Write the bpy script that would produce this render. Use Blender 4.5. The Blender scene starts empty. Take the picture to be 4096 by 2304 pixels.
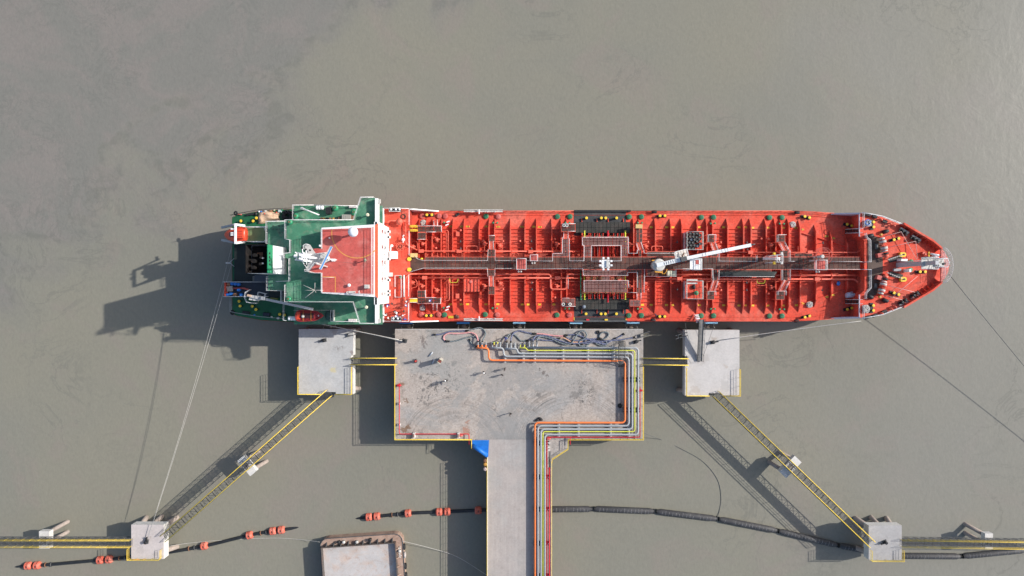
# Oil tanker alongside a jetty, seen from a drone straight above. Units: metres, +X to the bow, +Y to the open river.
import bpy, bmesh, math, random
from mathutils import Vector, Matrix
random.seed(7)
R = math.radians
sc = bpy.context.scene
col = sc.collection
# ---------------------------------------------------------------- camera, sky, sun, exposure
H = 142.0                      # height of the drone above the water
F = 4096 * 24 / 36.0           # 24 mm lens on a 36 mm wide frame, in photo pixels
cam = bpy.data.objects.new('camera', bpy.data.cameras.new('camera'))
col.objects.link(cam)
cam.location = (0, 0, H)
cam.rotation_euler = (0, 0, 0)
cam.data.lens = 24
cam.data.sensor_width = 36
cam.data.clip_end = 3000
sc.camera = cam
SUN_EL, SUN_DIR = 33.0, 15.0   # elevation; compass: degrees from +X towards +Y
world = bpy.data.worlds.new('World')
sc.world = world
world.use_nodes = True
wn = world.node_tree
sky = wn.nodes.new('ShaderNodeTexSky')
sky.sky_type = 'NISHITA'
sky.sun_disc = False
sky.sun_elevation = R(SUN_EL)
sky.sun_rotation = R(90 - SUN_DIR)
sky.air_density = 1.0
sky.dust_density = 2.0
sky.ozone_density = 1.0
wn.links.new(sky.outputs[0], wn.nodes['Background'].inputs[0])
wn.nodes['Background'].inputs[1].default_value = 0.138
sl = bpy.data.lights.new('sun', 'SUN')
sl.energy = 4.2
sl.angle = R(0.55)
sl.color = (1.0, 0.955, 0.89)
sun = bpy.data.objects.new('sun', sl)
col.objects.link(sun)
_d = Vector((math.cos(R(SUN_EL)) * math.cos(R(SUN_DIR)), math.cos(R(SUN_EL)) * math.sin(R(SUN_DIR)), math.sin(R(SUN_EL))))
sun.rotation_euler = _d.to_track_quat('Z', 'Y').to_euler()
sun.location = _d * 200
sc.view_settings.view_transform = 'Standard'
sc.view_settings.look = 'None'
sc.view_settings.gamma = 1.0
sc.view_settings.use_curve_mapping = False
sc.view_settings.exposure = 0.28


# ---------------------------------------------------------------- helpers
def P(px, py, z=0.0):
    """the point of the place that stands z metres above the water under a pixel of the survey photograph"""
    s = (H - z) / F
    return Vector(((px - 2048) * s, -(py - 1152) * s, z))


def X(px, z):
    return (px - 2048) * (H - z) / F


def Y(py, z):
    return -(py - 1152) * (H - z) / F


_mats = {}


def mat(name, c, rough=0.6, var=0.12, scale=0.6, fine=6.0, fvar=0.08, bump=0.0, bscale=8.0, metal=0.0, stain=None, stain_amt=0.0,
        stain_scale=0.25, spec=0.4, stain2=None, stain2_amt=0.0, stain2_scale=1.1):
    """painted or weathered surface: base colour, broad patches, fine speckle, optional stains of a second colour"""
    if name in _mats:
        return _mats[name]
    m = bpy.data.materials.new(name)
    m.use_nodes = True
    nt = m.node_tree
    N, L = nt.nodes, nt.links
    b = N['Principled BSDF']
    b.inputs['Roughness'].default_value = rough
    b.inputs['Metallic'].default_value = metal
    b.inputs['Specular IOR Level'].default_value = spec
    geo = N.new('ShaderNodeNewGeometry')

    def noise(sc_, det=4, dist=0.0, rgh=0.6):
        n = N.new('ShaderNodeTexNoise')
        n.inputs['Scale'].default_value = sc_
        n.inputs['Detail'].default_value = det
        n.inputs['Roughness'].default_value = rgh
        n.inputs['Distortion'].default_value = dist
        L.new(geo.outputs['Position'], n.inputs['Vector'])
        return n

    def ramp(src, lo, hi, a, b_):
        r = N.new('ShaderNodeMapRange')
        r.inputs[1].default_value = lo
        r.inputs[2].default_value = hi
        r.inputs[3].default_value = a
        r.inputs[4].default_value = b_
        L.new(src, r.inputs[0])
        return r.outputs[0]

    def mul(c_in, v, amt=1.0):
        x = N.new('ShaderNodeMix')
        x.data_type = 'RGBA'
        x.blend_type = 'MULTIPLY'
        x.inputs[0].default_value = amt
        L.new(c_in, x.inputs[6])
        cmb = N.new('ShaderNodeCombineColor')
        for i in range(3):
            L.new(v, cmb.inputs[i])
        L.new(cmb.outputs[0], x.inputs[7])
        return x.outputs[2]

    rgb = N.new('ShaderNodeRGB')
    rgb.outputs[0].default_value = (*c, 1)
    cur = rgb.outputs[0]
    for (sc_, amt, tint, lo, hi) in ((stain_scale, stain_amt, stain, 0.48, 0.66), (stain2_scale, stain2_amt, stain2, 0.55, 0.68)):
        if tint and amt:
            n = noise(sc_, 6, 0.6, 0.65)
            f = ramp(n.outputs[0], lo, hi, 0, amt)
            x = N.new('ShaderNodeMix')
            x.data_type = 'RGBA'
            L.new(f, x.inputs[0])
            L.new(cur, x.inputs[6])
            x.inputs[7].default_value = (*tint, 1)
            cur = x.outputs[2]
    if var:
        cur = mul(cur, ramp(noise(scale, 5).outputs[0], 0.3, 0.7, 1 - var, 1 + var))
    if fvar:
        cur = mul(cur, ramp(noise(fine, 3).outputs[0], 0.3, 0.7, 1 - fvar, 1 + fvar))
    L.new(cur, b.inputs['Base Color'])
    if bump:
        bp = N.new('ShaderNodeBump')
        bp.inputs['Strength'].default_value = bump
        bp.inputs['Distance'].default_value = 0.05
        L.new(noise(bscale, 4).outputs[0], bp.inputs['Height'])
        L.new(bp.outputs[0], b.inputs['Normal'])
    _mats[name] = m
    return m


class MB:
    """collects shapes in world coordinates; build() links them as one mesh object"""

    def __init__(self):
        self.v, self.f, self.m, self.s = [], [], [], []
        self.cm = 0

    def face(self, idx, smooth=False):
        self.f.append(idx)
        self.m.append(self.cm)
        self.s.append(smooth)

    def add(self, vs, fs, smooth=False):
        o = len(self.v)
        self.v += [tuple(q) for q in vs]
        for q in fs:
            self.face([o + i for i in q], smooth)
        return self

    def box(self, c, size, rz=0.0, taper=1.0):
        cx, cy, cz = c
        hx, hy, hz = size[0] / 2, size[1] / 2, size[2] / 2
        ca, sa = math.cos(rz), math.sin(rz)
        vs = []
        for dz in (-1, 1):
            t = taper if dz > 0 else 1.0
            for dx, dy in ((-1, -1), (1, -1), (1, 1), (-1, 1)):
                x, y = dx * hx * t, dy * hy * t
                vs.append((cx + x * ca - y * sa, cy + x * sa + y * ca, cz + dz * hz))
        return self.add(vs, [(3, 2, 1, 0), (4, 5, 6, 7), (0, 1, 5, 4), (1, 2, 6, 5), (2, 3, 7, 6), (3, 0, 4, 7)])

    def bb(self, x0, x1, y0, y1, z0, z1):
        return self.box(((x0 + x1) / 2, (y0 + y1) / 2, (z0 + z1) / 2), (abs(x1 - x0), abs(y1 - y0), abs(z1 - z0)))

    def pbox(self, px0, px1, py0, py1, z0, z1):
        """box whose top face, z1 metres up, covers a pixel rectangle"""
        return self.bb(X(px0, z1), X(px1, z1), Y(py0, z1), Y(py1, z1), z0, z1)

    def beam(self, a, b, w, h, up=(0, 0, 1)):
        a, b = Vector(a), Vector(b)
        d = (b - a)
        if d.length < 1e-6:
            return self
        d.normalize()
        u = Vector(up)
        if abs(d.dot(u)) > 0.98:
            u = Vector((0, 1, 0))
        s = d.cross(u).normalized() * (w / 2)
        t = s.cross(d).normalized() * (h / 2)
        vs = [a - s - t, a + s - t, a + s + t, a - s + t, b - s - t, b + s - t, b + s + t, b - s + t]
        return self.add(vs, [(0, 1, 2, 3), (7, 6, 5, 4), (0, 4, 5, 1), (1, 5, 6, 2), (2, 6, 7, 3), (3, 7, 4, 0)])

    def tube(self, pts, r, n=8, closed=False, r_list=None):
        pts = [Vector(q) for q in pts]
        k = len(pts)
        if k < 2:
            return self
        o = len(self.v)
        prev = None
        for i, q in enumerate(pts):
            if closed:
                d = pts[(i + 1) % k] - pts[i - 1]
            elif i == 0:
                d = pts[1] - pts[0]
            elif i == k - 1:
                d = pts[-1] - pts[-2]
            else:
                d = (pts[i + 1] - q).normalized() + (q - pts[i - 1]).normalized()
            if d.length < 1e-9:
                d = Vector((1, 0, 0))
            d.normalize()
            if prev is None:
                u = Vector((0, 0, 1)) if abs(d.z) < 0.9 else Vector((0, 1, 0))
            else:
                u = prev
            s = d.cross(u)
            if s.length < 1e-6:
                s = d.orthogonal()
            s.normalize()
            u = s.cross(d).normalized()
            prev = u
            rr = r_list[i] if r_list else r
            if not closed and 0 < i < k - 1:
                c = (q - pts[i - 1]).normalized().dot((pts[i + 1] - q).normalized())
                rr *= min(1.4, 1 / max(0.5, math.sqrt(max(0.0, (1 + c) / 2))))
            for j in range(n):
                a = 2 * math.pi * j / n
                self.v.append(tuple(q + s * (rr * math.cos(a)) + u * (rr * math.sin(a))))
        for i in range(k if closed else k - 1):
            i2 = (i + 1) % k
            for j in range(n):
                j2 = (j + 1) % n
                self.face([o + i * n + j, o + i2 * n + j, o + i2 * n + j2, o + i * n + j2], True)
        if not closed:
            self.face([o + j for j in range(n)])
            self.face([o + (k - 1) * n + j for j in range(n - 1, -1, -1)])
        return self

    def cyl(self, a, b, r0, r1=None, n=12):
        return self.tube([a, b], r0, n, r_list=[r0, r0 if r1 is None else r1])

    def vcyl(self, x, y, z0, z1, r0, r1=None, n=12):
        return self.cyl((x, y, z0), (x, y, z1), r0, r1, n)

    def lathe(self, x, y, prof, n=14):
        o = len(self.v)
        for (r, z) in prof:
            for j in range(n):
                a = 2 * math.pi * j / n
                self.v.append((x + r * math.cos(a), y + r * math.sin(a), z))
        for i in range(len(prof) - 1):
            for j in range(n):
                j2 = (j + 1) % n
                self.face([o + i * n + j, o + i * n + j2, o + (i + 1) * n + j2, o + (i + 1) * n + j], True)
        self.face([o + j for j in range(n - 1, -1, -1)])
        self.face([o + (len(prof) - 1) * n + j for j in range(n)])
        return self

    def sphere(self, c, r, n=14, sx=1, sy=1, sz=1):
        o = len(self.v)
        k = n // 2
        for i in range(1, k):
            t = math.pi * i / k
            for j in range(n):
                a = 2 * math.pi * j / n
                self.v.append((c[0] + sx * r * math.sin(t) * math.cos(a), c[1] + sy * r * math.sin(t) * math.sin(a), c[2] + sz * r * math.cos(t)))
        top, bot = len(self.v), len(self.v) + 1
        self.v.append((c[0], c[1], c[2] + sz * r))
        self.v.append((c[0], c[1], c[2] - sz * r))
        for i in range(k - 2):
            for j in range(n):
                j2 = (j + 1) % n
                self.face([o + i * n + j, o + (i + 1) * n + j, o + (i + 1) * n + j2, o + i * n + j2], True)
        for j in range(n):
            j2 = (j + 1) % n
            self.face([top, o + j, o + j2], True)
            self.face([bot, o + (k - 2) * n + j2, o + (k - 2) * n + j], True)
        return self

    def prism(self, poly, z0, z1):
        n = len(poly)
        area = sum(poly[i][0] * poly[(i + 1) % n][1] - poly[(i + 1) % n][0] * poly[i][1] for i in range(n))
        if area < 0:
            poly = poly[::-1]
        vs = [(q[0], q[1], z0) for q in poly] + [(q[0], q[1], z1) for q in poly]
        fs = [tuple(range(n - 1, -1, -1)), tuple(range(n, 2 * n))] + [(i, (i + 1) % n, n + (i + 1) % n, n + i) for i in range(n)]
        return self.add(vs, fs)

    def pprism(self, ppoly, z0, z1):
        return self.prism([(X(a, z1), Y(b, z1)) for a, b in ppoly], z0, z1)

    def rail(self, pts, h=1.05, n=3, r=0.032, gap=1.5, pr=None, n_side=5):
        """a handrail: posts and n rails along ground points"""
        pts = [Vector(q) for q in pts]
        for k in range(n):
            hh = h * (k + 1) / n
            self.tube([q + Vector((0, 0, hh)) for q in pts], r * (1.25 if k == n - 1 else 0.6), n_side)
        for i in range(len(pts) - 1):
            a, b = pts[i], pts[i + 1]
            m = max(1, round((b - a).length / gap))
            for j in range(m + (1 if i == len(pts) - 2 else 0)):
                q = a.lerp(b, j / m)
                self.cyl(q, q + Vector((0, 0, h)), pr or r, n=n_side)
        return self

    def build(self, name, mats, parent=None, kind=None, label=None, cat=None, group=None, base=None):
        me = bpy.data.meshes.new(name)
        org = Vector((0, 0, 0))
        if parent is not None:
            org = WL[parent.name]
        elif base is not None:
            org = Vector(base)
        else:
            xs = [q[0] for q in self.v]
            ys = [q[1] for q in self.v]
            org = Vector(((min(xs) + max(xs)) / 2, (min(ys) + max(ys)) / 2, min(q[2] for q in self.v)))
        me.from_pydata([(q[0] - org.x, q[1] - org.y, q[2] - org.z) for q in self.v], [], self.f)
        if not isinstance(mats, (list, tuple)):
            mats = [mats]
        for q in mats:
            me.materials.append(q)
        me.polygons.foreach_set('material_index', [min(i, len(mats) - 1) for i in self.m])
        me.polygons.foreach_set('use_smooth', self.s)
        me.update()
        o = bpy.data.objects.new(name, me)
        col.objects.link(o)
        if parent is not None:
            o.parent = parent
        else:
            o.location = org
        WL[o.name] = org
        tag(o, label, cat, group, kind)
        return o


WL = {}


def tag(o, label=None, cat=None, group=None, kind=None):
    if label:
        o['label'] = label
    if cat:
        o['category'] = cat
    if group:
        o['group'] = group
    if kind:
        o['kind'] = kind
    return o


def empty(name, loc, label=None, cat=None, group=None):
    o = bpy.data.objects.new(name, None)
    col.objects.link(o)
    o.location = loc
    o.empty_display_size = 0.5
    WL[o.name] = Vector(loc)
    return tag(o, label, cat, group)


def copy_tree(src, delta=(0, 0, 0), rz=None, parent=None):
    """a copy of a thing with copies of its parts and sub-parts; parts share mesh data"""
    c = src.copy()
    col.objects.link(c)
    c.parent = parent
    if parent is None:
        c.location = src.location + Vector(delta)
        if rz is not None:
            c.rotation_euler.z = rz
        WL[c.name] = Vector(c.location)
    else:
        WL[c.name] = WL[parent.name]
    for ch in KIDS(src):
        copy_tree(ch, parent=c)
    return c


def KIDS(o):
    return sorted(o.children, key=lambda q: q.name)


def part_copy(src, delta, parent, rz=0.0):
    """one more of a part on the same thing, moved by delta"""
    c = src.copy()
    col.objects.link(c)
    c.parent = parent
    c.location = src.location + Vector(delta)
    c.rotation_euler.z = rz
    WL[c.name] = WL[parent.name]
    return c


def spline(pts, n=6):
    """Catmull-Rom through points"""
    pts = [Vector(q) for q in pts]
    out = []
    for i in range(len(pts) - 1):
        p0 = pts[max(0, i - 1)]
        p1, p2 = pts[i], pts[i + 1]
        p3 = pts[min(len(pts) - 1, i + 2)]
        for k in range(n):
            t = k / n
            out.append(0.5 * ((2 * p1) + (p2 - p0) * t + (2 * p0 - 5 * p1 + 4 * p2 - p3) * t * t + (3 * p1 - p0 - 3 * p2 + p3) * t ** 3))
    out.append(pts[-1])
    return out


def bend(pts, rad=0.5, n=4):
    """polyline with rounded corners"""
    pts = [Vector(q) for q in pts]
    out = [pts[0]]
    for i in range(1, len(pts) - 1):
        a, b, c = pts[i - 1], pts[i], pts[i + 1]
        d1, d2 = (a - b), (c - b)
        r = min(rad, d1.length * 0.49, d2.length * 0.49)
        p, q = b + d1.normalized() * r, b + d2.normalized() * r
        for k in range(n + 1):
            t = k / n
            out.append((1 - t) ** 2 * p + 2 * t * (1 - t) * b + t * t * q)
    out.append(pts[-1])
    return out


# ---------------------------------------------------------------- materials
RED = mat('red deck paint', (0.65, 0.080, 0.046), 0.75, 0.16, 0.5, 2.6, 0.18, bump=0.12, spec=0.25, stain=(0.62, 0.165, 0.115), stain_amt=0.75, stain_scale=0.22,
          stain2=(0.29, 0.065, 0.048), stain2_amt=0.6, stain2_scale=1.0)
REDP = mat('red pipe paint', (0.72, 0.14, 0.09), 0.45, 0.12, 1.2, 8.0, 0.10, stain=(0.45, 0.08, 0.05), stain_amt=0.3, stain_scale=1.3)
REDR = mat('faded red roof paint', (0.50, 0.095, 0.078), 0.65, 0.12, 0.5, 3.0, 0.10, stain=(0.57, 0.21, 0.18), stain_amt=0.6, stain_scale=0.4,
           stain2=(0.30, 0.05, 0.04), stain2_amt=0.6, stain2_scale=0.9)
ORANGED = mat('orange red trim paint', (0.75, 0.13, 0.06), 0.5, 0.06)
HULLRED = mat('hull paint', (0.38, 0.05, 0.035), 0.5, 0.15, 0.3, stain=(0.2, 0.05, 0.03), stain_amt=0.4)
GREEN = mat('green deck paint', (0.058, 0.195, 0.115), 0.55, 0.2, 0.45, 3.0, 0.12, stain=(0.17, 0.31, 0.21), stain_amt=0.85, stain_scale=0.35,
            stain2=(0.20, 0.21, 0.15), stain2_amt=0.6, stain2_scale=0.7)
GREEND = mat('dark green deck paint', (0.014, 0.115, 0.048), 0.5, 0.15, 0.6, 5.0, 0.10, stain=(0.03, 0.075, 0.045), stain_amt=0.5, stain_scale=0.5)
OLIVE = mat('worn olive deck paint', (0.15, 0.22, 0.10), 0.6, 0.15, 0.8, stain=(0.06, 0.16, 0.08), stain_amt=0.6, stain_scale=0.7)
GREENV = mat('green fitting paint', (0.028, 0.25, 0.12), 0.45, 0.08)
WHITE = mat('white ship paint', (0.82, 0.83, 0.83), 0.45, 0.04, 0.5, stain=(0.68, 0.66, 0.62), stain_amt=0.25, stain_scale=0.8)
WHITER = mat('white rail paint', (0.72, 0.71, 0.71), 0.5, 0.06)
PINKW = mat('chalky white paint', (0.70, 0.64, 0.63), 0.6, 0.08)
GREYW = mat('weathered light grey paint', (0.55, 0.54, 0.51), 0.6, 0.12, 1.0, stain=(0.40, 0.36, 0.30), stain_amt=0.4, stain_scale=1.2)
GREY = mat('grey steel paint', (0.33, 0.34, 0.35), 0.5, 0.10, 1.0)
DGREY = mat('dark grey steel', (0.085, 0.088, 0.09), 0.6, 0.15, 1.0)
BLACK = mat('black steel', (0.022, 0.023, 0.025), 0.55, 0.2, 1.5)
BLACKD = mat('black deck paint', (0.040, 0.043, 0.047), 0.65, 0.18, 0.5, 4.0, 0.15, stain=(0.085, 0.08, 0.075), stain_amt=0.5, stain_scale=0.5)
RUBBER = mat('black rubber', (0.018, 0.018, 0.02), 0.7, 0.25, 2.0)
YELLOW = mat('yellow safety paint', (0.78, 0.53, 0.045), 0.5, 0.07, 1.0)
YELLOWR = mat('yellow rail paint', (0.82, 0.58, 0.07), 0.5, 0.08, 1.0, stain=(0.68, 0.60, 0.10), stain_amt=0.4, stain_scale=0.15)
LIME = mat('lime yellow pipe paint', (0.68, 0.70, 0.07), 0.45, 0.06)
ORANGE = mat('orange pipe paint', (0.86, 0.21, 0.055), 0.45, 0.06, 0.8, stain=(0.75, 0.24, 0.10), stain_amt=0.3, stain_scale=0.6)
PIPEG = mat('light grey pipe paint', (0.345, 0.365, 0.38), 0.55, 0.07, 0.8, stain=(0.38, 0.38, 0.37), stain_amt=0.3, stain_scale=0.8)
CRIMSON = mat('crimson fire main paint', (0.55, 0.018, 0.035), 0.45, 0.08)
GRATE = mat('rusty steel grating', (0.085, 0.046, 0.037), 0.8, 0.25, 0.5, 14.0, 0.30, bump=0.3, bscale=30, stain=(0.18, 0.065, 0.045), stain_amt=0.45, stain_scale=0.5,
            stain2=(0.055, 0.038, 0.034), stain2_amt=0.5, stain2_scale=0.35)
GRATEP = mat('pink worn grating', (0.19, 0.095, 0.085), 0.8, 0.22, 0.6, 14.0, 0.30, bump=0.3, bscale=30, stain=(0.10, 0.05, 0.045), stain_amt=0.5, stain_scale=0.7)
GRATED = mat('dark steel grating', (0.036, 0.036, 0.032), 0.8, 0.3, 0.6, 14.0, 0.3, bump=0.3, bscale=30, stain=(0.075, 0.055, 0.045), stain_amt=0.5, stain_scale=0.5)
BLUE = mat('blue plastic', (0.025, 0.16, 0.50), 0.45, 0.10)
BLUE_LIT = mat('sunlit fender blue', (0.32, 0.58, 0.74), 0.45, 0.10, 0.8)  # pale copy of the facing blue, sunlight put into its colour
BLUE_SHADE = mat('shaded fender blue', (0.05, 0.22, 0.48), 0.45, 0.15, 0.8)  # darker copy of the facing blue, hull shade put into its colour
CANVAS = mat('sand canvas', (0.58, 0.40, 0.27), 0.85, 0.12, 1.5, bump=0.3, bscale=3)
TARP = mat('blue tarpaulin', (0.012, 0.15, 0.52), 0.5, 0.16, 0.9, bump=0.6, bscale=1.6)
ROPE = mat('pale mooring rope', (0.52, 0.50, 0.46), 0.85, 0.12, 3.0)
ROPED = mat('dark mooring rope', (0.10, 0.105, 0.105), 0.85, 0.12, 3.0)
BOAT = mat('lifeboat orange red', (0.66, 0.075, 0.035), 0.35, 0.06)
BOATD = mat('rescue boat dark red', (0.30, 0.025, 0.03), 0.6, 0.08)
RUST = mat('rusty steel', (0.26, 0.13, 0.075), 0.8, 0.25, 1.5, stain=(0.12, 0.06, 0.04), stain_amt=0.6, stain_scale=1.4)
SOOT = mat('sooty steel', (0.013, 0.012, 0.012), 0.9, 0.25, 0.8, stain=(0.035, 0.024, 0.02), stain_amt=0.5, stain_scale=0.9, spec=0.2)
CREAM = mat('cream locker paint', (0.62, 0.60, 0.44), 0.55, 0.07)
GLASS = mat('dark window glass', (0.02, 0.025, 0.03), 0.12, 0, 1, 1, 0, spec=0.6)
BLUEP = mat('blue radar band', (0.10, 0.30, 0.66), 0.45, 0.05)


# ================================================================ the river
def water_material():
    m = bpy.data.materials.new('silty river water')
    m.use_nodes = True
    N, L = m.node_tree.nodes, m.node_tree.links
    b = N['Principled BSDF']
    b.inputs['Roughness'].default_value = 0.30
    b.inputs['IOR'].default_value = 1.33
    b.inputs['Specular IOR Level'].default_value = 0.35
    geo = N.new('ShaderNodeNewGeometry')

    def noise(scale, det=4, dist=0.0, rgh=0.55, stretch=None, rot=0.0):
        mp = N.new('ShaderNodeMapping')
        mp.inputs['Rotation'].default_value = (0, 0, rot)
        mp.inputs['Scale'].default_value = stretch or (1, 1, 1)
        L.new(geo.outputs['Position'], mp.inputs['Vector'])
        n = N.new('ShaderNodeTexNoise')
        n.inputs['Scale'].default_value = scale
        n.inputs['Detail'].default_value = det
        n.inputs['Roughness'].default_value = rgh
        n.inputs['Distortion'].default_value = dist
        L.new(mp.outputs[0], n.inputs['Vector'])
        return n.outputs[0]

    def mr(src, lo, hi, a=0.0, b_=1.0, smooth=True):
        r = N.new('ShaderNodeMapRange')
        if smooth:
            r.interpolation_type = 'SMOOTHSTEP'
        for i, q in enumerate((lo, hi, a, b_)):
            r.inputs[i + 1].default_value = q
        L.new(src, r.inputs[0])
        return r.outputs[0]

    def math_(op, a, b_=None):
        n = N.new('ShaderNodeMath')
        n.operation = op
        for i, q in enumerate((a, b_)):
            if q is None:
                continue
            if isinstance(q, (int, float)):
                n.inputs[i].default_value = q
            else:
                L.new(q, n.inputs[i])
        return n.outputs[0]

    def mix(f, a, b_, blend='MIX'):
        x = N.new('ShaderNodeMix')
        x.data_type = 'RGBA'
        x.blend_type = blend
        for i, q in ((0, f), (6, a), (7, b_)):
            if isinstance(q, (int, float)):
                x.inputs[i].default_value = q
            elif isinstance(q, tuple):
                x.inputs[i].default_value = (*q, 1)
            else:
                L.new(q, x.inputs[i])
        return x.outputs[2]

    sep = N.new('ShaderNodeSeparateXYZ')
    L.new(geo.outputs['Position'], sep.inputs[0])
    # the silt front: clearer olive water on the jetty side, churned grey silt up river
    d = math_('ADD', math_('MULTIPLY', sep.outputs[0], -0.582), math_('MULTIPLY', sep.outputs[1], 0.813))
    d = math_('ADD', d, mr(noise(0.035, 6, 0.8), 0.3, 0.7, -13, 13, False))
    front = mr(d, 55, 68)
    edge = math_('MULTIPLY', mr(d, 60, 63.5), math_('SUBTRACT', 1.0, mr(d, 63.5, 66)))
    olive = mix(mr(noise(0.02, 3, 0.5), 0.35, 0.65), (0.228, 0.217, 0.172), (0.210, 0.205, 0.170))
    olive = mix(mr(noise(0.07, 6, 1.2), 0.5, 0.68, 0, 0.55), olive, (0.236, 0.208, 0.178))
    # greyer water down river (towards the bow)
    olive = mix(mr(math_('ADD', sep.outputs[0], mr(noise(0.03, 3), 0.3, 0.7, -25, 25, False)), 30, 110, 0, 0.55), olive, (0.238, 0.232, 0.208))
    silt = mix(mr(noise(0.06, 7, 1.6, 0.62), 0.42, 0.62), (0.193, 0.188, 0.167), (0.214, 0.196, 0.176))
    silt = mix(mr(noise(0.2, 9, 2.6, 0.7), 0.5, 0.7, 0, 0.3), silt, (0.160, 0.160, 0.142))
    c = mix(front, olive, silt)
    c = mix(math_('MULTIPLY', edge, mr(noise(0.3, 5, 1.0), 0.42, 0.62, 0, 0.42)), c, (0.135, 0.139, 0.118))
    # faint threads of foam and scum
    vein = mr(math_('ABSOLUTE', math_('SUBTRACT', noise(0.055, 8, 1.8, 0.62), 0.5)), 0.0, 0.022, 1, 0)
    vein = math_('MULTIPLY', vein, mr(noise(0.025, 2), 0.48, 0.62, 0, 0.38))
    c = mix(vein, c, (0.145, 0.145, 0.125))
    v2 = mr(math_('ABSOLUTE', math_('SUBTRACT', noise(0.13, 8, 2.4, 0.66), 0.5)), 0.0, 0.035, 1, 0)
    c = mix(math_('MULTIPLY', math_('MULTIPLY', v2, front), mr(noise(0.05, 3), 0.4, 0.6, 0.05, 0.5)), c, (0.150, 0.152, 0.135))
    g = mr(noise(2.2, 5, 0.3, 0.7, (1, 0.55, 1), 0.5), 0.3, 0.7, 0.93, 1.07, False)
    cc = N.new('ShaderNodeCombineColor')
    for i in range(3):
        L.new(g, cc.inputs[i])
    c = mix(1.0, c, cc.outputs[0], 'MULTIPLY')
    L.new(c, b.inputs['Base Color'])
    bp = N.new('ShaderNodeBump')
    bp.inputs['Strength'].default_value = 0.24
    bp.inputs['Distance'].default_value = 0.10
    h = math_('ADD', noise(0.9, 5, 0.4, 0.6, (1, 0.5, 1), 0.5), math_('MULTIPLY', noise(0.18, 4, 1.0), 2.2))
    L.new(h, bp.inputs['Height'])
    L.new(bp.outputs[0], b.inputs['Normal'])
    return m


wb = MB()
wb.add([(-1200, -1200, 0), (1200, -1200, 0), (1200, 1200, 0), (-1200, 1200, 0)], [(0, 1, 2, 3)])
wb.build('water', water_material(), kind='structure', base=(0, 0, 0))


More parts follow.
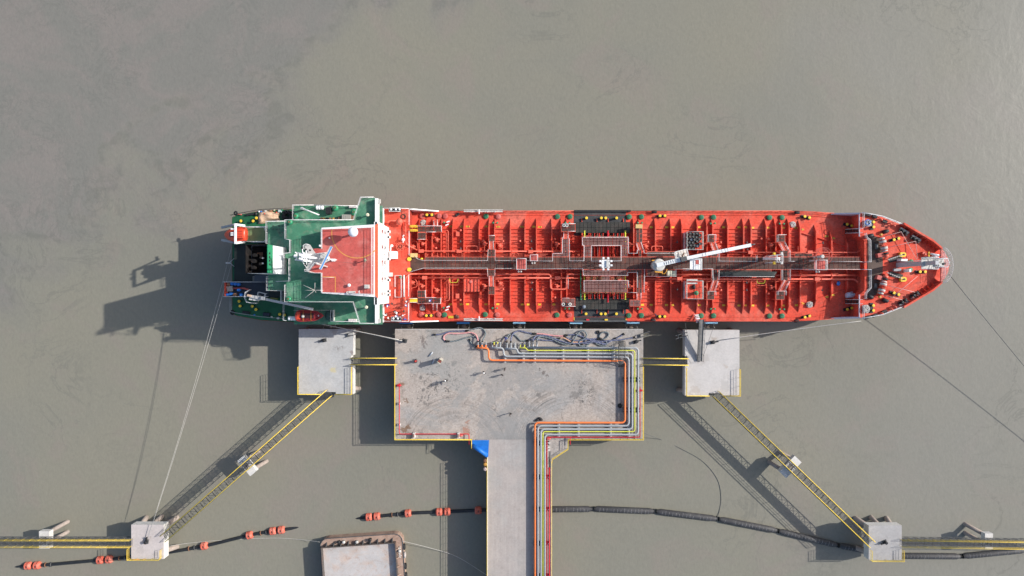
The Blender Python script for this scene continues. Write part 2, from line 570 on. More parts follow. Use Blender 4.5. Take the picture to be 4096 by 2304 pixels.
# ================================================================ concrete
def concrete(name, base, tint, dark, rings=None, streak=False, amt=0.5, mott=0.05, spots=0.0, blobs=None, fine=0.05, patches=()):
    """cast concrete: tone patches, laitance mottle, oil spots, tyre tracks round two turning centres, blots where liquids were spilt"""
    m = mat(name, base, 0.85, 0.07, 0.35, 3.2, fine, bump=0.10, bscale=5, stain=tint, stain_amt=0.9, stain_scale=0.11, spec=0.25, stain2=dark, stain2_amt=amt, stain2_scale=0.75)
    N, L = m.node_tree.nodes, m.node_tree.links
    b = N['Principled BSDF']
    geo = N.new('ShaderNodeNewGeometry')
    pos = geo.outputs['Position']
    src = b.inputs['Base Color'].links[0].from_socket

    def noise(vec, scale, det=5, dist=0.4, rgh=0.6):
        n = N.new('ShaderNodeTexNoise')
        for k, q in (('Scale', scale), ('Detail', det), ('Distortion', dist), ('Roughness', rgh)):
            n.inputs[k].default_value = q
        L.new(vec, n.inputs['Vector'])
        return n.outputs[0]

    def mr(s, lo, hi, a, b_, smooth=False):
        r = N.new('ShaderNodeMapRange')
        if smooth:
            r.interpolation_type = 'SMOOTHSTEP'
        for i, q in enumerate((lo, hi, a, b_)):
            r.inputs[i + 1].default_value = q
        L.new(s, r.inputs[0])
        return r.outputs[0]

    def mt(op, a, b_):
        n = N.new('ShaderNodeMath')
        n.operation = op
        for i, q in enumerate((a, b_)):
            if isinstance(q, (int, float)):
                n.inputs[i].default_value = q
            else:
                L.new(q, n.inputs[i])
        return n.outputs[0]

    def mixc(f, cur, c):
        x = N.new('ShaderNodeMix')
        x.data_type = 'RGBA'
        L.new(f, x.inputs[0])
        L.new(cur, x.inputs[6])
        x.inputs[7].default_value = (*c, 1)
        return x.outputs[2]

    def mult(cur, v):
        x = N.new('ShaderNodeMix')
        x.data_type = 'RGBA'
        x.blend_type = 'MULTIPLY'
        x.inputs[0].default_value = 1
        L.new(cur, x.inputs[6])
        cc = N.new('ShaderNodeCombineColor')
        for i in range(3):
            L.new(v, cc.inputs[i])
        L.new(cc.outputs[0], x.inputs[7])
        return x.outputs[2]

    def dist(cx, cy, warp=0.0):
        sb = N.new('ShaderNodeVectorMath')
        sb.operation = 'DISTANCE'
        L.new(pos, sb.inputs[0])
        sb.inputs[1].default_value = (cx, cy, 5.5)
        d = sb.outputs['Value']
        if warp:
            d = mt('ADD', d, mr(noise(pos, min(2.2, 0.55 / warp), 6, 1.2, 0.7), 0.3, 0.7, -warp, warp))
        return d

    src = mult(src, mr(noise(pos, 1.3, 7, 1.6, 0.68), 0.35, 0.65, 1 - mott, 1 + mott))
    if spots:
        src = mult(src, mr(noise(pos, 1.15, 4, 0.8), 0.645, 0.68, 1.0, 1 - spots))
    if streak:
        mp = N.new('ShaderNodeMapping')
        mp.inputs['Scale'].default_value = (2.2, 0.09, 1)
        L.new(pos, mp.inputs['Vector'])
        src = mult(src, mr(noise(mp.outputs[0], 1.0, 5, 0.2), 0.3, 0.7, 0.93, 1.05))
    for (cx, cy, r0, r1) in (rings or []):
        d = dist(cx, cy)
        cmb = N.new('ShaderNodeCombineXYZ')
        L.new(mt('MULTIPLY', d, 3.6), cmb.inputs[0])
        L.new(mt('MULTIPLY', noise(pos, 0.07, 2), 3.0), cmb.inputs[1])
        tr = mr(noise(cmb.outputs[0], 1.0, 5, 0.1, 0.65), 0.45, 0.66, 0.0, 0.45)
        w = mt('MULTIPLY', mr(d, r0, r0 + 2.5, 0, 1, True), mr(d, r1, r1 + 2.0, 1, 0, True))
        w = mt('MULTIPLY', w, mr(noise(pos, 0.16, 3), 0.36, 0.56, 0.3, 1.0))
        src = mult(src, mt('SUBTRACT', 1.0, mt('MULTIPLY', w, tr)))
    for (px, py, r) in patches:
        q = P(px, py, ZQ)
        f = mt('MULTIPLY', mr(dist(q.x, q.y), r * 0.4, r, 1, 0, True), mr(noise(pos, 1.7, 4, 1.0, 0.6), 0.565, 0.60, 0, 0.8))
        src = mixc(f, src, (0.10, 0.095, 0.09))
    for (px, py, r, c, a) in (blobs or []):
        q = P(px, py, ZQ)
        src = mixc(mr(dist(q.x, q.y, r * 1.3), r * 0.55, r * 0.85, a, 0, True), src, c)
    L.new(src, b.inputs['Base Color'])
    return m


ZQ = 5.5
c1, c2 = P(1830, 1812, ZQ), P(2292, 1805, ZQ)
DK, BR = (0.15, 0.14, 0.13), (0.17, 0.10, 0.06)
SPILL = [(2030, 1620, 9.0, (0.24, 0.24, 0.235), 0.5), (2045, 1740, 4.0, (0.25, 0.25, 0.245), 0.4), (1800, 1500, 7.0, (0.28, 0.28, 0.27), 0.5), (2280, 1540, 5.0, (0.3, 0.29, 0.275), 0.4), (1688, 1358, 0.75, (0.16, 0.135, 0.125), 0.8), (1696, 1382, 0.8, (0.16, 0.135, 0.125), 0.8), (1642, 1402, 0.5, DK, 0.5), (1735, 1321, 1.0, (0.22, 0.2, 0.18), 0.5),
         (1648, 1503, 0.4, DK, 0.8), (1680, 1512, 0.35, DK, 0.85), (1740, 1497, 0.35, DK, 0.8), (1795, 1503, 0.4, DK, 0.8), (1822, 1515, 0.35, DK, 0.8), (1700, 1525, 0.45, DK, 0.7), (1845, 1523, 0.35, DK, 0.8), (1696, 1560, 0.4, DK, 0.8), (1698, 1590, 0.6, DK, 0.7), (1697, 1612, 0.4, DK, 0.6),
         (1624, 1603, 0.5, BR, 0.8), (1606, 1540, 0.55, BR, 0.75), (1612, 1716, 1.0, BR, 0.8), (1632, 1708, 0.6, BR, 0.8), (1875, 1718, 1.2, (0.33, 0.15, 0.09), 0.6), (2300, 1578, 0.9, DK, 0.6), (2318, 1570, 0.7, DK, 0.55), (2350, 1567, 0.35, DK, 0.75), (2155, 1577, 0.5, DK, 0.7), (2220, 1568, 0.7, (0.25, 0.24, 0.22), 0.6),
         (2160, 1478, 0.35, (0.07, 0.06, 0.06), 0.9), (2175, 1492, 0.4, (0.12, 0.1, 0.09), 0.75), (2192, 1504, 0.4, (0.12, 0.1, 0.09), 0.7), (2045, 1560, 0.5, DK, 0.5), (1690, 1730, 0.5, DK, 0.4)]
C_QUAY = concrete('stained quay concrete', (0.385, 0.338, 0.300), (0.305, 0.298, 0.288), (0.20, 0.175, 0.155), [(c1.x, c1.y, 5.5, 10.8), (c2.x, c2.y, 8.5, 13.5)], amt=0.5, mott=0.15, spots=0.4, blobs=SPILL, fine=0.12, patches=[(1775, 1508, 6.5), (1697, 1585, 3.0), (2320, 1572, 4.5), (1740, 1330, 3.0)])
C_TRES = concrete('worn trestle concrete', (0.385, 0.345, 0.32), (0.345, 0.33, 0.315), (0.30, 0.265, 0.24), None, True, 0.3, 0.06)
C_LEFT = concrete('pale grey dolphin concrete', (0.42, 0.42, 0.415), (0.47, 0.455, 0.435), (0.36, 0.345, 0.33), None, False, 0.3, 0.08, blobs=[(1345, 1388, 0.7, (0.22, 0.2, 0.19), 0.7), (1370, 1390, 0.35, (0.2, 0.19, 0.18), 0.7), (1330, 1481, 0.9, (0.55, 0.46, 0.2), 0.55), (1335, 1318, 1.0, (0.32, 0.27, 0.24), 0.6), (1408, 1407, 0.4, (0.25, 0.2, 0.19), 0.7)])
C_RIGHT = concrete('pale warm dolphin concrete', (0.50, 0.475, 0.455), (0.475, 0.455, 0.435), (0.46, 0.41, 0.37), None, False, 0.3, 0.05, blobs=[(2850, 1372, 0.9, (0.36, 0.31, 0.27), 0.6), (2810, 1440, 1.2, (0.40, 0.37, 0.345), 0.6), (2905, 1470, 0.5, (0.40, 0.33, 0.27), 0.5), (2780, 1560, 1.4, (0.41, 0.36, 0.32), 0.55), (2900, 1540, 1.0, (0.42, 0.40, 0.38), 0.6)])
C_SMALL = concrete('pinkish dolphin concrete', (0.50, 0.45, 0.43), (0.47, 0.43, 0.41), (0.40, 0.36, 0.34), None, False, 0.3, 0.05, blobs=[(588, 2160, 0.9, (0.36, 0.30, 0.27), 0.7), (560, 2200, 0.7, (0.41, 0.37, 0.35), 0.6), (625, 2215, 0.6, (0.38, 0.34, 0.31), 0.5)])
C_SMALLG = concrete('mottled grey dolphin concrete', (0.36, 0.35, 0.345), (0.41, 0.395, 0.385), (0.30, 0.29, 0.28), None, False, 0.35, 0.08)
C_SIDE = concrete('bare concrete', (0.60, 0.59, 0.57), (0.55, 0.53, 0.51), (0.45, 0.42, 0.40), None, False, 0.3)
C_PILE = concrete('weathered pile concrete', (0.36, 0.30, 0.26), (0.28, 0.24, 0.21), (0.15, 0.13, 0.12), None, False, 0.5)


def edge_box(mb, px0, px1, py0, py1, z0, z1):
    return mb.pbox(px0, px1, py0, py1, z0, z1)


# ---------------------------------------------------------------- loading platform with its trestle
plat = empty('loading_platform', P(2076, 1536, 0), 'wide stained concrete loading platform carrying the pipe bends beside the tanker', 'jetty')
b = MB()
b.pbox(1580, 2573, 1316, 1757, ZQ - 1.8, ZQ)
b.build('slab', [C_QUAY], plat)
b = MB()
b.pbox(1581, 2572, 1316.5, 1318.5, ZQ - 0.4, ZQ + 0.12)
b.build('kerb', C_SIDE, plat)
b = MB()
b.pprism([(2205, 1757.5), (2272, 1757.5), (2272, 1793), (2205, 1836)], ZQ - 1.2, ZQ - 0.004)
b.build('corner_slab', C_QUAY, plat)
b = MB()
b.pprism([(1887, 1757.5), (1948, 1757.5), (1948, 1828), (1887, 1789)], ZQ - 1.2, ZQ - 0.004)
b.build('corner_slab', C_QUAY, plat)
for i in range(7):
    for j in range(4):
        x, y = X(1640 + i * 145, ZQ), Y(1360 + j * 115, ZQ)
        b = MB()
        b.vcyl(x, y, -3, ZQ - 1.8, 0.5, n=10)
        b.build('pile', C_PILE, plat)


def yrail(pts, parent, name='railing', h=1.1, gap=1.55, r=0.045, n=3):
    b = MB()
    b.rail(pts, h, n, r, gap, pr=r * 0.6)
    return b.build(name, YELLOWR, parent)


Zt = ZQ
yrail([P(1582, 1440 + 14, Zt), P(1582, 1755, Zt), P(1889, 1755, Zt)], plat)
yrail([P(1887, 1759, Zt), P(1887, 1790, Zt)], plat)
yrail([P(2570, 1465, Zt), P(2570, 1755, Zt), P(2271, 1755, Zt), P(2270, 1793, Zt), P(2208, 1833, Zt), P(2206, 1850, Zt)], plat)

tres = empty('access_trestle', P(2077, 2030, 0), 'long worn concrete trestle road leading away from the loading platform', 'trestle')
b = MB()
b.pbox(1948, 2207, 1757.6, 2700, ZQ - 1.5, ZQ - 0.002)
b.build('slab', C_TRES, tres)
b = MB()
b.pbox(1948, 1951, 1830, 2700, ZQ - 0.3, ZQ + 0.18)
b.build('kerb', C_SIDE, tres)
b = MB()
b.pbox(2203.5, 2207, 1838, 2700, ZQ - 0.3, ZQ + 0.18)
b.build('kerb', C_SIDE, tres)
yrail([P(1949, 1830, Zt + 0.1), P(1949, 2690, Zt + 0.1)], tres)
yrail([P(2205.4, 1840, Zt + 0.1), P(2205.4, 2690, Zt + 0.1)], tres)
for j in range(7):
    for k in (1985, 2170):
        b = MB()
        p = P(k, 1840 + j * 135, ZQ)
        b.vcyl(p.x, p.y, -3, ZQ - 1.5, 0.45, n=10)
        b.build('pile', C_PILE, tres)


# ---------------------------------------------------------------- dolphins
def piles(parent, cx, cy, z, spots, r=0.5):
    for (dx, dy, ex, ey) in spots:
        b = MB()
        b.cyl((cx + dx, cy + dy, z), (cx + dx + ex, cy + dy + ey, -2.5), r, n=12)
        b.build('pile', C_PILE, parent)


def dolphin(name, rect, m, label, thick=1.95, rails=(), cut=()):
    px0, px1, py0, py1 = rect
    e = empty(name, P((px0 + px1) / 2, (py0 + py1) / 2, 0), label, 'dolphin')
    x0, x1, y0, y1 = X(px0, ZQ), X(px1, ZQ), Y(py1, ZQ), Y(py0, ZQ)
    # the block has recesses where the walkways land
    xs, poly = None, []
    b = MB()
    poly = [(x0, y1), (x1, y1), (x1, y0), (x0, y0)]
    if cut:
        poly = [(X(a, ZQ), Y(q, ZQ)) for a, q in cut]
    b.prism(poly, ZQ - thick, ZQ)
    b.m = [0, 0] + [1] * (len(b.f) - 2)  # side faces paler than the top, sunlight on them put into the colour
    o = b.build('block', [m, C_SIDE], e)
    cx, cy = (x0 + x1) / 2, (y0 + y1) / 2
    hx, hy = (x1 - x0) / 2, (y1 - y0) / 2
    piles(e, cx, cy, ZQ - thick + 0.05, [(sx * (hx - 0.9), sy * (hy - 0.9), sx * 1.4, sy * 0.9) for sx in (-1, 1) for sy in (-1, 1)] + [(0, hy - 0.9, 0, 1.2)])
    for rl in rails:
        yrail([P(a, q, ZQ) for a, q in rl], e)
    return e


dl = dolphin('breasting_dolphin', (1195, 1413, 1316, 1577), C_LEFT, 'pale grey square concrete dolphin under the stern quarter, with yellow railings', cut=[
    (1195, 1316), (1413, 1316), (1413, 1421), (1404, 1421), (1404, 1460), (1413, 1460), (1413, 1577), (1343, 1577), (1343, 1568), (1292, 1568), (1292, 1577), (1195, 1577)],
    rails=[[(1197, 1466), (1197, 1575), (1288, 1575)], [(1346, 1575), (1410, 1575), (1410, 1466)]])
dr = dolphin('breasting_dolphin', (2740, 2958, 1320, 1583), C_RIGHT, 'pale smooth concrete dolphin with the steel gangway lying across it', cut=[
    (2740, 1320), (2958, 1320), (2958, 1583), (2887, 1583), (2887, 1573), (2835, 1573), (2835, 1583), (2740, 1583), (2740, 1464), (2750, 1464), (2750, 1425), (2740, 1425)],
    rails=[[(2742, 1470), (2742, 1581), (2832, 1581)], [(2890, 1581), (2955, 1581), (2955, 1475)]])
sl_ = dolphin('mooring_dolphin', (525, 655, 2099, 2236), C_SMALL, 'small pinkish concrete mooring dolphin where two pale stern lines end', rails=[
    [(520, 2190), (520, 2233), (645, 2233), (651, 2224), (651, 2195)]])
sr_ = dolphin('mooring_dolphin', (3475, 3607, 2102, 2240), C_SMALLG, 'small mottled grey concrete mooring dolphin above the black floating hoses', rails=[
    [(3478, 2196), (3478, 2238), (3605, 2238), (3605, 2195)]])


# ---------------------------------------------------------------- walkways
def walkway(a, b_, w, label, hgt=1.1, rr=0.062, nr=3, truss=1.1):
    a, b_ = Vector(a), Vector(b_)
    e = empty('walkway', ((a.x + b_.x) / 2, (a.y + b_.y) / 2, a.z), label, 'walkway', 'steel walkways between the dolphins')
    d = (b_ - a)
    ln = d.length
    d.normalize()
    s = Vector((-d.y, d.x, 0))
    ang = math.atan2(d.y, d.x)
    for k in (-1, 1):
        q = s * (k * w / 2)
        m = MB()
        m.rail([a + q, b_ + q], hgt, nr, rr, 1.65, pr=rr * 0.6)
        m.build('handrail', YELLOWR, e)
    m = MB()
    for k in (-1, 1):
        q = s * (k * (w / 2 - 0.02))
        m.beam(a + q + Vector((0, 0, -0.1)), b_ + q + Vector((0, 0, -0.1)), 0.10, 0.2)
        m.beam(a + q + d * 0.6 + Vector((0, 0, -truss)), b_ + q - d * 0.6 + Vector((0, 0, -truss)), 0.08, 0.12)
    n = max(2, round(ln / 1.65))
    for i in range(n):
        p, q2 = a + d * (ln * i / n), a + d * (ln * (i + 1) / n)
        lo = Vector((0, 0, -truss))
        for k in (-1, 1):
            q = s * (k * (w / 2 - 0.02))
            m.beam(p + q + lo, (p + q2) / 2 + q - Vector((0, 0, 0.15)), 0.06, 0.06)
            m.beam((p + q2) / 2 + q - Vector((0, 0, 0.15)), q2 + q + lo, 0.06, 0.06)
        q = s * (w / 2 - 0.05)
        m.beam(p + q + lo, q2 - q + lo, 0.05, 0.05)
        m.beam(p - q - Vector((0, 0, 0.12)), p + q - Vector((0, 0, 0.12)), 0.07, 0.08)
        m.beam(p - q + lo, p + q + lo, 0.05, 0.05)
    m.build('truss', DGREY, e)
    np_ = max(2, round(ln / 1.65))
    pl = ln / np_
    first = None
    for i in range(np_):
        c = a + d * (pl * (i + 0.5))
        if first is None:
            m = MB()
            nb = 10
            for k in range(nb):
                q = s * ((k + 0.5) / nb * (w - 0.12) - (w - 0.12) / 2)
                m.beam(c + q - d * (pl / 2 - 0.02), c + q + d * (pl / 2 - 0.02), 0.03, 0.10)
            for k in (-1, 0, 1):
                m.beam(c - s * (w / 2 - 0.06) + d * (k * (pl / 2 - 0.04)) - Vector((0, 0, 0.005)), c + s * (w / 2 - 0.06) + d * (k * (pl / 2 - 0.04)) - Vector((0, 0, 0.005)), 0.05, 0.035)
            first = m.build('grating_panel', DGREY, e)
            c0 = c
        else:
            part_copy(first, c - c0, e)
    return e


Zw = ZQ - 0.02
walkway(P(1404, 1444, Zw), P(1590, 1444, Zw), 1.3, 'short yellow railed walkway joining the stern dolphin to the loading platform')
walkway(P(2566, 1444, Zw), P(2750, 1446, Zw), 1.3, 'short yellow railed walkway joining the loading platform to the gangway dolphin')
walkway(P(1320, 1570, Zw), P(660, 2150, Zw), 1.5, 'long slanting yellow walkway running to the small pinkish mooring dolphin')
walkway(P(2860, 1574, Zw), P(3480, 2172, Zw), 1.5, 'long slanting yellow walkway running to the small grey mooring dolphin')
walkway(P(-200, 2168, Zw), P(532, 2168, Zw), 1.35, 'straight yellow walkway leaving the pinkish mooring dolphin over the orange floats', hgt=1.25, rr=0.036)
walkway(P(3598, 2168, Zw), P(4300, 2178, Zw), 1.35, 'straight yellow walkway leaving the grey mooring dolphin over the black hose', hgt=1.25, rr=0.036)


def pier(px, py, rz, sx, sy, label, rake):
    c = P(px, py, ZQ - 1.25)
    e = empty('walkway_pier', (c.x, c.y, 0), label, 'pier', 'pile piers under the walkways')
    ca, sa = math.cos(rz), math.sin(rz)
    b = MB()
    b.box((c.x, c.y, ZQ - 1.9), (sx, sy, 1.2), rz)
    b.build('cap', C_SIDE, e)
    b = MB()
    b.box((c.x, c.y, ZQ - 1.28), (sx * 0.5, 0.9, 0.14), rz)
    b.build('bearing', C_PILE, e)
    for k in (-1, 1):
        dx, dy = -sa * k * (sy / 2 - 0.7), ca * k * (sy / 2 - 0.7)
        b = MB()
        b.cyl((c.x + dx, c.y + dy, ZQ - 2.4), (c.x + dx + rake[0], c.y + dy + rake[1], -2), 0.42, n=12)
        b.build('pile', C_PILE, e)


pier(987, 1864, R(41), 1.7, 4.0, 'pale two pile pier under the walkway to the pinkish dolphin', (2.6, 1.4))
pier(3163, 1868, R(-44), 1.9, 4.4, 'pale two pile pier under the walkway to the grey dolphin', (-2.8, 1.6))
pier(176, 2160, 0, 2.1, 3.5, 'white capped pier under the straight walkway beside the orange floats', (3.2, 1.9))
pier(3957, 2166, 0, 1.6, 3.2, 'white capped pier under the straight walkway beside the black hose', (-3.4, 1.9))


# ---------------------------------------------------------------- fenders along the berth
def fender(pc, wpx, facing, label, y_pan=1288.5, y_edge=1316):
    zt = 6.6
    x0, x1 = X(pc - wpx / 2, zt), X(pc + wpx / 2, zt)
    yp = Y(y_pan, zt)
    ye = Y(y_edge, ZQ)
    xc = (x0 + x1) / 2
    e = empty('fender', (xc, yp, 0), label, 'fender', 'fenders along the berth')
    b = MB()
    b.bb(x0, x1, yp - 0.26, yp + 0.12, 1.2, zt)
    b.build('facing', facing, e)
    b = MB()
    b.bb(x0 + 0.1, x1 - 0.1, yp - 0.42, yp - 0.263, 0.7, zt - 0.35)
    b.build('frame', BLACK, e)
    b = MB()
    b.cyl((xc, yp - 0.3, 3.4), (xc, ye - 0.25, 3.4), 0.36, 0.62, n=16)
    b.build('rubber_cone', C_PILE, e)
    b = MB()
    b.bb(x0 + 0.15, x1 - 0.15, ye - 0.3, ye - 0.02, 2.2, ZQ - 0.1) if False else b.bb(xc - 0.8, xc + 0.8, ye - 0.2, ye + 0.05, 2.4, 4.6)
    b.build('mounting', DGREY, e)
    for k in (-1, 1):
        b = MB()
        b.tube(spline([(xc + k * 1.05, ye + 0.15, ZQ - 0.25), (xc + k * 1.15, (ye + yp) / 2, 4.1), (xc + k * 1.0, yp - 0.3, 4.2)], 4), 0.05, 5)
        b.build('chain', GREYW, e)


for pc, fm, lb in ((1306, BLUE_SHADE, 'blue faced fender darkened for shade between the stern and the pale grey dolphin'),
                   (1623, BLUE_SHADE, 'blue faced fender on the platform corner below the crowd of crew'),
                   (1852, BLUE_SHADE, 'blue faced fender behind the looped pink and grey hoses'),
                   (2077, BLUE_LIT, 'blue faced fender lightened for sun beside the grey manifold stubs'),
                   (2305, BLUE_LIT, 'blue faced fender lightened for sun below the black painted deck'),
                   (2533, BLUE_LIT, 'blue faced fender lightened for sun at the platform corner with the pipe bends'),
                   (2846, BLUE_LIT, 'blue faced fender lightened for sun on the dolphin that carries the gangway')):
    fender(pc, 50, fm, lb, 1290)


# ---------------------------------------------------------------- mooring hooks
def hook(px, py, ang, label):
    c = P(px, py, ZQ)
    e = empty('mooring_hook', c, label, 'mooring hook', 'quick release mooring hooks')
    b = MB()
    b.box((c.x, c.y, ZQ + 0.12), (0.9, 0.75, 0.24), ang, 0.85)
    b.build('base', DGREY, e)
    b = MB()
    b.lathe(c.x, c.y, [(0.3, ZQ + 0.2), (0.26, ZQ + 0.65), (0.32, ZQ + 0.75), (0.2, ZQ + 0.82)], 10)
    b.build('capstan', BLACK, e)
    b = MB()
    d = Vector((math.cos(ang), math.sin(ang), 0))
    b.beam(c + d * 0.2 + Vector((0, 0, 0.45)), c + d * 0.95 + Vector((0, 0, 0.4)), 0.22, 0.25)
    b.beam(c + d * 0.95 + Vector((0, 0, 0.3)), c + d * 0.95 + Vector((0, 0, 0.7)), 0.2, 0.15)
    b.build('hook', BLACK, e)


hook(1620, 1363, R(165), 'black mooring hook on the platform corner holding two pale lines')
hook(2543, 1367, R(20), 'black mooring hook beside the corner of the grey pipe bends')
hook(1298, 1361, R(190), 'black mooring hook standing alone on the pale grey dolphin')
hook(2850, 1369, R(10), 'black mooring hook on the gangway dolphin with a slack wire')
hook(588, 2166, R(80), 'black mooring hook on the pinkish dolphin holding both stern lines')
hook(3538, 2167, R(200), 'black mooring hook on the mottled grey dolphin')
for (a, q, lb) in ((1405, 1330, 'pair of steel bars jutting from the pale grey dolphin edge'), (2575, 1333, 'pair of steel bars jutting from the platform edge by the pipe bend'),
                   (2726, 1336, 'pair of steel bars jutting from the gangway dolphin edge')):
    b = MB()
    for k in (0, 13):
        p = P(a, q + k, ZQ + 0.3)
        b.beam(p + Vector((-1.2, -0.35, 0)), p + Vector((1.2, 0.35, 0)), 0.14, 0.14)
    b.beam(P(a, q, ZQ + 0.2) + Vector((-0.7, -0.2, 0)), P(a, q + 13, ZQ + 0.2) + Vector((-0.7, -0.2, 0)), 0.12, 0.4)
    b.build('fender_bracket', DGREY, label=lb, cat='bracket')


# ================================================================ pipelines on the jetty
ZP = ZQ + 0.95                                  # centre line of the pipes
def pipeline(name, pts, r, m, label, stubs=(), flanges=True, rad=0.8, cat='pipeline', zp=ZP, group='pipelines on the jetty', valve=GREY):
    w = [P(a, q, zp) for a, q in pts]
    e = empty(name, (w[0].x, w[0].y, ZQ), label, cat, group)
    b = MB()
    b.tube(bend(w, rad, 5), r, 12)
    b.build('pipe', m, e)
    for sx in stubs:
        y0 = pts[0][1]
        a, t = P(sx, y0, zp), P(sx, y0 - 13, zp)
        b = MB()
        b.tube([a, t], r * 0.85, 10)
        o = b.build('branch', m, e)
        b = MB()
        b.cyl(t, t + Vector((0, 0.1, 0)), r * 1.5, n=10)
        b.cyl(t + Vector((0, 0.12, 0)), t + Vector((0, 0.42, 0)), r * 0.95, r * 0.7, n=10)
        b.cyl(t + Vector((0, 0.42, 0)), t + Vector((0, 0.5, 0)), r * 1.45, n=10)
        b.tube([t + Vector((0.18 * math.cos(k * 0.785), 0.27, 0.42 + 0.0) ) + Vector((0, 0.18 * math.sin(k * 0.785), 0)) for k in range(8)], 0.03, 5, closed=True)
        b.cyl(t + Vector((0, 0.27, 0)), t + Vector((0, 0.27, 0.42)), 0.04, n=6)
        b.build('valve', [valve], o)
    return e


pipeline('pipeline', [(1905, 1392), (1954.5, 1392), (1955.5, 1441), (2500, 1444), (2500, 1690.5), (2139.5, 1690.5), (2139.5, 2700)], 0.185, ORANGE,
         'bright orange pipeline, innermost of the row of bent pipes on the platform', (1912, 1927.6, 1943))
pipeline('pipeline', [(1963, 1391), (2014, 1391), (2014.5, 1425.5), (2515, 1428.5), (2515, 1703), (2151, 1703), (2151, 2700)], 0.19, PIPEG,
         'light grey pipeline next to the orange one on the platform', (1969.5, 1985.3, 2000.6))
pipeline('pipeline', [(2021, 1394), (2068, 1394), (2071, 1413.5), (2529, 1414), (2529, 1716.5), (2163.5, 1716.5), (2163.5, 2700)], 0.19, PIPEG,
         'light grey pipeline between the lime yellow pipe and another grey pipe', (2028, 2043.6, 2059))
pipeline('pipeline', [(2077, 1391.5), (2104, 1391.5), (2109, 1401.5), (2539, 1402), (2539, 1726.5), (2171.5, 1726.5), (2171.5, 2700)], 0.095, LIME,
         'thin lime yellow pipeline running among the grey pipes', (2081.3, 2098.4), rad=0.5)
pipeline('pipeline', [(2110, 1389.5), (2552.6, 1391), (2552.6, 1738), (2179, 1738), (2179, 2700)], 0.19, PIPEG,
         'light grey pipeline, outermost of the row of bent pipes', (2117, 2132.6, 2147.5))
pipeline('fire_main', [(2560, 1548), (2560, 1748.5), (2187, 1748.5), (2187, 2700)], 0.10, CRIMSON, 'crimson fire main following the outside of the pipe row', rad=0.3,
         group='fire mains', zp=ZQ + 0.7)
pipeline('fire_main', [(2197, 1870), (2197, 2700)], 0.15, CRIMSON, 'thicker crimson pipe along the trestle edge railing', rad=0.3, group='fire mains', zp=ZQ + 0.6)
pipeline('cable_duct', [(2200, 1806), (2199, 1869)], 0.13, DGREY, 'dark grey duct continuing the thick crimson pipe', rad=0.2, cat='duct', group=None, zp=ZQ + 0.6)
pipeline('fire_main', [(1597, 1533), (1597, 1736), (1876, 1736), (1876, 1778)], 0.095, CRIMSON, 'crimson fire main round the bare corner of the platform', rad=0.35, group='fire mains', zp=ZQ + 0.7)
pipeline('fire_main', [(2281, 1748), (2281, 1779)], 0.09, CRIMSON, 'short crimson outlet hanging over the platform edge', rad=0.3, group='fire mains', zp=ZQ + 0.7)
for (a, q, lb) in ((1597, 1540, 'grey and red hydrant valve at the end of the corner fire main'), (2558, 1560, 'crimson hydrant valve beside the outer grey pipe'),
                   (1843, 1739, 'faded red hydrant box on the corner fire main'), (2193, 1752, 'faded red hydrant box at the trestle mouth')):
    c = P(a, q, ZQ)
    b = MB()
    b.box((c.x, c.y, ZQ + 0.45), (0.55, 0.4, 0.9))
    b.cyl((c.x - 0.5, c.y, ZQ + 0.6), (c.x + 0.5, c.y, ZQ + 0.6), 0.12, n=8)
    b.tube([(c.x + 0.16 * math.cos(k), c.y + 0.16 * math.sin(k), ZQ + 1.02) for k in range(6)], 0.03, 5, closed=True)
    b.build('hydrant', CRIMSON if 'crimson' in lb or 'grey' in lb else mat('faded red', (0.55, 0.13, 0.11), 0.6), label=lb, cat='hydrant')


def support(px0, px1, py0, py1, label, along_x=True, m=None):
    """low concrete sleeper with a steel cross beam and U bolts, under the pipes"""
    c = P((px0 + px1) / 2, (py0 + py1) / 2, ZQ)
    e = empty('pipe_support', c, label, 'pipe support', 'sleepers under the pipelines')
    x0, x1, y0, y1 = X(px0, ZQ), X(px1, ZQ), Y(py1, ZQ), Y(py0, ZQ)
    b = MB()
    b.bb(x0, x1, y0, y1, ZQ, ZQ + 0.62)
    b.build('sleeper', m or C_SIDE, e)
    b = MB()
    if along_x:
        b.bb((x0 + x1) / 2 - 0.09, (x0 + x1) / 2 + 0.09, y0 + 0.05, y1 - 0.05, ZQ + 0.62, ZQ + 0.72)
    else:
        b.bb(x0 + 0.05, x1 - 0.05, (y0 + y1) / 2 - 0.09, (y0 + y1) / 2 + 0.09, ZQ + 0.62, ZQ + 0.72)
    b.build('beam', GREY, e)


LS = 'concrete sleeper carrying five pipes on the tanker side of the platform'
for a in (2138, 2251, 2350, 2452):
    support(a - 5, a + 5, 1383, 1449, LS)
support(2015, 2025, 1420, 1449, 'short concrete sleeper under the orange and grey pipes')
support(2088, 2098, 1407, 1449, 'short concrete sleeper under the lime pipe bend')
for q in (1517, 1638):
    support(2491, 2558, q - 9, q + 9, 'dark sleeper carrying five pipes along the platform end', False, DGREY)
for a in (2234, 2312, 2440, 2513):
    support(a - 5, a + 5, 1685, 1745, 'concrete sleeper carrying five pipes on the landward side of the platform')
for q in (1770, 1905, 2034, 2170, 2300):
    support(2134, 2186, q - 8, q + 8, 'dark sleeper carrying five pipes down the trestle', False, DGREY)
    support(2190, 2196, q - 7, q + 7, 'black bracket between the two crimson pipes', False, BLACK)
for q in (1613, 1697):
    support(1592, 1603, q - 4, q + 4, 'small concrete block under the corner fire main')
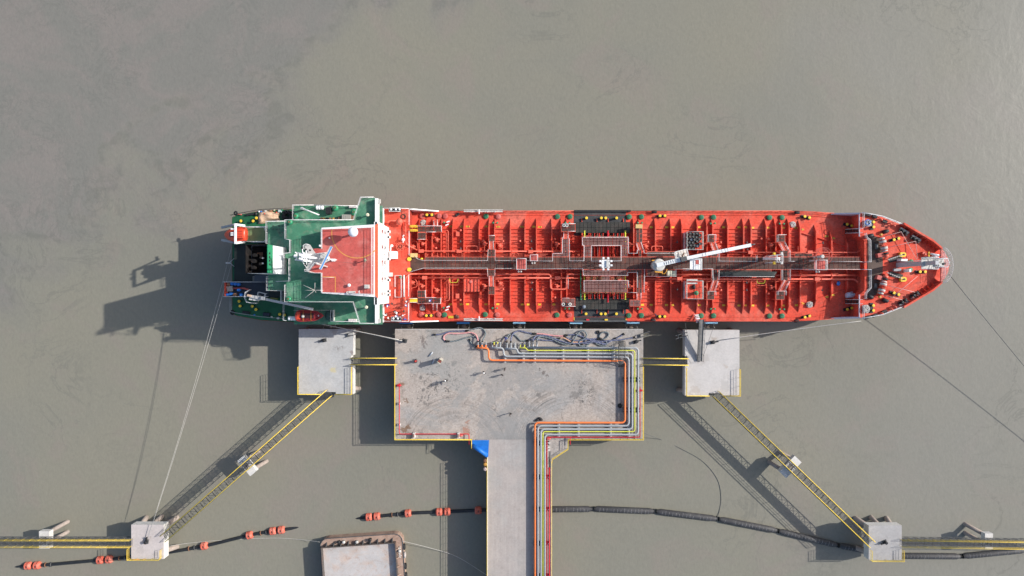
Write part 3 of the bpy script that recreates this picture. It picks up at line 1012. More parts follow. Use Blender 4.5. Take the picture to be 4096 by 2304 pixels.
for a, lb in ((1658, 'brown topped concrete bollard block on the fire main near the platform corner'), (1835, 'brown topped concrete bollard block on the fire main near the blue sheet')):
    c = P(a, 1739, ZQ)
    e = empty('anchor_block', c, lb, 'block', 'anchor blocks on the fire main')
    b = MB()
    b.box((c.x, c.y, ZQ + 0.5), (0.42, 1.05, 1.0), 0, 0.95)
    b.build('block', C_SIDE, e)
    b = MB()
    b.box((c.x, c.y, ZQ + 1.03), (0.2, 0.7, 0.06))
    b.build('cap', RUST, e)
for q in (1769, 1786, 1797):
    b = MB()
    c = P(2195, q, ZQ)
    b.box((c.x, c.y, ZQ + 0.3), (0.45, 0.28, 0.6))
    b.box((c.x, c.y, ZQ + 0.63), (0.5, 0.33, 0.06))
    b.build('junction_box', GREYW, label='grey junction box beside the fire main at the trestle mouth', cat='junction box', group='junction boxes at the trestle mouth')

# steel stair over the pipe row
st = empty('pipe_stair', P(2484, 1412, ZQ), 'dark open steel stair stepping over the pipe row', 'stair')
zt = ZQ + 2.0
b = MB()
for k in range(7):
    b.pbox(2473 + k * 3.7, 2474.2 + k * 3.7, 1383, 1447, zt - 0.05, zt)
b.build('landing', mat('open steel tread', (0.10, 0.10, 0.10), 0.7), st)
for k in (0, 1):
    ya, yb = (1385, 1364) if k == 0 else (1445, 1466)
    for i in range(7):
        q = ya + (yb - ya) * i / 6
        z = zt - (zt - ZQ) * (i + 1) / 7.5
        b = MB()
        b.pbox(2474, 2496, q - 1.4, q + 1.4, z - 0.04, z)
        b.build('tread', DGREY, st)
for a in (2473, 2497):
    b = MB()
    b.rail([P(a, 1364, ZQ), P(a, 1385, zt), P(a, 1445, zt), P(a, 1466, ZQ)], 1.05, 2, 0.03, 1.0)
    b.build('handrail', BLACK, st)

# ---------------------------------------------------------------- cargo hoses lying on the platform
LILAC = mat('lilac grey hose', (0.10, 0.115, 0.20), 0.6, 0.12, 2.0)
HGREY = mat('grey green hose', (0.125, 0.155, 0.165), 0.6, 0.12, 2.0)
HPINK = mat('faded pink hose', (0.62, 0.27, 0.27), 0.65, 0.12, 2.0, stain=(0.7, 0.45, 0.42), stain_amt=0.6, stain_scale=1.5)
HORAN = mat('faded orange hose', (0.58, 0.33, 0.21), 0.65, 0.10, 2.0)
def z2(pts): return [(1560 + a / 4.684, 1280 + q / 4.684) for a, q in pts]
def z3(pts): return [(2060 + a / 4.684, 1280 + q / 4.684) for a, q in pts]


def hose(pts, m, label, lift=0.0, stripe=None, r=0.145, rise=None):
    n = len(pts)
    w = []
    for i, (a, q) in enumerate(pts):
        z = ZQ + r + 0.01 + lift * (0.5 - 0.5 * math.cos(2 * math.pi * min(1, i / max(1, n - 1))))
        if rise and i >= n - 3:
            z = ZQ + (0.95 - 0.3 * (n - 1 - i)) if rise == 'end' else z
        if rise and rise == 'start' and i < 3:
            z = ZQ + 0.95 - 0.3 * i
        w.append(P(a, q, z))
    sp = spline(w, 6)
    e = empty('cargo_hose', (w[0].x, w[0].y, ZQ), label, 'hose', 'cargo hoses on the platform')
    b = MB()
    b.tube(sp, r, 10)
    b.build('hose', m, e)
    b = MB()                                     # helical marker line standing proud of the rubber
    k = 0
    for i in range(0, len(sp) - 2, 3):
        d = (sp[i + 2] - sp[i]).normalized()
        s = Vector((-d.y, d.x, 0))
        b.tube([sp[i] + s * r * 0.75 + Vector((0, 0, r * 0.72)), sp[i + 1] + Vector((0, 0, r * 1.03)), sp[i + 2] - s * r * 0.75 + Vector((0, 0, r * 0.72))], 0.016, 4)
    b.build('marker_line', mat('pale hose marker', (0.52, 0.53, 0.56), 0.6) if m is not HPINK else mat('white chalk', (0.72, 0.6, 0.58), 0.7), e, kind='stuff')
    for i, j in ((0, 3), (-1, -4)):
        b = MB()
        a, t = sp[i], sp[j]
        d = (t - a).normalized()
        b.cyl(a - d * 0.05, a + d * 0.35, r * 1.2, n=10)
        b.cyl(a - d * 0.12, a - d * 0.02, r * 1.65, n=10)
        b.build('flange', BLACK, e)
    return e


hose(z2([(830, 275), (960, 265), (1080, 225), (1200, 208), (1330, 208), (1440, 200)]), LILAC, 'lilac hose joined end to end with a grey hose looping to the orange pipe')
hose(z2([(1450, 198), (1560, 170), (1680, 145), (1760, 190), (1790, 260), (1755, 340), (1724, 425)]), HGREY, 'grey hose looping over to the middle orange branch', rise='end')
hose(z2([(1650, 425), (1640, 350), (1600, 270), (1500, 235), (1350, 250), (1200, 255), (1100, 250), (1020, 290), (1005, 350), (1060, 398)]), HPINK,
     'faded pink hose curling back from the first orange branch', rise='start')
hose(z2([(1090, 400), (1180, 398), (1280, 380), (1400, 340), (1540, 310), (1640, 330), (1690, 390), (1690, 460)]), HGREY, 'grey hose joined to the pink hose, ending beneath the orange branches')
hose(z2([(1490, 365), (1520, 430), (1580, 490), (1625, 505)]), HGREY, 'short grey hose stub beside the orange pipe end')
hose(z2([(2192, 425), (2190, 340), (2230, 275), (2330, 275), (2400, 335), (2450, 385), (2530, 392), (2590, 382)]), HGREY, 'grey hose from the first stub of the second grey pipe', rise='start')
hose(z3([(215, 388), (300, 370), (420, 365), (560, 380), (720, 390), (860, 440), (980, 455), (1080, 448)]), LILAC, 'lilac hose winding under the tangle towards the platform middle')
hose(z2([(2262, 425), (2270, 340), (2310, 250), (2380, 212), (2450, 205), (2560, 235)]) + z3([(220, 235), (345, 255)]), LILAC, 'lilac hose arching from the grey stub to the pink length', rise='start')
hose(z3([(375, 257), (520, 262), (700, 290), (860, 300), (935, 292)]), HPINK, 'faded pink length laid between two lilac hoses', )
hose(z3([(960, 285), (1080, 275), (1200, 290), (1330, 340), (1450, 380), (1600, 400), (1750, 388), (1950, 375), (2100, 350), (2240, 325)]), LILAC,
     'long lilac hose ending near the platform corner hook', 0.12)
hose(z3([(342, 425), (350, 350), (400, 300), (500, 290), (620, 300), (740, 350), (880, 400), (1000, 430), (1150, 440), (1300, 420), (1420, 398), (1560, 430), (1680, 455), (1770, 410), (1900, 345), (2040, 265)]),
     LILAC, 'long lilac hose snaking from the last grey stubs to the far bend', 0.2, rise='start')
hose(z3([(410, 425), (420, 350), (470, 310), (560, 320), (680, 350), (800, 410), (920, 450), (1020, 452), (1090, 390), (1150, 290), (1220, 212), (1290, 205), (1342, 270), (1310, 340), (1220, 390), (1195, 440), (1230, 485), (1330, 480), (1430, 420), (1560, 378)]),
     HGREY, 'grey hose thrown in two loops across the tangle', 0.35, rise='start')
hose(z3([(1600, 360), (1680, 348), (1740, 300), (1745, 245), (1670, 222), (1600, 260), (1582, 320), (1600, 345)]), HGREY, 'grey hose coiled in a single ring near the stair', 0.1)
hose(z3([(820, 350), (900, 335), (980, 370), (1060, 410), (1180, 415), (1300, 402)]), HORAN, 'faded orange hose lying across the tangle', 0.1)
hose(z3([(930, 310), (1030, 360), (1150, 390), (1300, 370), (1450, 355), (1560, 352)]), LILAC, 'lilac hose running beside the faded orange one', 0.15)
hose(z3([(1480, 420), (1560, 462), (1640, 487), (1715, 460), (1705, 400), (1650, 382)]), HGREY, 'grey hose bent like a hook beside the outer grey pipe', 0.1)
hose(z3([(1250, 455), (1400, 430), (1560, 420), (1700, 440), (1800, 390), (1880, 345)]), LILAC, 'dark lilac hose nearly buried in the tangle', 0.05)


def torus(c, rr, r, name, m, label, cat, n=16, tilt=None, group=None):
    b = MB()
    b.tube([(c[0] + rr * math.cos(2 * math.pi * k / n), c[1] + rr * math.sin(2 * math.pi * k / n), c[2] + (tilt or 0) * math.cos(2 * math.pi * k / n)) for k in range(n)], r, 8, closed=True)
    return b.build(name, m, label=label, cat=cat, group=group)


torus(P(2392, 1329, ZQ + 0.15), 0.24, 0.14, 'tyre', RUBBER, 'black tyre lying beside the coiled hose ring', 'tyre')
torus(P(2480.5, 1623, ZQ + 0.18), 0.32, 0.17, 'tyre', RUBBER, 'black tyre lying against the pipe row at the platform end', 'tyre')

# things standing about on the platform
b = MB()
c = P(1666, 1443, ZQ)
e = empty('wheeled_extinguisher', c, 'red wheeled fire extinguisher with a tall handle near the short walkway', 'extinguisher')
b.cyl((c.x, c.y, ZQ + 0.35), (c.x - 0.1, c.y + 0.05, ZQ + 1.35), 0.24, n=12)
b.sphere((c.x - 0.1, c.y + 0.05, ZQ + 1.35), 0.24, 10)
b.build('cylinder', mat('dark red enamel', (0.35, 0.03, 0.025), 0.4), e)
for k in (-1, 1):
    b = MB()
    b.cyl((c.x - 0.1, c.y + k * 0.3, ZQ + 0.25), (c.x - 0.1, c.y + k * 0.36, ZQ + 0.25), 0.25, n=12)
    b.build('wheel', RUBBER, e)
b = MB()
b.tube([(c.x - 0.1, c.y + 0.2, ZQ + 0.3), (c.x - 0.1, c.y + 0.3, ZQ + 1.9), (c.x + 0.3, c.y + 0.35, ZQ + 1.9), (c.x + 0.3, c.y + 0.0, ZQ + 1.9)], 0.03, 5)
b.build('handle', BLACK, e)
c = P(1765, 1439, ZQ)
e = empty('sentry_box', c, 'tall narrow brown roofed sentry box with white edges throwing a long shadow', 'box')
rz = R(-33)
b = MB()
b.box((c.x, c.y, ZQ + 1.35), (0.62, 0.72, 2.7), rz)
b.build('body', mat('dull white board', (0.5, 0.46, 0.40), 0.7), e)
b = MB()
b.box((c.x, c.y, ZQ + 2.73), (0.66, 0.6, 0.06), rz)
b.build('roof', mat('brown roof', (0.20, 0.055, 0.04), 0.7), e)
for k in (-1, 1):
    b = MB()
    b.box((c.x - math.sin(rz) * k * 0.36, c.y + math.cos(rz) * k * 0.36, ZQ + 2.76), (0.78, 0.1, 0.12), rz)
    b.build('trim', CREAM, e)
b = MB()
b.tube([(c.x - 0.3, c.y + 0.25, ZQ + 2.2), (c.x - 0.75, c.y + 0.2, ZQ + 2.3), (c.x - 0.7, c.y + 0.65, ZQ + 2.3)], 0.03, 5)
b.build('bracket', DGREY, e)
for (a, q, rz, lb) in ((1724, 1416, 0.85, 'silver metal tube lying clear of the sentry box'), (1733, 1446, 1.15, 'silver metal tube lying in the shadow of the sentry box')):
    c = P(a, q, ZQ + 0.16)
    b = MB()
    d = Vector((math.cos(rz), math.sin(rz), 0)) * 0.5
    b.cyl(c - d, c + d, 0.13, n=12)
    b.cyl(c - d * 0.95, c - d * 1.06, 0.15, n=12)
    b.build('metal_tube', mat('silver tube', (0.42, 0.46, 0.52), 0.35, metal=0.3), label=lb, cat='tube')
for (a, q, rz, lb, sz) in ((2148, 1680, 0.6, 'crumpled black sack lying at the orange pipe corner', 0.5), (2162, 1676, -0.6, 'long black sack lying beside the crumpled one', 0.55)):
    c = P(a, q, ZQ + 0.2)
    b = MB()
    b.sphere(c, sz, 12, 1.0, 0.5, 0.42)
    o = b.build('black_sack', RUBBER, label=lb, cat='sack')
    o.rotation_euler.z = rz
    for v in o.data.vertices:
        v.co += Vector((random.uniform(-.04, .04), random.uniform(-.04, .04), random.uniform(-.03, .03)))

# blue sheet in the platform corner, with a roll
ts = empty('blue_sheet', P(1920, 1790, ZQ), 'bright blue tarpaulin spread and rolled in the corner beside the trestle', 'tarpaulin')
b = MB()
zz = ZQ + 0.03
b.pprism([(1889, 1760.5), (1956, 1760.5), (1953, 1827), (1944, 1829), (1889, 1787)], zz - 0.02, zz)
b.build('sheet', TARP, ts)
b = MB()
b.tube([P(1892, 1783, zz + 0.3), P(1948, 1822, zz + 0.3)], 0.42, 14)
b.build('roll', TARP, ts)
# rusty cylinders hung outside the trestle railing
for (q, m, lb) in ((1842, RUST, 'rusty drum hung outside the trestle railing below the blue sheet'), (1857, mat('amber enamel', (0.55, 0.28, 0.06), 0.5), 'amber buoy hung outside the trestle railing'),
                   (1876, mat('pale pink enamel', (0.55, 0.42, 0.38), 0.6), 'pale round buoy hung outside the trestle railing')):
    c = P(1941, q, ZQ - 0.1)
    b = MB()
    b.lathe(c.x, c.y, [(0.2, c.z - 0.8), (0.38, c.z - 0.6), (0.38, c.z + 0.15), (0.3, c.z + 0.25), (0.12, c.z + 0.28)], 12)
    b.build('hanging_buoy', m, label=lb, cat='buoy')

# gangway from the right hand dolphin up to the ship's rail
g = empty('gangway', P(2800, 1440, ZQ), 'grey steel gangway rising from the dolphin to the deck edge', 'gangway')
ga, gb = P(2798, 1445, ZQ + 0.2), P(2806, 1278, 8.4)
b = MB()
d = (gb - ga)
n = 22
for i in range(n):
    p, q = ga.lerp(gb, i / n), ga.lerp(gb, (i + 0.93) / n)
    t = MB()
    t.beam(p, q, 0.85, 0.06)
    t.build('tread_plate', mat('dull gangway steel', (0.21, 0.20, 0.19), 0.7, 0.2, 1.0), g)
for k in (-0.45, 0.45):
    o_ = Vector((k, 0, 0))
    t = MB()
    t.beam(ga + o_, gb + o_, 0.08, 0.24)
    t.build('stringer', DGREY, g)
    t = MB()
    t.rail([ga + o_ * 1.05 + Vector((0, 0, 0.1)), gb + o_ * 1.05 + Vector((0, 0, 0.1))], 1.1, 2, 0.025, 1.4)
    t.build('handrail', DGREY, g)
for (a0, lb) in ((2741, 'wire stay on the open side of the gangway'), (2858, 'wire stay on the hook side of the gangway')):
    t = MB()
    t.tube(spline([P(a0, 1292, 7.8), P(a0 + (9 if a0 < 2800 else -15), 1340, 6.9), P(2783 if a0 < 2800 else 2813, 1425, 5.9)], 6), 0.03, 5)
    t.build('wire_stay', DGREY, label=lb, cat='wire', group='wire stays of the gangway')


# ================================================================ floating pipelines
CORAL = mat('coral float plastic', (0.62, 0.135, 0.085), 0.55, 0.12, 1.0, stain=(0.62, 0.36, 0.30), stain_amt=0.45, stain_scale=1.2, stain2=(0.62, 0.05, 0.03), stain2_amt=0.4, stain2_scale=1.1)
HOSEB = mat('wet black hose', (0.022, 0.024, 0.027), 0.4, 0.25, 1.0)
HOSEG = mat('weathered black hose', (0.048, 0.048, 0.052), 0.6, 0.2, 1.0, stain=(0.10, 0.098, 0.095), stain_amt=0.45, stain_scale=0.7)
SCUFF = mat('pale hose banding', (0.30, 0.30, 0.30), 0.8, 0.2, 2.0)


def along(pts, px):
    for (a, b_) in zip(pts, pts[1:]):
        if a[0] <= px <= b_[0]:
            t = (px - a[0]) / (b_[0] - a[0])
            return a[1] + (b_[1] - a[1]) * t, math.atan2(-(b_[1] - a[1]), b_[0] - a[0])
    return pts[-1][1], 0.0


def float_line(pts, floats, joints, label, dip):
    w = []
    for i, (a, q) in enumerate(pts):
        w.append(P(a, q, 0.05 - (0.42 if i in dip else 0)))
    e = empty('floating_pipeline', (w[0].x, w[0].y, 0), label, 'floating pipeline')
    b = MB()
    b.tube(spline(w, 6), 0.36, 12)
    b.build('pipe', HOSEB, e)
    for fx in floats:
        q, ang = along(pts, fx)
        c = P(fx, q, 0.28)
        d = Vector((math.cos(ang), math.sin(ang), 0))
        b = MB()
        prof = [(-0.68, 0.5), (-0.66, 0.62), (-0.46, 0.80), (-0.25, 0.80), (-0.22, 0.75), (-0.19, 0.80), (0.02, 0.80), (0.05, 0.75), (0.08, 0.80), (0.34, 0.80), (0.64, 0.60), (0.67, 0.46)]
        b.tube([c + d * t for t, r in prof], 0.8, 14, r_list=[r for t, r in prof])
        b.build('float', CORAL, e)
        b = MB()
        b.beam(c + d * 0.05 + Vector((-0.0, 0, 0.78)) - Vector((-d.y, d.x, 0)) * 0.2, c + d * 0.05 + Vector((0, 0, 0.78)) + Vector((-d.y, d.x, 0)) * 0.2, 0.12, 0.1)
        b.build('clamp', BLACK, e)
    for jx in joints:
        q, ang = along(pts, jx)
        c = P(jx, q, 0.06)
        d = Vector((math.cos(ang), math.sin(ang), 0))
        for k in (-0.6, 0.6):
            b = MB()
            b.cyl(c + d * (k - 0.07), c + d * (k + 0.07), 0.5, n=12)
            b.build('flange', RUST if k < 0 else DGREY, e)
    return e


float_line([(35, 2266), (60, 2265.5), (120, 2262), (150, 2261), (215, 2256.5), (400, 2240), (440, 2237), (560, 2224), (680, 2208), (830, 2181), (1000, 2140), (1090, 2124), (1130, 2119), (1200, 2106), (1232, 2099)],
           [114, 150, 402, 438, 547, 583, 818, 999, 1092, 1126], [195, 490, 768, 1055], 'black floating pipeline with coral floats passing beneath the pinkish mooring dolphin', (0, 1, 13, 14))
float_line([(1385, 2077.5), (1420, 2073), (1480, 2067.5), (1510, 2065), (1632, 2053), (1760, 2047.5), (1910, 2041), (2000, 2039), (2215, 2036)],
           [1476, 1508, 1632, 1757, 1789, 1913], [1580], 'black floating pipeline with coral floats running under the trestle', (0, 1))


def big_hose(segs, label):
    c0 = P(segs[0][0], segs[0][1], 0)
    e = empty('floating_hose', c0, label, 'floating hose')
    for (x0, y0, x1, y1) in segs:
        a, t = P(x0, y0, 0.22), P(x1, y1, 0.22)
        d = (t - a)
        ln = d.length
        d.normalize()
        sag = Vector((d.y, -d.x, 0)) * (-0.0)
        b = MB()
        prof = [(0, 0.42), (0.35, 0.45), (0.95, 0.62), (ln - 0.95, 0.62), (ln - 0.35, 0.45), (ln, 0.42)]
        b.tube([a + d * q for q, r in prof], 0.6, 16, r_list=[r for q, r in prof])
        o = b.build('hose_string', HOSEG, e)
        b = MB()
        n = int((ln - 2.2) / 0.72)
        s = Vector((-d.y, d.x, 0))
        for i in range(n + 1):
            if random.random() < 0.1:
                continue
            c = a + d * (1.2 + i * 0.72 + random.uniform(-.05, .05))
            k0, k1 = random.uniform(35, 75), random.uniform(115, 165)
            b.tube([c + s * (0.63 * math.cos(R(th))) + Vector((0, 0, 0.63 * math.sin(R(th)))) + d * 0.05 * math.cos(R(th)) for th in [k0 + (k1 - k0) * k / 5 for k in range(6)]], 0.028, 4)
        b.build('banding', SCUFF, o, kind='stuff')
        for q in (0.06, ln - 0.06):
            b = MB()
            b.cyl(a + d * (q - 0.06), a + d * (q + 0.06), 0.5, n=14)
            b.build('flange', BLACK, o)
    return e


big_hose([(2160, 2037, 2370, 2036), (2376, 2035, 2617, 2045), (2624, 2045.5, 2868, 2075), (2875, 2076.5, 3108, 2122), (3114, 2124, 3348, 2180), (3354, 2182, 3580, 2222), (3586, 2223, 3842, 2225), (3850, 2224.5, 4100, 2200), (4106, 2199, 4330, 2170)],
         'thick banded black floating hose strung past the grey mooring dolphin')

# ================================================================ deck barge
BRUST = mat('rusted beige barge deck', (0.36, 0.25, 0.195), 0.85, 0.15, 0.8, stain=(0.20, 0.11, 0.08), stain_amt=0.55, stain_scale=0.6, stain2=(0.42, 0.36, 0.32), stain2_amt=0.5, stain2_scale=0.9)
BFLOOR = mat('scraped barge hold floor', (0.47, 0.445, 0.43), 0.8, 0.08, 0.4, stain=(0.50, 0.35, 0.26), stain_amt=0.85, stain_scale=0.16, stain2=(0.36, 0.25, 0.20), stain2_amt=0.6, stain2_scale=0.9)
zb = 2.0
bo = P(1279, 2156, zb)
bu = (P(1592, 2135, zb) - bo)
bu.normalize()
bv = Vector((bu.y, -bu.x, 0))
BW, BL_ = 16.9, 40.0
barge = empty('deck_barge', (bo + bu * BW / 2 + bv * 8) * Vector((1, 1, 0)) if False else Vector(((bo + bu * BW / 2).x, (bo + bv * 8).y, 0)), 'rusty open deck barge moored below the trestle', 'barge')


def BP(u, v, z):
    q = bo + bu * u + bv * v
    return Vector((q.x, q.y, z))


def rounded(u0, u1, v0, v1, r, n=4):
    pts = []
    for (cu, cv, a0) in ((u0 + r, v0 + r, 180), (u1 - r, v0 + r, 270), (u1 - r, v1 - r, 0), (u0 + r, v1 - r, 90)):
        for k in range(n + 1):
            a = R(a0 + 90 * k / n)
            pts.append((cu + r * math.cos(a), cv + r * math.sin(a)))
    return pts


b = MB()
b.prism([(BP(u, v, 0).x, BP(u, v, 0).y) for u, v in rounded(0, BW, 0, BL_, 1.6)], -0.8, zb)
b.build('hull', BRUST, barge)
b = MB()
b.tube([BP(u, v, zb + 0.02) for u, v in rounded(0, BW, 0, BL_, 1.6)], 0.09, 6, closed=True)
b.build('rubbing_edge', DGREY, barge)
wv = [(0.45, 1.5), (BW - 1.35, 1.5), (BW - 1.35, BL_), (0.45, BL_)]
b = MB()
for i, (p, q) in enumerate(((wv[0], wv[1]), (wv[1], wv[2]), (wv[0], wv[3]))):
    b.beam(BP(*p, zb + 0.55), BP(*q, zb + 0.55), 0.14, 1.1)
b.build('coaming', mat('dark coaming steel', (0.085, 0.075, 0.07), 0.7, 0.2, stain=(0.22, 0.12, 0.08), stain_amt=0.5, stain_scale=1.0), barge)
b = MB()
b.prism([(BP(u, v, 0).x, BP(u, v, 0).y) for u, v in ((0.55, 1.6), (BW - 1.45, 1.6), (BW - 1.45, BL_ - 1), (0.55, BL_ - 1))], zb - 0.05, zb + 0.05)
b.build('hold_floor', BFLOOR, barge)
for i in range(10):
    u = 1.4 + i * 1.5
    b = MB()
    for k in (-0.05, 0.05):
        pass
    a0, a1, a2 = BP(u, 1.43, zb), BP(u, 0.75, zb), BP(u, 1.43, zb + 1.05)
    t = bu * 0.06
    b.add([a0 - t, a1 - t, a2 - t, a0 + t, a1 + t, a2 + t], [(0, 1, 2), (5, 4, 3), (0, 3, 4, 1), (1, 4, 5, 2), (2, 5, 3, 0)])
    b.build('coaming_bracket', DGREY, barge)
for i in range(12):
    v = 3.0 + i * 1.75
    b = MB()
    a0, a1, a2 = BP(BW - 1.28, v, zb), BP(BW - 0.75, v, zb), BP(BW - 1.28, v, zb + 1.0)
    t = bv * 0.06
    b.add([a0 - t, a1 - t, a2 - t, a0 + t, a1 + t, a2 + t], [(0, 1, 2), (5, 4, 3), (0, 3, 4, 1), (1, 4, 5, 2), (2, 5, 3, 0)])
    b.build('coaming_bracket', BRUST, barge)
for (u, v, m) in ((4.0, 0.75, BLACK), (5.0, 0.8, GREYW), (10.4, 0.7, BLACK), (7.7, 0.95, GREYW), (BW - 0.6, 3.4, GREYW), (BW - 0.5, 9.0, BRUST)):
    b = MB()
    c = BP(u, v, zb)
    b.lathe(c.x, c.y, [(0.28, zb), (0.24, zb + 0.55), (0.33, zb + 0.6), (0.30, zb + 0.72), (0.1, zb + 0.75)], 12)
    b.build('bitt', m, barge)
b = MB()
for k in range(26):
    a = k * 0.8
    r = 0.15 + 0.022 * k
    b.v and None
b.tube(spline([BP(BW - 0.75 + 0.42 * math.sin(k * 1.9) * (0.4 + 0.6 * random.random()), 2.6 + k * 0.11, zb + 0.08 + 0.1 * random.random()) for k in range(22)], 3), 0.06, 5)
b.build('rope_heap', mat('white rope', (0.62, 0.60, 0.57), 0.8), label='white rope heaped on the corner of the rusty barge', cat='rope')
c = BP(2.7, 8.9, zb + 0.05)
b = MB()
b.lathe(c.x, c.y, [(0.45, zb + 0.05), (0.42, zb + 0.5), (0.3, zb + 0.7), (0.42, zb + 0.85), (0.1, zb + 0.9)], 12)
b.build('capstan', RUST, barge)
for i, v in enumerate((2.9, 4.6, 6.9, 8.8, 11.5)):
    q = BP(BW + 0.22, v, zb - 0.5)
    b = MB()
    b.tube([q + bv * (0.5 * math.cos(k * math.pi / 8)) + Vector((0, 0, 0.5 * math.sin(k * math.pi / 8))) for k in range(16)], 0.17, 8, closed=True)
    b.build('tyre_fender', RUBBER if i != 1 else mat('pale worn rubber', (0.4, 0.36, 0.34), 0.8), label='worn tyre fender hung on the trestle side of the barge', cat='tyre', group='tyres hung along the barge side')


# ================================================================ mooring lines and loose wires
def rope(pts, r, m, label, sag=0.0, n=10, cat='mooring line', group=None):
    pts = [Vector(q) for q in pts]
    if len(pts) == 2 and sag:
        a, t = pts
        pts = [a.lerp(t, k / n) - Vector((0, 0, sag * 4 * (k / n) * (1 - k / n))) for k in range(n + 1)]
    else:
        pts = spline(pts, 8) if len(pts) > 2 else pts
    b = MB()
    b.tube(pts, r, 6)
    return b.build('mooring_line' if cat == 'mooring line' else cat.replace(' ', '_'), m, label=label, cat=cat, group=group)


rope([P(926, 990, 12.0), P(590, 2152, ZQ + 0.6)], 0.028, ROPE, 'pale stern line from beside the lifeboat to the pinkish dolphin', 1.2)
rope([P(927, 1052, 12.0), P(592, 2153, ZQ + 0.6)], 0.028, ROPE, 'pale stern line from the transom roller to the pinkish dolphin', 0.7)
rope([P(1215, 1283, 10.5), P(1612, 1362, ZQ + 0.5)], 0.06, ROPE, 'pale spring line passing over the pale grey dolphin, nearer its face', 0.4)
rope([P(1222, 1284, 10.4), P(1614, 1365, ZQ + 0.5)], 0.06, ROPE, 'pale spring line doubled beside the first over the pale grey dolphin', 0.6)
rope([P(3445, 1284, 11.0), P(2905, 1357, ZQ + 1.3)], 0.055, ROPE, 'pale breast line from the forecastle to the gangway dolphin', 0.9)
rope([P(2905, 1357, ZQ + 1.3), P(2880, 1360, ZQ + 0.6), P(2856, 1366, ZQ + 0.5)], 0.04, ROPED, 'slack dark wire tail at the hook on the gangway dolphin', cat='wire')
rope([P(3796, 1097, 11.2), P(4420, 1850, 4.5)], 0.06, ROPED, 'dark head line running from the bow out over the water', 0.3)
rope([P(1608, 2164, 2.3), P(1725, 2193, 0.9), P(1830, 2228, 0.15), P(1946, 2300, 0.6), P(1990, 2330, 3.0)], 0.04, ROPE, 'thin pale line from the barge corner towards the trestle', cat='barge line')
rope([P(1278, 2168, 2.2), P(1200, 2158, 0.4), P(1090, 2152, 0.05), P(900, 2160, 0.05), P(760, 2172, 0.4), P(668, 2186, 2.6)], 0.035, ROPE, 'thin pale line from the barge to the pinkish dolphin', cat='barge line')
rope([P(2574, 1732, 3.5), P(2640, 1757, 0.1), P(2720, 1793, 0.04), P(2810, 1845, 0.04), P(2868, 1915, 0.04), P(2884, 1985, 0.04), P(2878, 2040, 0.04), P(2868, 2074, 0.2)], 0.05, ROPED, 'thin dark hose drifting in a curve from the platform to the floating hose', cat='drifting hose')


# ================================================================ the tanker
YC = 4.33                       # centre line of the ship
ZM, ZC = 7.0, 7.35              # main deck at the side and at the flat middle
ZR = 10.4                       # raised poop and forecastle decks
ship = empty('oil_tanker', (14, YC, 0), 'red decked oil tanker with green and white superstructure lying alongside the jetty', 'ship')
HB = [(-54.0, 9.3), (-53, 9.75), (-48.3, 10.6), (-42, 10.95), (56, 10.95), (60, 10.75), (63.5, 10.45), (67.4, 10.2), (71, 9.5), (73.7, 8.45), (74.8, 8.0), (80.4, 4.7), (82.6, 2.8), (83.7, 1.5), (84.2, 0.4)]
XB0, XF = X(1640, ZR), X(3439, ZR)           # breaks of poop and forecastle


def hb(x):
    if x <= HB[0][0]:
        return HB[0][1]
    for (a, p), (b_, q) in zip(HB, HB[1:]):
        if x <= b_:
            return p + (q - p) * (x - a) / (b_ - a)
    return 0.3


def outline(x0, x1, inset=0.0, step=2.0):
    xs = [x0] + [q[0] for q in HB if x0 < q[0] < x1] + [x1]
    up = [(x, YC + hb(x) - inset) for x in xs]
    dn = [(x, YC - hb(x) + inset) for x in xs]
    return up + dn[::-1]


# hull shell: flared bow, cut away counter at the stern
b = MB()
xs = [q[0] for q in HB]
rows = []
for z, f in ((-1.5, 0.0), (1.0, 0.35), (4.0, 0.75), (ZM - 0.02, 1.0)):
    r_ = []
    for x in xs:
        k = hb(x)
        t = max(0.0, (x - 56) / 28.2)
        xx = x - t * t * (1 - f) * 9
        kk = k * (1 - 0.45 * t * (1 - f))
        t2 = max(0.0, (-42 - x) / 12)
        kk *= 1 - 0.25 * t2 * (1 - f)
        xx += t2 * (1 - f) * 5
        r_.append((xx, kk))
    rows.append((z, r_))
n = len(xs)
for z, r_ in rows:
    for x, k in r_:
        b.v.append((x, YC + k, z))
    for x, k in r_:
        b.v.append((x, YC - k, z))
for i in range(len(rows) - 1):
    o, p = i * 2 * n, (i + 1) * 2 * n
    for j in range(n - 1):
        b.face([o + j, p + j, p + j + 1, o + j + 1])
        b.face([o + n + j + 1, p + n + j + 1, p + n + j, o + n + j])
    b.face([o, o + n, p + n, p])
    b.face([o + n - 1, p + n - 1, p + 2 * n - 1, o + 2 * n - 1])
b.build('hull', HULLRED, ship)


# main deck with camber, one sheet
def deck_strip(mb, x0, x1, rows_, zf):
    pass


b = MB()
XK = 7.85                       # half breadth of the knuckle
md = [q[0] for q in HB if XB0 - 0.5 < q[0] < XF + 2]
mx = [XB0 - 0.3] + [q for q in md if XB0 < q < XF] + [XF + 1.5]
for x in mx:
    k = hb(x)
    kk = min(XK, k - 2.6)
    if x > 50:
        kk = max(4.2, min(kk, 7.85 - (x - 52) * 0.235))
    for y, z in ((k, ZM), (kk, ZC), (-kk, ZC), (-k, ZM)):
        b.v.append((x, YC + y, z))
for i in range(len(mx) - 1):
    for j in range(3):
        b.face([i * 4 + j, i * 4 + j + 1, i * 4 + 5 + j, i * 4 + 4 + j])
b.build('main_deck', RED, ship)


def deck_z(x, y):
    k = hb(x)
    kk = min(XK, k - 2.6)
    if x > 50:
        kk = max(4.2, min(kk, 7.85 - (x - 52) * 0.235))
    a = abs(y - YC)
    return ZC if a <= kk else ZM + (ZC - ZM) * max(0, (k - a) / (k - kk))


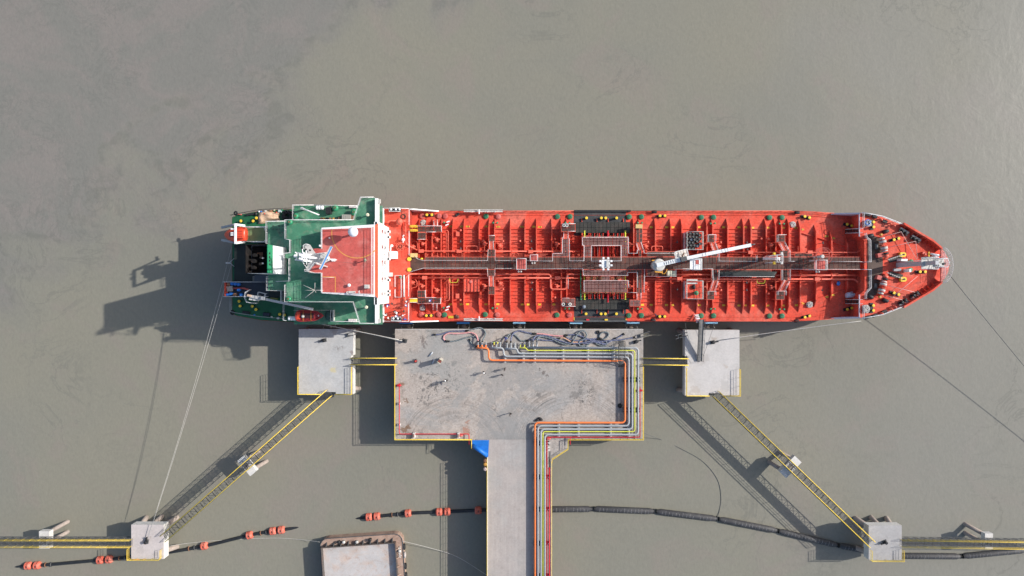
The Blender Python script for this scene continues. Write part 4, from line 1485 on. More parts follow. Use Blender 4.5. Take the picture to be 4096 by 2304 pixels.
def D(px, py, dz=0.0):
    """point on the main deck under a pixel"""
    q = P(px, py, 7.2)
    z = deck_z(q.x, q.y)
    q = P(px, py, z + dz)
    return q, z


# black painted manifold deck, sheets 4 mm up
for k, (p0, p1) in enumerate(((844, 1000), (1122, 1284.5))):
    b = MB()
    x0, x1 = X(2296, 7.2), X(2504, 7.2)
    kk = XK
    s = 1 if k == 0 else -1
    yy = [10.9, kk, 6.0]
    zz = [ZM + 0.006, ZC + 0.006, ZC + 0.006]
    for x in (x0, x1):
        for y, z in zip(yy, zz):
            b.v.append((x, YC + s * y, z))
    for j in range(2):
        q = [j, j + 1, 4 + j, 3 + j]
        b.face(q if s > 0 else q[::-1])
    b.build('black_deck_paint', BLACKD, ship)
for k in (2296.5, 2504):
    b = MB()
    b.bb(X(k, 7.1) - 0.06, X(k, 7.1) + 0.06, YC - 10.8, YC - 8.6, ZM + 0.01, ZM + 0.1)
    b.build('deck_line', YELLOW, ship)
for a, m in ((2351, mat('red mark', (0.6, 0.03, 0.05), 0.5)), (2425, YELLOW)):
    b = MB()
    q = P(a, 1279, 7.35)
    b.box((q.x, q.y, ZM + 0.2), (0.6, 0.3, 0.36))
    b.build('edge_mark', m, ship)
b = MB()
b.bb(X(2297, 7.3), X(2523, 7.3), YC + 10.7, YC + 11.05, ZM, ZM + 0.45)
b.build('sheer_fender', BLACK, ship)
b = MB()
b.bb(X(2297, 7.3), X(2510, 7.3), YC - 11.0, YC - 10.7, ZM, ZM + 0.3)
b.build('sheer_fender', DGREY, ship)
# waterway bars along the deck edge
for s in (1, -1):
    pts = [(x, YC + s * (hb(x) - 0.9)) for x in [XB0 + 0.5, -10, 0, 10, 20, 30, 40, 52, 56, 60, 63]]
    b = MB()
    for p, q in zip(pts, pts[1:]):
        if p[0] > X(2290, 7) - 1 and q[0] < X(2290, 7) + 12 and False:
            continue
        b.beam((*p, ZM + 0.12), (*q, ZM + 0.12), 0.03, 0.2)
    b.build('waterway_bar', RED, ship)

# transverse deck frames
FR = [1676, 1704, 1729, 1765, 1811, 1856, 1917, 1956, 1979, 2041.5, 2100, 2146, 2207, 2245, 2267.5, 2329, 2390, 2435, 2496, 2535, 2558, 2622, 2683.6, 2728, 2790, 2828, 2851.5, 2911.7, 2975, 3005, 3065.5, 3103, 3126.6, 3157]
FRB = [(3201.8, 880, 915), (3265.5, 900, 928), (3327, 917, 957), (3390, 942, 978)]
for a in FR + FRB:
    if isinstance(a, tuple):
        a, pt, pk = a
        x = X(a, 8.2)
        yt, yk = Y(pt, 7.2) - YC, Y(pk, 8.0) - YC
    else:
        x = X(a, 8.2)
        yt, yk = 9.4, XK - 0.15
    h = 0.85
    prof = [(yt, deck_z(x, YC + yt) - 0.02), (yk, ZC + h), (-yk, ZC + h), (-yt, deck_z(x, YC - yt) - 0.02), (-yk + 0.3, ZC - 0.1), (yk - 0.3, ZC - 0.1)]
    b = MB()
    vs = [(x - 0.035, YC + y, z) for y, z in prof] + [(x + 0.035, YC + y, z) for y, z in prof]
    m_ = len(prof)
    b.add(vs, [tuple(range(m_)), tuple(range(2 * m_ - 1, m_ - 1, -1))] + [(i, m_ + i, m_ + (i + 1) % m_, (i + 1) % m_) for i in range(m_)])
    # face plate along the top
    for p, q in zip(prof[:3], prof[1:4]):
        b.beam((x, YC + p[0], p[1] + 0.03), (x, YC + q[0], q[1] + 0.03), 0.24 if p is prof[1] else 0.13, 0.05)
    b.build('deck_frame', RED, ship)
# longitudinal stiffeners
for q in (916, 931, 945.5, 960, 975, 989.5, 1013, 1150, 1164.5, 1179, 1193, 1208, 1120, 1135):
    b = MB()
    y = Y(q, 7.6)
    x1 = X(3200, 7.5) if 930 < q < 1195 else X(3170, 7.5)
    xa = XB0 + 0.3
    b.bb(xa, x1, y - 0.03, y + 0.03, ZC - 0.05, ZC + 0.32)
    b.build('deck_stiffener', RED, ship)
for s, (pa, pb) in ((0, ((3195, 928), (3385, 985))), (1, ((3205, 1215), (3380, 1160)))):
    a, q = P(*pa, 7.6), P(*pb, 7.6)
    b = MB()
    b.beam((a.x, a.y, ZC + 0.12), (q.x, q.y, ZC + 0.12), 0.08, 0.5)
    b.build('deck_stiffener', RED, ship)


# ---------------------------------------------------------------- deck fittings, each built once and copied
def many(name, builder, spots, mats, dz=0.0, parent=ship, z=None):
    """first piece built by builder(mb, x, y, z); the others are copies sharing its mesh"""
    first = None
    for sp in spots:
        a, q = sp[0], sp[1]
        if z is None:
            c, zd = D(a, q, dz)
        else:
            c, zd = P(a, q, z + dz), z
        if first is None:
            mb = MB()
            builder(mb, c.x, c.y, zd)
            first = mb.build(name, mats, parent)
            c0 = Vector((c.x, c.y, zd))
        else:
            part_copy(first, Vector((c.x, c.y, zd)) - c0, parent)
    return first


def hatch_b(b, x, y, z):
    b.lathe(x, y, [(0.46, z - 0.03), (0.46, z + 0.2), (0.53, z + 0.2), (0.53, z + 0.27), (0.48, z + 0.31), (0.1, z + 0.34)], 18)
    b.beam((x - 0.25, y - 0.02, z + 0.35), (x - 0.1, y + 0.16, z + 0.35), 0.05, 0.05)
    b.beam((x + 0.25, y - 0.02, z + 0.35), (x + 0.1, y + 0.16, z + 0.35), 0.05, 0.05)


HG = [(2230, 866), (2280, 866), (2517, 867), (2566, 867), (2806, 869), (2855, 869), (3079, 870), (3129, 870), (1944, 865),
      (2228, 1260), (2516, 1262), (2566, 1262), (2805, 1263), (2855, 1263), (3079, 1264), (3129, 1264), (1778, 1259), (1941, 1258)]
many('tank_hatch', hatch_b, HG, mat('dull green hatch paint', (0.024, 0.14, 0.07), 0.6, 0.15, 2.0, stain=(0.12, 0.2, 0.1), stain_amt=0.4, stain_scale=2.0), 0.3)
many('tank_hatch', hatch_b, [(1688, 864), (1756, 864), (1781, 865), (1993, 866), (1685, 1258), (1755, 1258), (1990, 1259), (2278, 1260)], REDR, 0.3)


def bollard_b(b, x, y, z):
    b.cm = 0
    b.lathe(x, y, [(0.22, z), (0.22, z + 0.72), (0.27, z + 0.75), (0.27, z + 0.82)], 14)
    b.cm = 1
    b.lathe(x, y, [(0.28, z + 0.823), (0.28, z + 0.86), (0.2, z + 0.88)], 14)
    b.cm = 0


def bollards(spots, z=None):
    many('bollard', bollard_b, spots, [BLACK, YELLOW], 0.85, z=z)


PAIRS = [((1707, 859), (1727, 859)), ((2640, 863), (2659.5, 863)), ((3219.5, 865.5), (3238, 870.5)), ((3389.5, 897), (3408, 903)),
         ((1705, 1262.5), (1724, 1262.5)), ((2639, 1266), (2658.5, 1266)), ((3220, 1269), (3238.5, 1264)), ((3390, 1237.5), (3408.5, 1232))]
bollards([q for p in PAIRS for q in p])
for p in PAIRS:
    (c, z), (d, _) = D(*p[0], 0.85), D(*p[1], 0.85)
    b = MB()
    v = (d - c)
    v.z = 0
    u = v.normalized() * 0.45
    m_ = (c + d) / 2
    b.beam(Vector((c.x, c.y, z + 0.1)) - u, Vector((d.x, d.y, z + 0.1)) + u, 0.55, 0.16)
    b.build('bollard_base', BLACK, ship)
bollards([(2345.6, 872), (2405, 872), (2422.5, 872), (2466, 872), (2344, 1255.5), (2404, 1255.5), (2421, 1255.5), (2465.5, 1255.5)])
ZF = ZR
FPAIRS = [((3495, 888), (3495, 908)), ((3576.5, 959), (3595, 954)), ((3494, 1222), (3494, 1242)), ((3577, 1172), (3595, 1178)), ((3681, 1087), (3701, 1087))]
bollards([q for p in FPAIRS for q in p] + [(3780, 1066)], ZF)
for p in FPAIRS:
    c, d = P(*p[0], ZF + 0.85), P(*p[1], ZF + 0.85)
    b = MB()
    u = (d - c).normalized() * 0.5
    b.beam(Vector((c.x, c.y, ZF + 0.1)) - u, Vector((d.x, d.y, ZF + 0.1)) + u, 0.6, 0.16)
    b.build('bollard_base', BLACK, ship)
bollards([(963, 884), (1012, 884), (960, 902), (1025, 872), (951, 1123), (970, 1123), (956, 1205), (960, 1224), (1009, 1224.5), (1023.5, 1238), (1118.5, 1257), (1137, 1260)], ZR)


def plate_b(b, x, y, z):
    b.cm = 0
    b.box((x, y, z + 0.03), (0.6, 0.36, 0.05))


YPL = [(2136, 907), (2797, 909), (2895, 909), (2956, 909), (2982, 909), (3011, 911), (3072, 911), (3134, 911), (2605, 909), (2667, 909), (2691, 909),
       (1801, 1217), (1845, 1217), (1870, 1217), (1944, 1217), (1991, 1217), (2089, 1218), (2113, 1218), (2158, 1218), (2215, 1218), (2570, 1219.5), (2605, 1219.5), (2666, 1220), (2690, 1220),
       (2798, 1220.5), (2895, 1221), (2956, 1222), (2981, 1221.5), (3011, 1222), (3072, 1222), (3133, 1222), (3186, 1221), (3333, 1180), (3212, 1213), (3308, 1187)]
many('step_plate', plate_b, YPL, YELLOW, 0.05)


def stripe_b(b, x, y, z):
    for k in range(5):
        b.cm = k % 2
        b.box((x - 0.28 + k * 0.14, y, z + 0.035), (0.138, 0.34, 0.05))


many('step_plate', stripe_b, [(1803, 906), (1848, 906), (1871, 906), (1946, 906), (1993, 907), (2089, 907), (2159, 908), (3183, 912), (3209, 918), (3307, 945), (3333, 953)], [YELLOW, BLACK], 0.05)


def vent_b(b, x, y, z):
    b.vcyl(x, y, z, z + 0.9, 0.11, n=8)
    b.lathe(x, y, [(0.2, z + 0.85), (0.23, z + 0.95), (0.2, z + 1.05), (0.08, z + 1.1)], 12)


many('vent', vent_b, [(1842, 921), (1744, 992), (1934, 963), (2012, 965), (2080, 964), (2592, 968), (2883, 969), (3046, 955), (3074, 955), (1841, 1200), (1933, 1159), (2012, 1157), (2591, 1158), (2884, 1160), (2220, 956), (2220, 1190), (3074, 1175), (2335, 1010)], REDP, 1.0)


def valve_b(b, x, y, z):
    b.vcyl(x, y, z, z + 0.55, 0.09, n=8)
    b.lathe(x, y, [(0.15, z + 0.5), (0.19, z + 0.58), (0.19, z + 0.72), (0.1, z + 0.78)], 12)


many('tank_valve', valve_b, [(1776, 890), (1972.5, 891), (1989, 891), (2262, 891), (2278, 891), (2551, 891), (2568, 891), (2842.7, 894), (2860, 893), (3118.5, 894.5), (3135.7, 895), (1773.5, 1231),
                             (1970, 1232.5), (1987.5, 1232.5), (2260, 1234), (2276, 1234), (2551, 1235), (2568, 1235), (2843, 1235.5), (2859, 1235.5), (3119, 1237), (3136.7, 1237)], GREENV, 0.7)


def pump_b(b, x, y, z):
    b.vcyl(x, y, z, z + 0.5, 0.42, n=14)
    b.lathe(x, y, [(0.5, z + 0.45), (0.5, z + 0.55), (0.3, z + 0.6), (0.28, z + 1.1), (0.18, z + 1.2)], 14)
    b.box((x + 0.42, y + 0.1, z + 0.75), (0.35, 0.3, 0.3))
    b.cyl((x - 0.2, y + 0.35, z + 0.7), (x - 0.55, y + 0.5, z + 0.7), 0.12, n=8)
    b.tube([(x + 0.3, y - 0.3, z + 0.6), (x + 0.6, y - 0.5, z + 0.6), (x + 0.6, y - 0.5, z)], 0.07, 6)


many('cargo_pump', pump_b, [(1747, 959), (1690, 975), (1938, 975), (1998, 983), (2228, 977), (2519, 978), (1688, 1145), (1746, 1162), (1937, 1146), (2000, 1133), (2228, 1146), (2520, 1147),
                            (2815, 978), (2812, 1149), (3085, 980), (3087, 1150), (2873, 986), (2870, 1136), (3150, 992), (3147, 1138), (2582, 986), (2580, 1132), (1650, 988), (1648, 1130)], REDP, 1.0)


def lamp_b(b, x, y, z):
    b.tube([(x, y, z), (x, y, z + 1.6), (x + 0.05, y + 0.3, z + 1.7)], 0.05, 6)
    b.sphere((x, y - 0.05, z + 1.7), 0.17, 10)


many('deck_lamp', lamp_b, [(1843, 994), (2125, 965), (2126, 995), (2128, 1158), (2127, 1131), (2986, 970), (2988, 998), (2985, 1160), (2985, 1130), (1842, 966), (3290, 972), (3287, 1160), (2708, 968), (2708, 1157)], DGREY, 1.5)


def locker_b(b, x, y, z):
    b.box((x, y, z + 0.35), (0.65, 0.9, 0.7))
    b.box((x, y, z + 0.72), (0.7, 0.95, 0.05))


many('deck_locker', locker_b, [(1831, 935), (1830, 1184)], REDP, 0.7)

# ---------------------------------------------------------------- deck pipes
ZPI = 8.65


def pipe(pts, r, m=None, z=ZPI, rad=0.6, name='pipe', n=10, boxes=(), supports=True):
    w = [P(q[0], q[1], q[2] if len(q) > 2 else z) for q in pts]
    b = MB()
    b.tube(bend(w, rad, 4), r, n)
    o = b.build(name, m or REDP, ship)
    # flange rings
    b = MB()
    k = 0
    for p, q in zip(w, w[1:]):
        L_ = (q - p).length
        d = (q - p).normalized()
        for i in range(1, int(L_ / 6.0) + 1):
            c = p + d * (i * 6.0 - 1.0)
            if (c - p).length < L_ - 0.5:
                b.cyl(c - d * 0.05, c + d * 0.05, r * 1.35, n=10)
                k = 1
    if k:
        b.build('flange_rings', RED, o, kind='stuff')
    for a, q in boxes:
        c = P(a, q, z + 0.3)
        b = MB()
        b.box((c.x, c.y, z), (0.95, 0.66, 0.62))
        b.box((c.x, c.y, z - 0.8), (0.3, 0.3, 1.0))
        b.build('pipe_anchor', REDP, ship)
    return o


pipe([(1665, 1000), (1700, 1004.5), (2320, 1005.5)], 0.13, boxes=[(1684, 1004), (1836, 1004.5), (2123, 1006)])
pipe([(2575, 1007.5), (2728, 1008)], 0.13)
pipe([(2885, 1009), (3220, 1010), (3300, 1009.5), (3430, 1010), (3445, 1000)], 0.12, boxes=[(3003, 1009), (3241, 1009)])
pipe([(1600, 1231, 10.9), (1620.5, 1231, 10.9), (1620.5, 1112, 10.9), (1640, 1095.6, 10.7), (1660, 1095.6, 8.9), (2202, 1097), (2202, 1157), (2266, 1157), (2266, 1097), (2335, 1097)], 0.17)
pipe([(1637, 1111), (2330, 1112)], 0.155, boxes=[(1698, 1111), (2230, 1112)])
pipe([(2690, 1099), (2850, 1098)], 0.17)
pipe([(3100, 1101), (3430, 1101)], 0.17)
pipe([(2575, 1115), (3060, 1116), (3060, 1116), (3420, 1117), (3433, 1132)], 0.155, boxes=[(2719, 1114.5), (3270, 1116)])
pipe([(1622, 890, 10.9), (1622.5, 975, 10.9), (1640, 986, 10.6), (1668, 1000, 9.0)], 0.13)
# vertical loops and branch lines
for pts, r in (([(1770, 920), (1793, 922), (1793, 1045)], 0.08), ([(1770, 931), (1787, 933), (1787, 1045)], 0.06), ([(1866, 1002), (1866, 984), (1910, 984), (1910, 1002)], 0.1),
               ([(1868, 1044), (1868, 1030), (1910, 1030), (1910, 1044)], 0.08), ([(1873, 1044), (1873, 1036), (1904, 1036), (1904, 1044)], 0.06), ([(1645, 965), (1669, 966), (1670, 1000)], 0.07),
               ([(1657, 1115), (1668, 1125), (1668, 1147), (1645, 1153), (1642, 1185)], 0.08), ([(1793, 1115), (1795, 1140), (1835, 1140), (1836, 1117)], 0.075),
               ([(1797, 1095), (1797, 1202), (1768, 1203)], 0.09), ([(1787, 1100), (1787, 1195), (1768, 1196)], 0.05), ([(1730, 1024), (1755, 1024), (1756, 1042)], 0.07),
               ([(1982, 1025), (2015, 1025), (2016, 1045)], 0.07), ([(2054, 1045), (2054, 1016), (2100, 1016), (2100, 1028)], 0.07), ([(2606, 1005), (2606, 985), (2650, 985), (2650, 1005)], 0.1),
               ([(3024, 1115), (3025, 1142), (3063, 1142), (3064, 1118)], 0.08), ([(2862, 1080), (2866, 1085), (2866, 1075)], 0.06), ([(1862, 1078), (1866, 1090), (1908, 1090), (1911, 1078)], 0.08),
               ([(1700, 1010), (1700, 1048)], 0.06), ([(1750, 1008), (1750, 1048)], 0.05), ([(1810, 1008), (1810, 1048)], 0.05), ([(1848, 1010), (1848, 1045)], 0.06), ([(1938, 985), (1939, 1045)], 0.05),
               ([(2100, 1080), (2100, 1112)], 0.05), ([(2155, 1080), (2155, 1112)], 0.05), ([(2245, 1085), (2245, 1112)], 0.05), ([(2226, 988), (2226, 1005)], 0.05), ([(3083, 988), (3083, 1008)], 0.06),
               ([(2933, 1110), (2933, 1132)], 0.07), ([(2995, 1110), (2995, 1132)], 0.07), ([(3192, 985), (3192, 1008)], 0.05)):
    pipe(pts, r, z=8.2, rad=0.35, n=7)
for pts in ([(1798, 1113), (1800, 1130), (1830, 1130), (1832, 1115)], [(3028, 1117), (3029, 1133), (3059, 1133), (3060, 1118)]):
    pipe(pts, 0.05, LIME, 8.75, 0.35, n=6)
# grey mast hose line on deck
pipe([(2270, 1100), (2273, 1112), (2272, 1155)], 0.06, PINKW, 8.6, 0.2, n=6)
# low cross lines between frames under the pipes
for i in range(95):
    a = 1650 + i * 18.4 + random.uniform(-12, 12)
    if 2300 < a < 2520:
        continue
    q = random.choice((1013, 1018, 1024, 1032, 1088, 1093, 1120, 1125, 1130))
    L_ = random.uniform(14, 46)
    if a + L_ > 3400:
        continue
    pipe([(a, q), (a + L_, q)] if random.random() < 0.5 else [(a, q), (a + L_ * 0.3, q), (a + L_ * 0.3, q + random.choice((-9, 9)))], random.uniform(0.04, 0.075), z=random.uniform(7.7, 8.4), rad=0.2, n=6)

for (a0, a1, q, r) in ((1680, 3420, 1087, 0.05), (1690, 2330, 1091, 0.04), (2570, 3400, 1121, 0.05), (1680, 2330, 1017, 0.05), (2570, 3420, 1019, 0.05), (1700, 2320, 1022, 0.035), (1690, 3300, 1126, 0.035)):
    pipe([(a0, q), (a1, q)], r, z=8.0, rad=0.2, n=6)
# ---------------------------------------------------------------- manifold
for side in (0, 1):
    ys, ye = ((1030, 923) if side == 0 else (1080, 1199))
    items = [(2338, 'y', 0.12), (2355, 'r', 0.08), (2362, 'r', 0.08), (2370, 'd', 0.06), (2378, 'r', 0.08), (2390, 'd', 0.06), (2397, 'r', 0.1), (2406, 'd', 0.06), (2412, 'r', 0.1), (2431, 'c', 0.15),
             (2454, 'r', 0.08), (2461, 'd', 0.06), (2470, 'r', 0.1), (2477, 'd', 0.06), (2486, 'r', 0.08), (2492, 'r', 0.08), (2501, 'y', 0.12)]
    if side:
        items = [(2323, 'g', 0.11)] + items
    for a, k, r in items:
        m = {'y': LIME, 'r': mat('manifold red', (0.60, 0.045, 0.03), 0.45), 'd': DGREY, 'c': CRIMSON, 'g': GREENV}[k]
        z = 9.0
        e0 = ye + (10 if side == 0 and k in 'rd' else -3 if k in 'rd' and side else 0)
        if side and k == 'c':
            e0 = 1209
        b = MB()
        w = [P(a, ys, z), P(a, e0, z)]
        b.tube(w, r, 9)
        o = b.build('manifold_pipe', m, ship)
        s = 1 if side == 0 else -1
        b = MB()
        for t in (0.06, 0.6, 1.2):
            c = w[1] - Vector((0, s * t, 0))
            b.cyl(c - Vector((0, 0.05, 0)), c + Vector((0, 0.05, 0)), r * 1.6, n=9)
        b.build('flange_rings', BLACK if k == 'd' else m, o, kind='stuff')
many('valve_wheel', lambda b, x, y, z: (b.vcyl(x, y, z, z + 0.9, 0.05, n=6), b.tube([(x + 0.22 * math.cos(k * 0.785), y + 0.22 * math.sin(k * 0.785), z + 0.9) for k in range(8)], 0.035, 5, closed=True)),
     [(2332, 1171), (2349, 1170), (2365, 1170), (2380, 1170), (2396, 1170), (2425, 1170), (2450, 1170), (2467, 1170), (2482, 1170), (2497, 1171), (2340, 947), (2364, 947), (2385, 947), (2410, 947), (2440, 947), (2461, 947), (2478, 947), (2495, 947),
      (2352, 1112), (2360, 1116), (2368, 1110), (2380, 1114), (2388, 1110), (2404, 1114), (2412, 1110), (2447, 1112), (2455, 1116), (2470, 1112), (2478, 1110), (2492, 1112)], mat('bronze wheel', (0.16, 0.12, 0.05), 0.5), 0.9, z=9.2)
for a in (2352, 2378, 2404, 2450, 2478):
    b = MB()
    q = P(a, 1113, 9.4)
    b.box((q.x, q.y, 9.1), (0.7, 0.8, 0.5))
    b.build('manifold_block', REDP, ship)
# dark drip tray gratings
for (p0, p1, q0, q1, nx, ny) in ((2303, 2520, 888, 932, 14, 2), (2302, 2518, 1192, 1238, 14, 2)):
    tr = None
    z = 8.35
    b = MB()
    b.pbox(p0, p1, q0, q1, z - 0.5, z - 0.09)
    tr = b.build('drip_tray', BLACK, ship)
    w_, h_ = (p1 - p0) / nx, (q1 - q0) / ny
    f0 = None
    for i in range(nx):
        for j in range(ny):
            if f0 is None:
                b = MB()
                b.pbox(p0 + 0.6, p0 + w_ - 0.6, q0 + 0.6, q0 + h_ - 0.6, z - 0.06, z)
                f0 = b.build('grating_panel', GRATED, tr)
            else:
                part_copy(f0, (X(p0 + i * w_, z) - X(p0, z), Y(q0 + j * h_, z) - Y(q0, z), 0), tr)


# ---------------------------------------------------------------- gratings, catwalk and platforms
ZK = 9.9


def platform(px0, px1, py0, py1, z, m, nx, ny, name='platform', legs=True, parent=None):
    """steel frame with separate grating panels; legs down to the deck"""
    e = empty(name, (X((px0 + px1) / 2, z), Y((py0 + py1) / 2, z), z))
    e.parent = ship
    e.location = Vector(e.location) - WL[ship.name]
    x0, x1, y0, y1 = X(px0, z), X(px1, z), Y(py1, z), Y(py0, z)
    b = MB()
    for y in (y0, y1):
        b.beam((x0, y, z - 0.12), (x1, y, z - 0.12), 0.09, 0.2)
    for x in (x0, x1):
        b.beam((x, y0, z - 0.12), (x, y1, z - 0.12), 0.09, 0.2)
    if legs:
        nl = max(2, round((x1 - x0) / 5) + 1)
        for i in range(nl):
            for y in (y0, y1):
                x = x0 + (x1 - x0) * i / (nl - 1)
                b.beam((x, y, deck_z(x, y)), (x, y, z - 0.2), 0.12, 0.12)
    b.build('frame', REDP, e)
    f0 = None
    w_, h_ = (x1 - x0) / nx, (y1 - y0) / ny
    for i in range(nx):
        for j in range(ny):
            if f0 is None:
                b = MB()
                b.bb(x0 + 0.035, x0 + w_ - 0.035, y0 + 0.035, y0 + h_ - 0.035, z - 0.05, z)
                f0 = b.build('grating_panel', m, e)
            else:
                part_copy(f0, (i * w_, j * h_, 0), e)
    return e


cat_ = platform(1700, 3440, 1028, 1078, ZK, GRATE, 100, 2, 'catwalk')
b = MB()
b.pprism([(1638, 1022), (1665, 1026), (1690, 1038), (1699.6, 1043), (1699.6, 1074), (1638, 1089)], ZK - 0.1, ZK - 0.003)
b.build('catwalk_ramp', GRATE, ship)
PLT = [(1671, 1767, 905, 928, GRATE, 6, 2), (1671, 1704, 930, 958, GRATE, 2, 2), (1670, 1765, 1191, 1213, GRATE, 6, 2), (1670, 1702, 1161, 1189.5, GRATE, 2, 2),
       (1956, 1980, 944, 966, GRATE, 2, 2), (1952, 1980, 998, 1027, GRATE, 2, 2), (1950, 1979, 1079, 1104, GRATE, 2, 2), (1954, 1979, 1146, 1178, GRATE, 2, 2),
       (2246, 2301, 897, 926, GRATE, 3, 2), (2249, 2275, 956, 1027, GRATEP, 2, 4), (2209, 2248.5, 1015, 1027.5, GRATEP, 3, 1), (2248, 2300, 1193, 1225, GRATEP, 3, 2),
       (2329, 2511, 950, 983, GRATEP, 12, 2), (2335, 2363, 984, 1027, GRATEP, 2, 3), (2483, 2511, 984, 1027, GRATEP, 2, 3), (2331, 2507, 1079, 1103, GRATEP, 12, 2), (2336, 2510, 1122, 1170, GRATEP, 12, 3),
       (2545, 2570, 900, 970, GRATE, 2, 4), (2556, 2566, 1000, 1027, GRATE, 1, 2), (2546, 2568, 1079, 1172, GRATE, 2, 5), (2520, 2562, 1200, 1225, GRATEP, 3, 2), (2511.5, 2545, 1079, 1090, GRATE, 3, 1),
       (2829, 2857, 940, 969, GRATE, 2, 2), (2845, 2871, 1001, 1027, GRATE, 2, 2), (2829, 2857, 1165, 1198, GRATE, 2, 2), (2846, 2870, 1079, 1123, GRATE, 2, 3),
       (3105, 3140, 940, 968, GRATE, 2, 2), (3120, 3152, 1002, 1027, GRATE, 2, 2), (3105, 3137, 1165, 1198, GRATE, 2, 2), (3124, 3152, 1079, 1122, GRATE, 2, 3),
       (2588, 2700, 1006, 1027, GRATE, 7, 1), (2588, 2680, 1079, 1105, GRATE, 6, 2), (2872, 3085, 1079, 1104, GRATE, 14, 2), (3180, 3250, 1014, 1027, GRATE, 4, 1), (2405, 2440, 1103.5, 1121.5, GRATEP, 2, 1)]
for p in PLT:
    platform(*p[:4], ZK - 0.02 if p[2] < 1080 else ZK - 0.03, *p[4:])


def stair(a, t, w, m=REDP, name='stair', n=9, rails=WHITER):
    a, t = Vector(a), Vector(t)
    e = empty(name, (a + t) / 2)
    e.parent = ship
    e.location = (a + t) / 2 - WL[ship.name]
    d = (t - a)
    dd = Vector((d.x, d.y, 0)).normalized()
    s = Vector((-dd.y, dd.x, 0)) * (w / 2)
    for i in range(n):
        c = a + d * ((i + 0.5) / n)
        b = MB()
        b.beam(c - s, c + s, 0.2, 0.04)
        b.build('tread', m, e)
    for k in (-1, 1):
        b = MB()
        b.beam(a + s * k, t + s * k, 0.05, 0.22)
        b.build('stringer', m, e)
        b = MB()
        b.rail([a + s * k, t + s * k], 0.95, 2, 0.035, 1.2)
        b.build('handrail', rails, e)
    return e


ZL = 8.2
for (p0, q0, z0, p1, q1, z1, w) in ((1966, 966, ZK, 1967, 997, ZK, 0.7), (1965, 1105, ZK, 1966, 1145, ZK, 0.75), (2262, 926, 8.4, 2262, 955, ZK, 0.85), (2552, 972, ZK, 2561, 1000, ZK, 0.9),
                                    (2553, 1173, ZK, 2553, 1200, 8.6, 0.8), (2846, 969, 8.8, 2858, 1001, ZK, 0.85), (2858, 1123, ZK, 2845, 1164, 8.8, 0.9), (3120, 968, 8.8, 3138, 1002, ZK, 0.95), (3142, 1123, ZK, 3121, 1164, 8.8, 0.95),
                                    (1742, 1214, 9.6, 1742, 1240, 7.4, 0.75), (1745, 905, 9.6, 1744, 882, 7.4, 0.7)):
    stair(P(p0, q0, z0), P(p1, q1, z1), w)
for q in (906, 922):
    stair(P(1641, q, ZR), P(1671, q, ZK), 0.3, YELLOW, 'step', 6, YELLOW)
stair(P(1638, 1201, ZR), P(1669, 1201, ZK), 0.75, YELLOW, 'step', 8, WHITER)
for s, a in ((0, (3388, 926)), (1, (3390, 1206))):
    stair(P(3380, a[1], 7.6), P(3440, a[1] - (0 if s else 2), ZR), 0.8, GRATED, 'ladder', 10)


def srail(pts, z, m=WHITER, h=1.05, n=3, r=0.036, gap=1.6, name='railing'):
    b = MB()
    b.rail([P(a, q, z) for a, q in pts], h, n, min(r * 0.7, 0.034), gap)
    return b.build(name, m, ship)


for pts in ([(1664, 1025), (1672, 1036), (1690, 1042), (1951, 1043), (1953, 998)], [(1981, 998), (1981, 1043), (2066, 1043)], [(2105, 1043), (2209, 1045), (2210, 1014), (2248, 1014), (2248, 950)],
            [(2276, 955), (2277, 1044), (2334, 1044), (2335, 984), (2328, 980), (2328, 950), (2510, 950), (2511, 1014), (2545, 1014), (2547, 1000)], [(2363, 1044), (2364, 983), (2482, 983), (2482, 1044), (2363, 1045)],
            [(2572, 1000), (2573, 1014), (2700, 1014)], [(2870, 1000), (2872, 1045), (3020, 1046), (3021, 1024)], [(3152, 1002), (3153, 1046), (3172, 1046)], [(3300, 1046), (3438, 1047)],
            [(1640, 1089), (1695, 1073), (1950, 1073), (1952, 1105)], [(1980, 1104), (1980, 1074), (2066, 1074)], [(2105, 1075), (2330, 1075), (2332, 1102), (2508, 1102), (2508, 1090), (2546, 1090), (2547, 1150)],
            [(2335, 1168), (2334, 1122), (2510, 1122), (2512, 1150)], [(2510, 1170), (2545, 1170)], [(2575, 1078), (2573, 1170)], [(2575, 1106), (2700, 1106), (2700, 1076), (2755, 1075)], [(2800, 1075), (2845, 1075), (2846, 1104), (2850, 1120)],
            [(2872, 1106), (3090, 1107)], [(2870, 1120), (2871, 1080)], [(3122, 1120), (3122, 1080)], [(3153, 1120), (3153, 1080)], [(3154, 1077), (3430, 1078)],
            [(1671, 904), (1767, 905), (1768, 928)], [(1707, 929), (1745, 929)], [(1671, 958), (1702, 958)], [(1670, 1214), (1764, 1214), (1765, 1191)], [(1703, 1161), (1704, 1190), (1745, 1190)],
            [(1955, 943), (1980, 943)], [(2247, 896), (2300, 896)], [(2270, 926), (2300, 926)], [(2249, 1225), (2300, 1225)], [(2249, 1192), (2275, 1192)], [(2828, 968), (2828, 940), (2858, 940), (2858, 965)],
            [(2829, 1180), (2829, 1165), (2858, 1165), (2858, 1180)], [(3104, 968), (3105, 940), (3138, 940)], [(3105, 1180), (3105, 1164), (3137, 1164), (3137, 1180)]):
    srail(pts, ZK, PINKW if random.random() < 0.4 else WHITER)
# deck edge rails, red posts
for s in (1, -1):
    xs_ = [XB0 + 9, 0, 12.2] if True else []
    for (xa, xb) in ((XB0 + 7.5, X(2293, 7)), (X(2512, 7), 55), (55, 63.2)):
        b = MB()
        pts = [Vector((x, YC + s * (hb(x) - 0.12), ZM)) for x in ([xa, xb] if xb <= 56 else [55, 57.5, 60, 63.2])]
        b.rail(pts, 1.0, 3, 0.035, 1.9)
        b.build('railing', RED if s < 0 else REDP, ship)


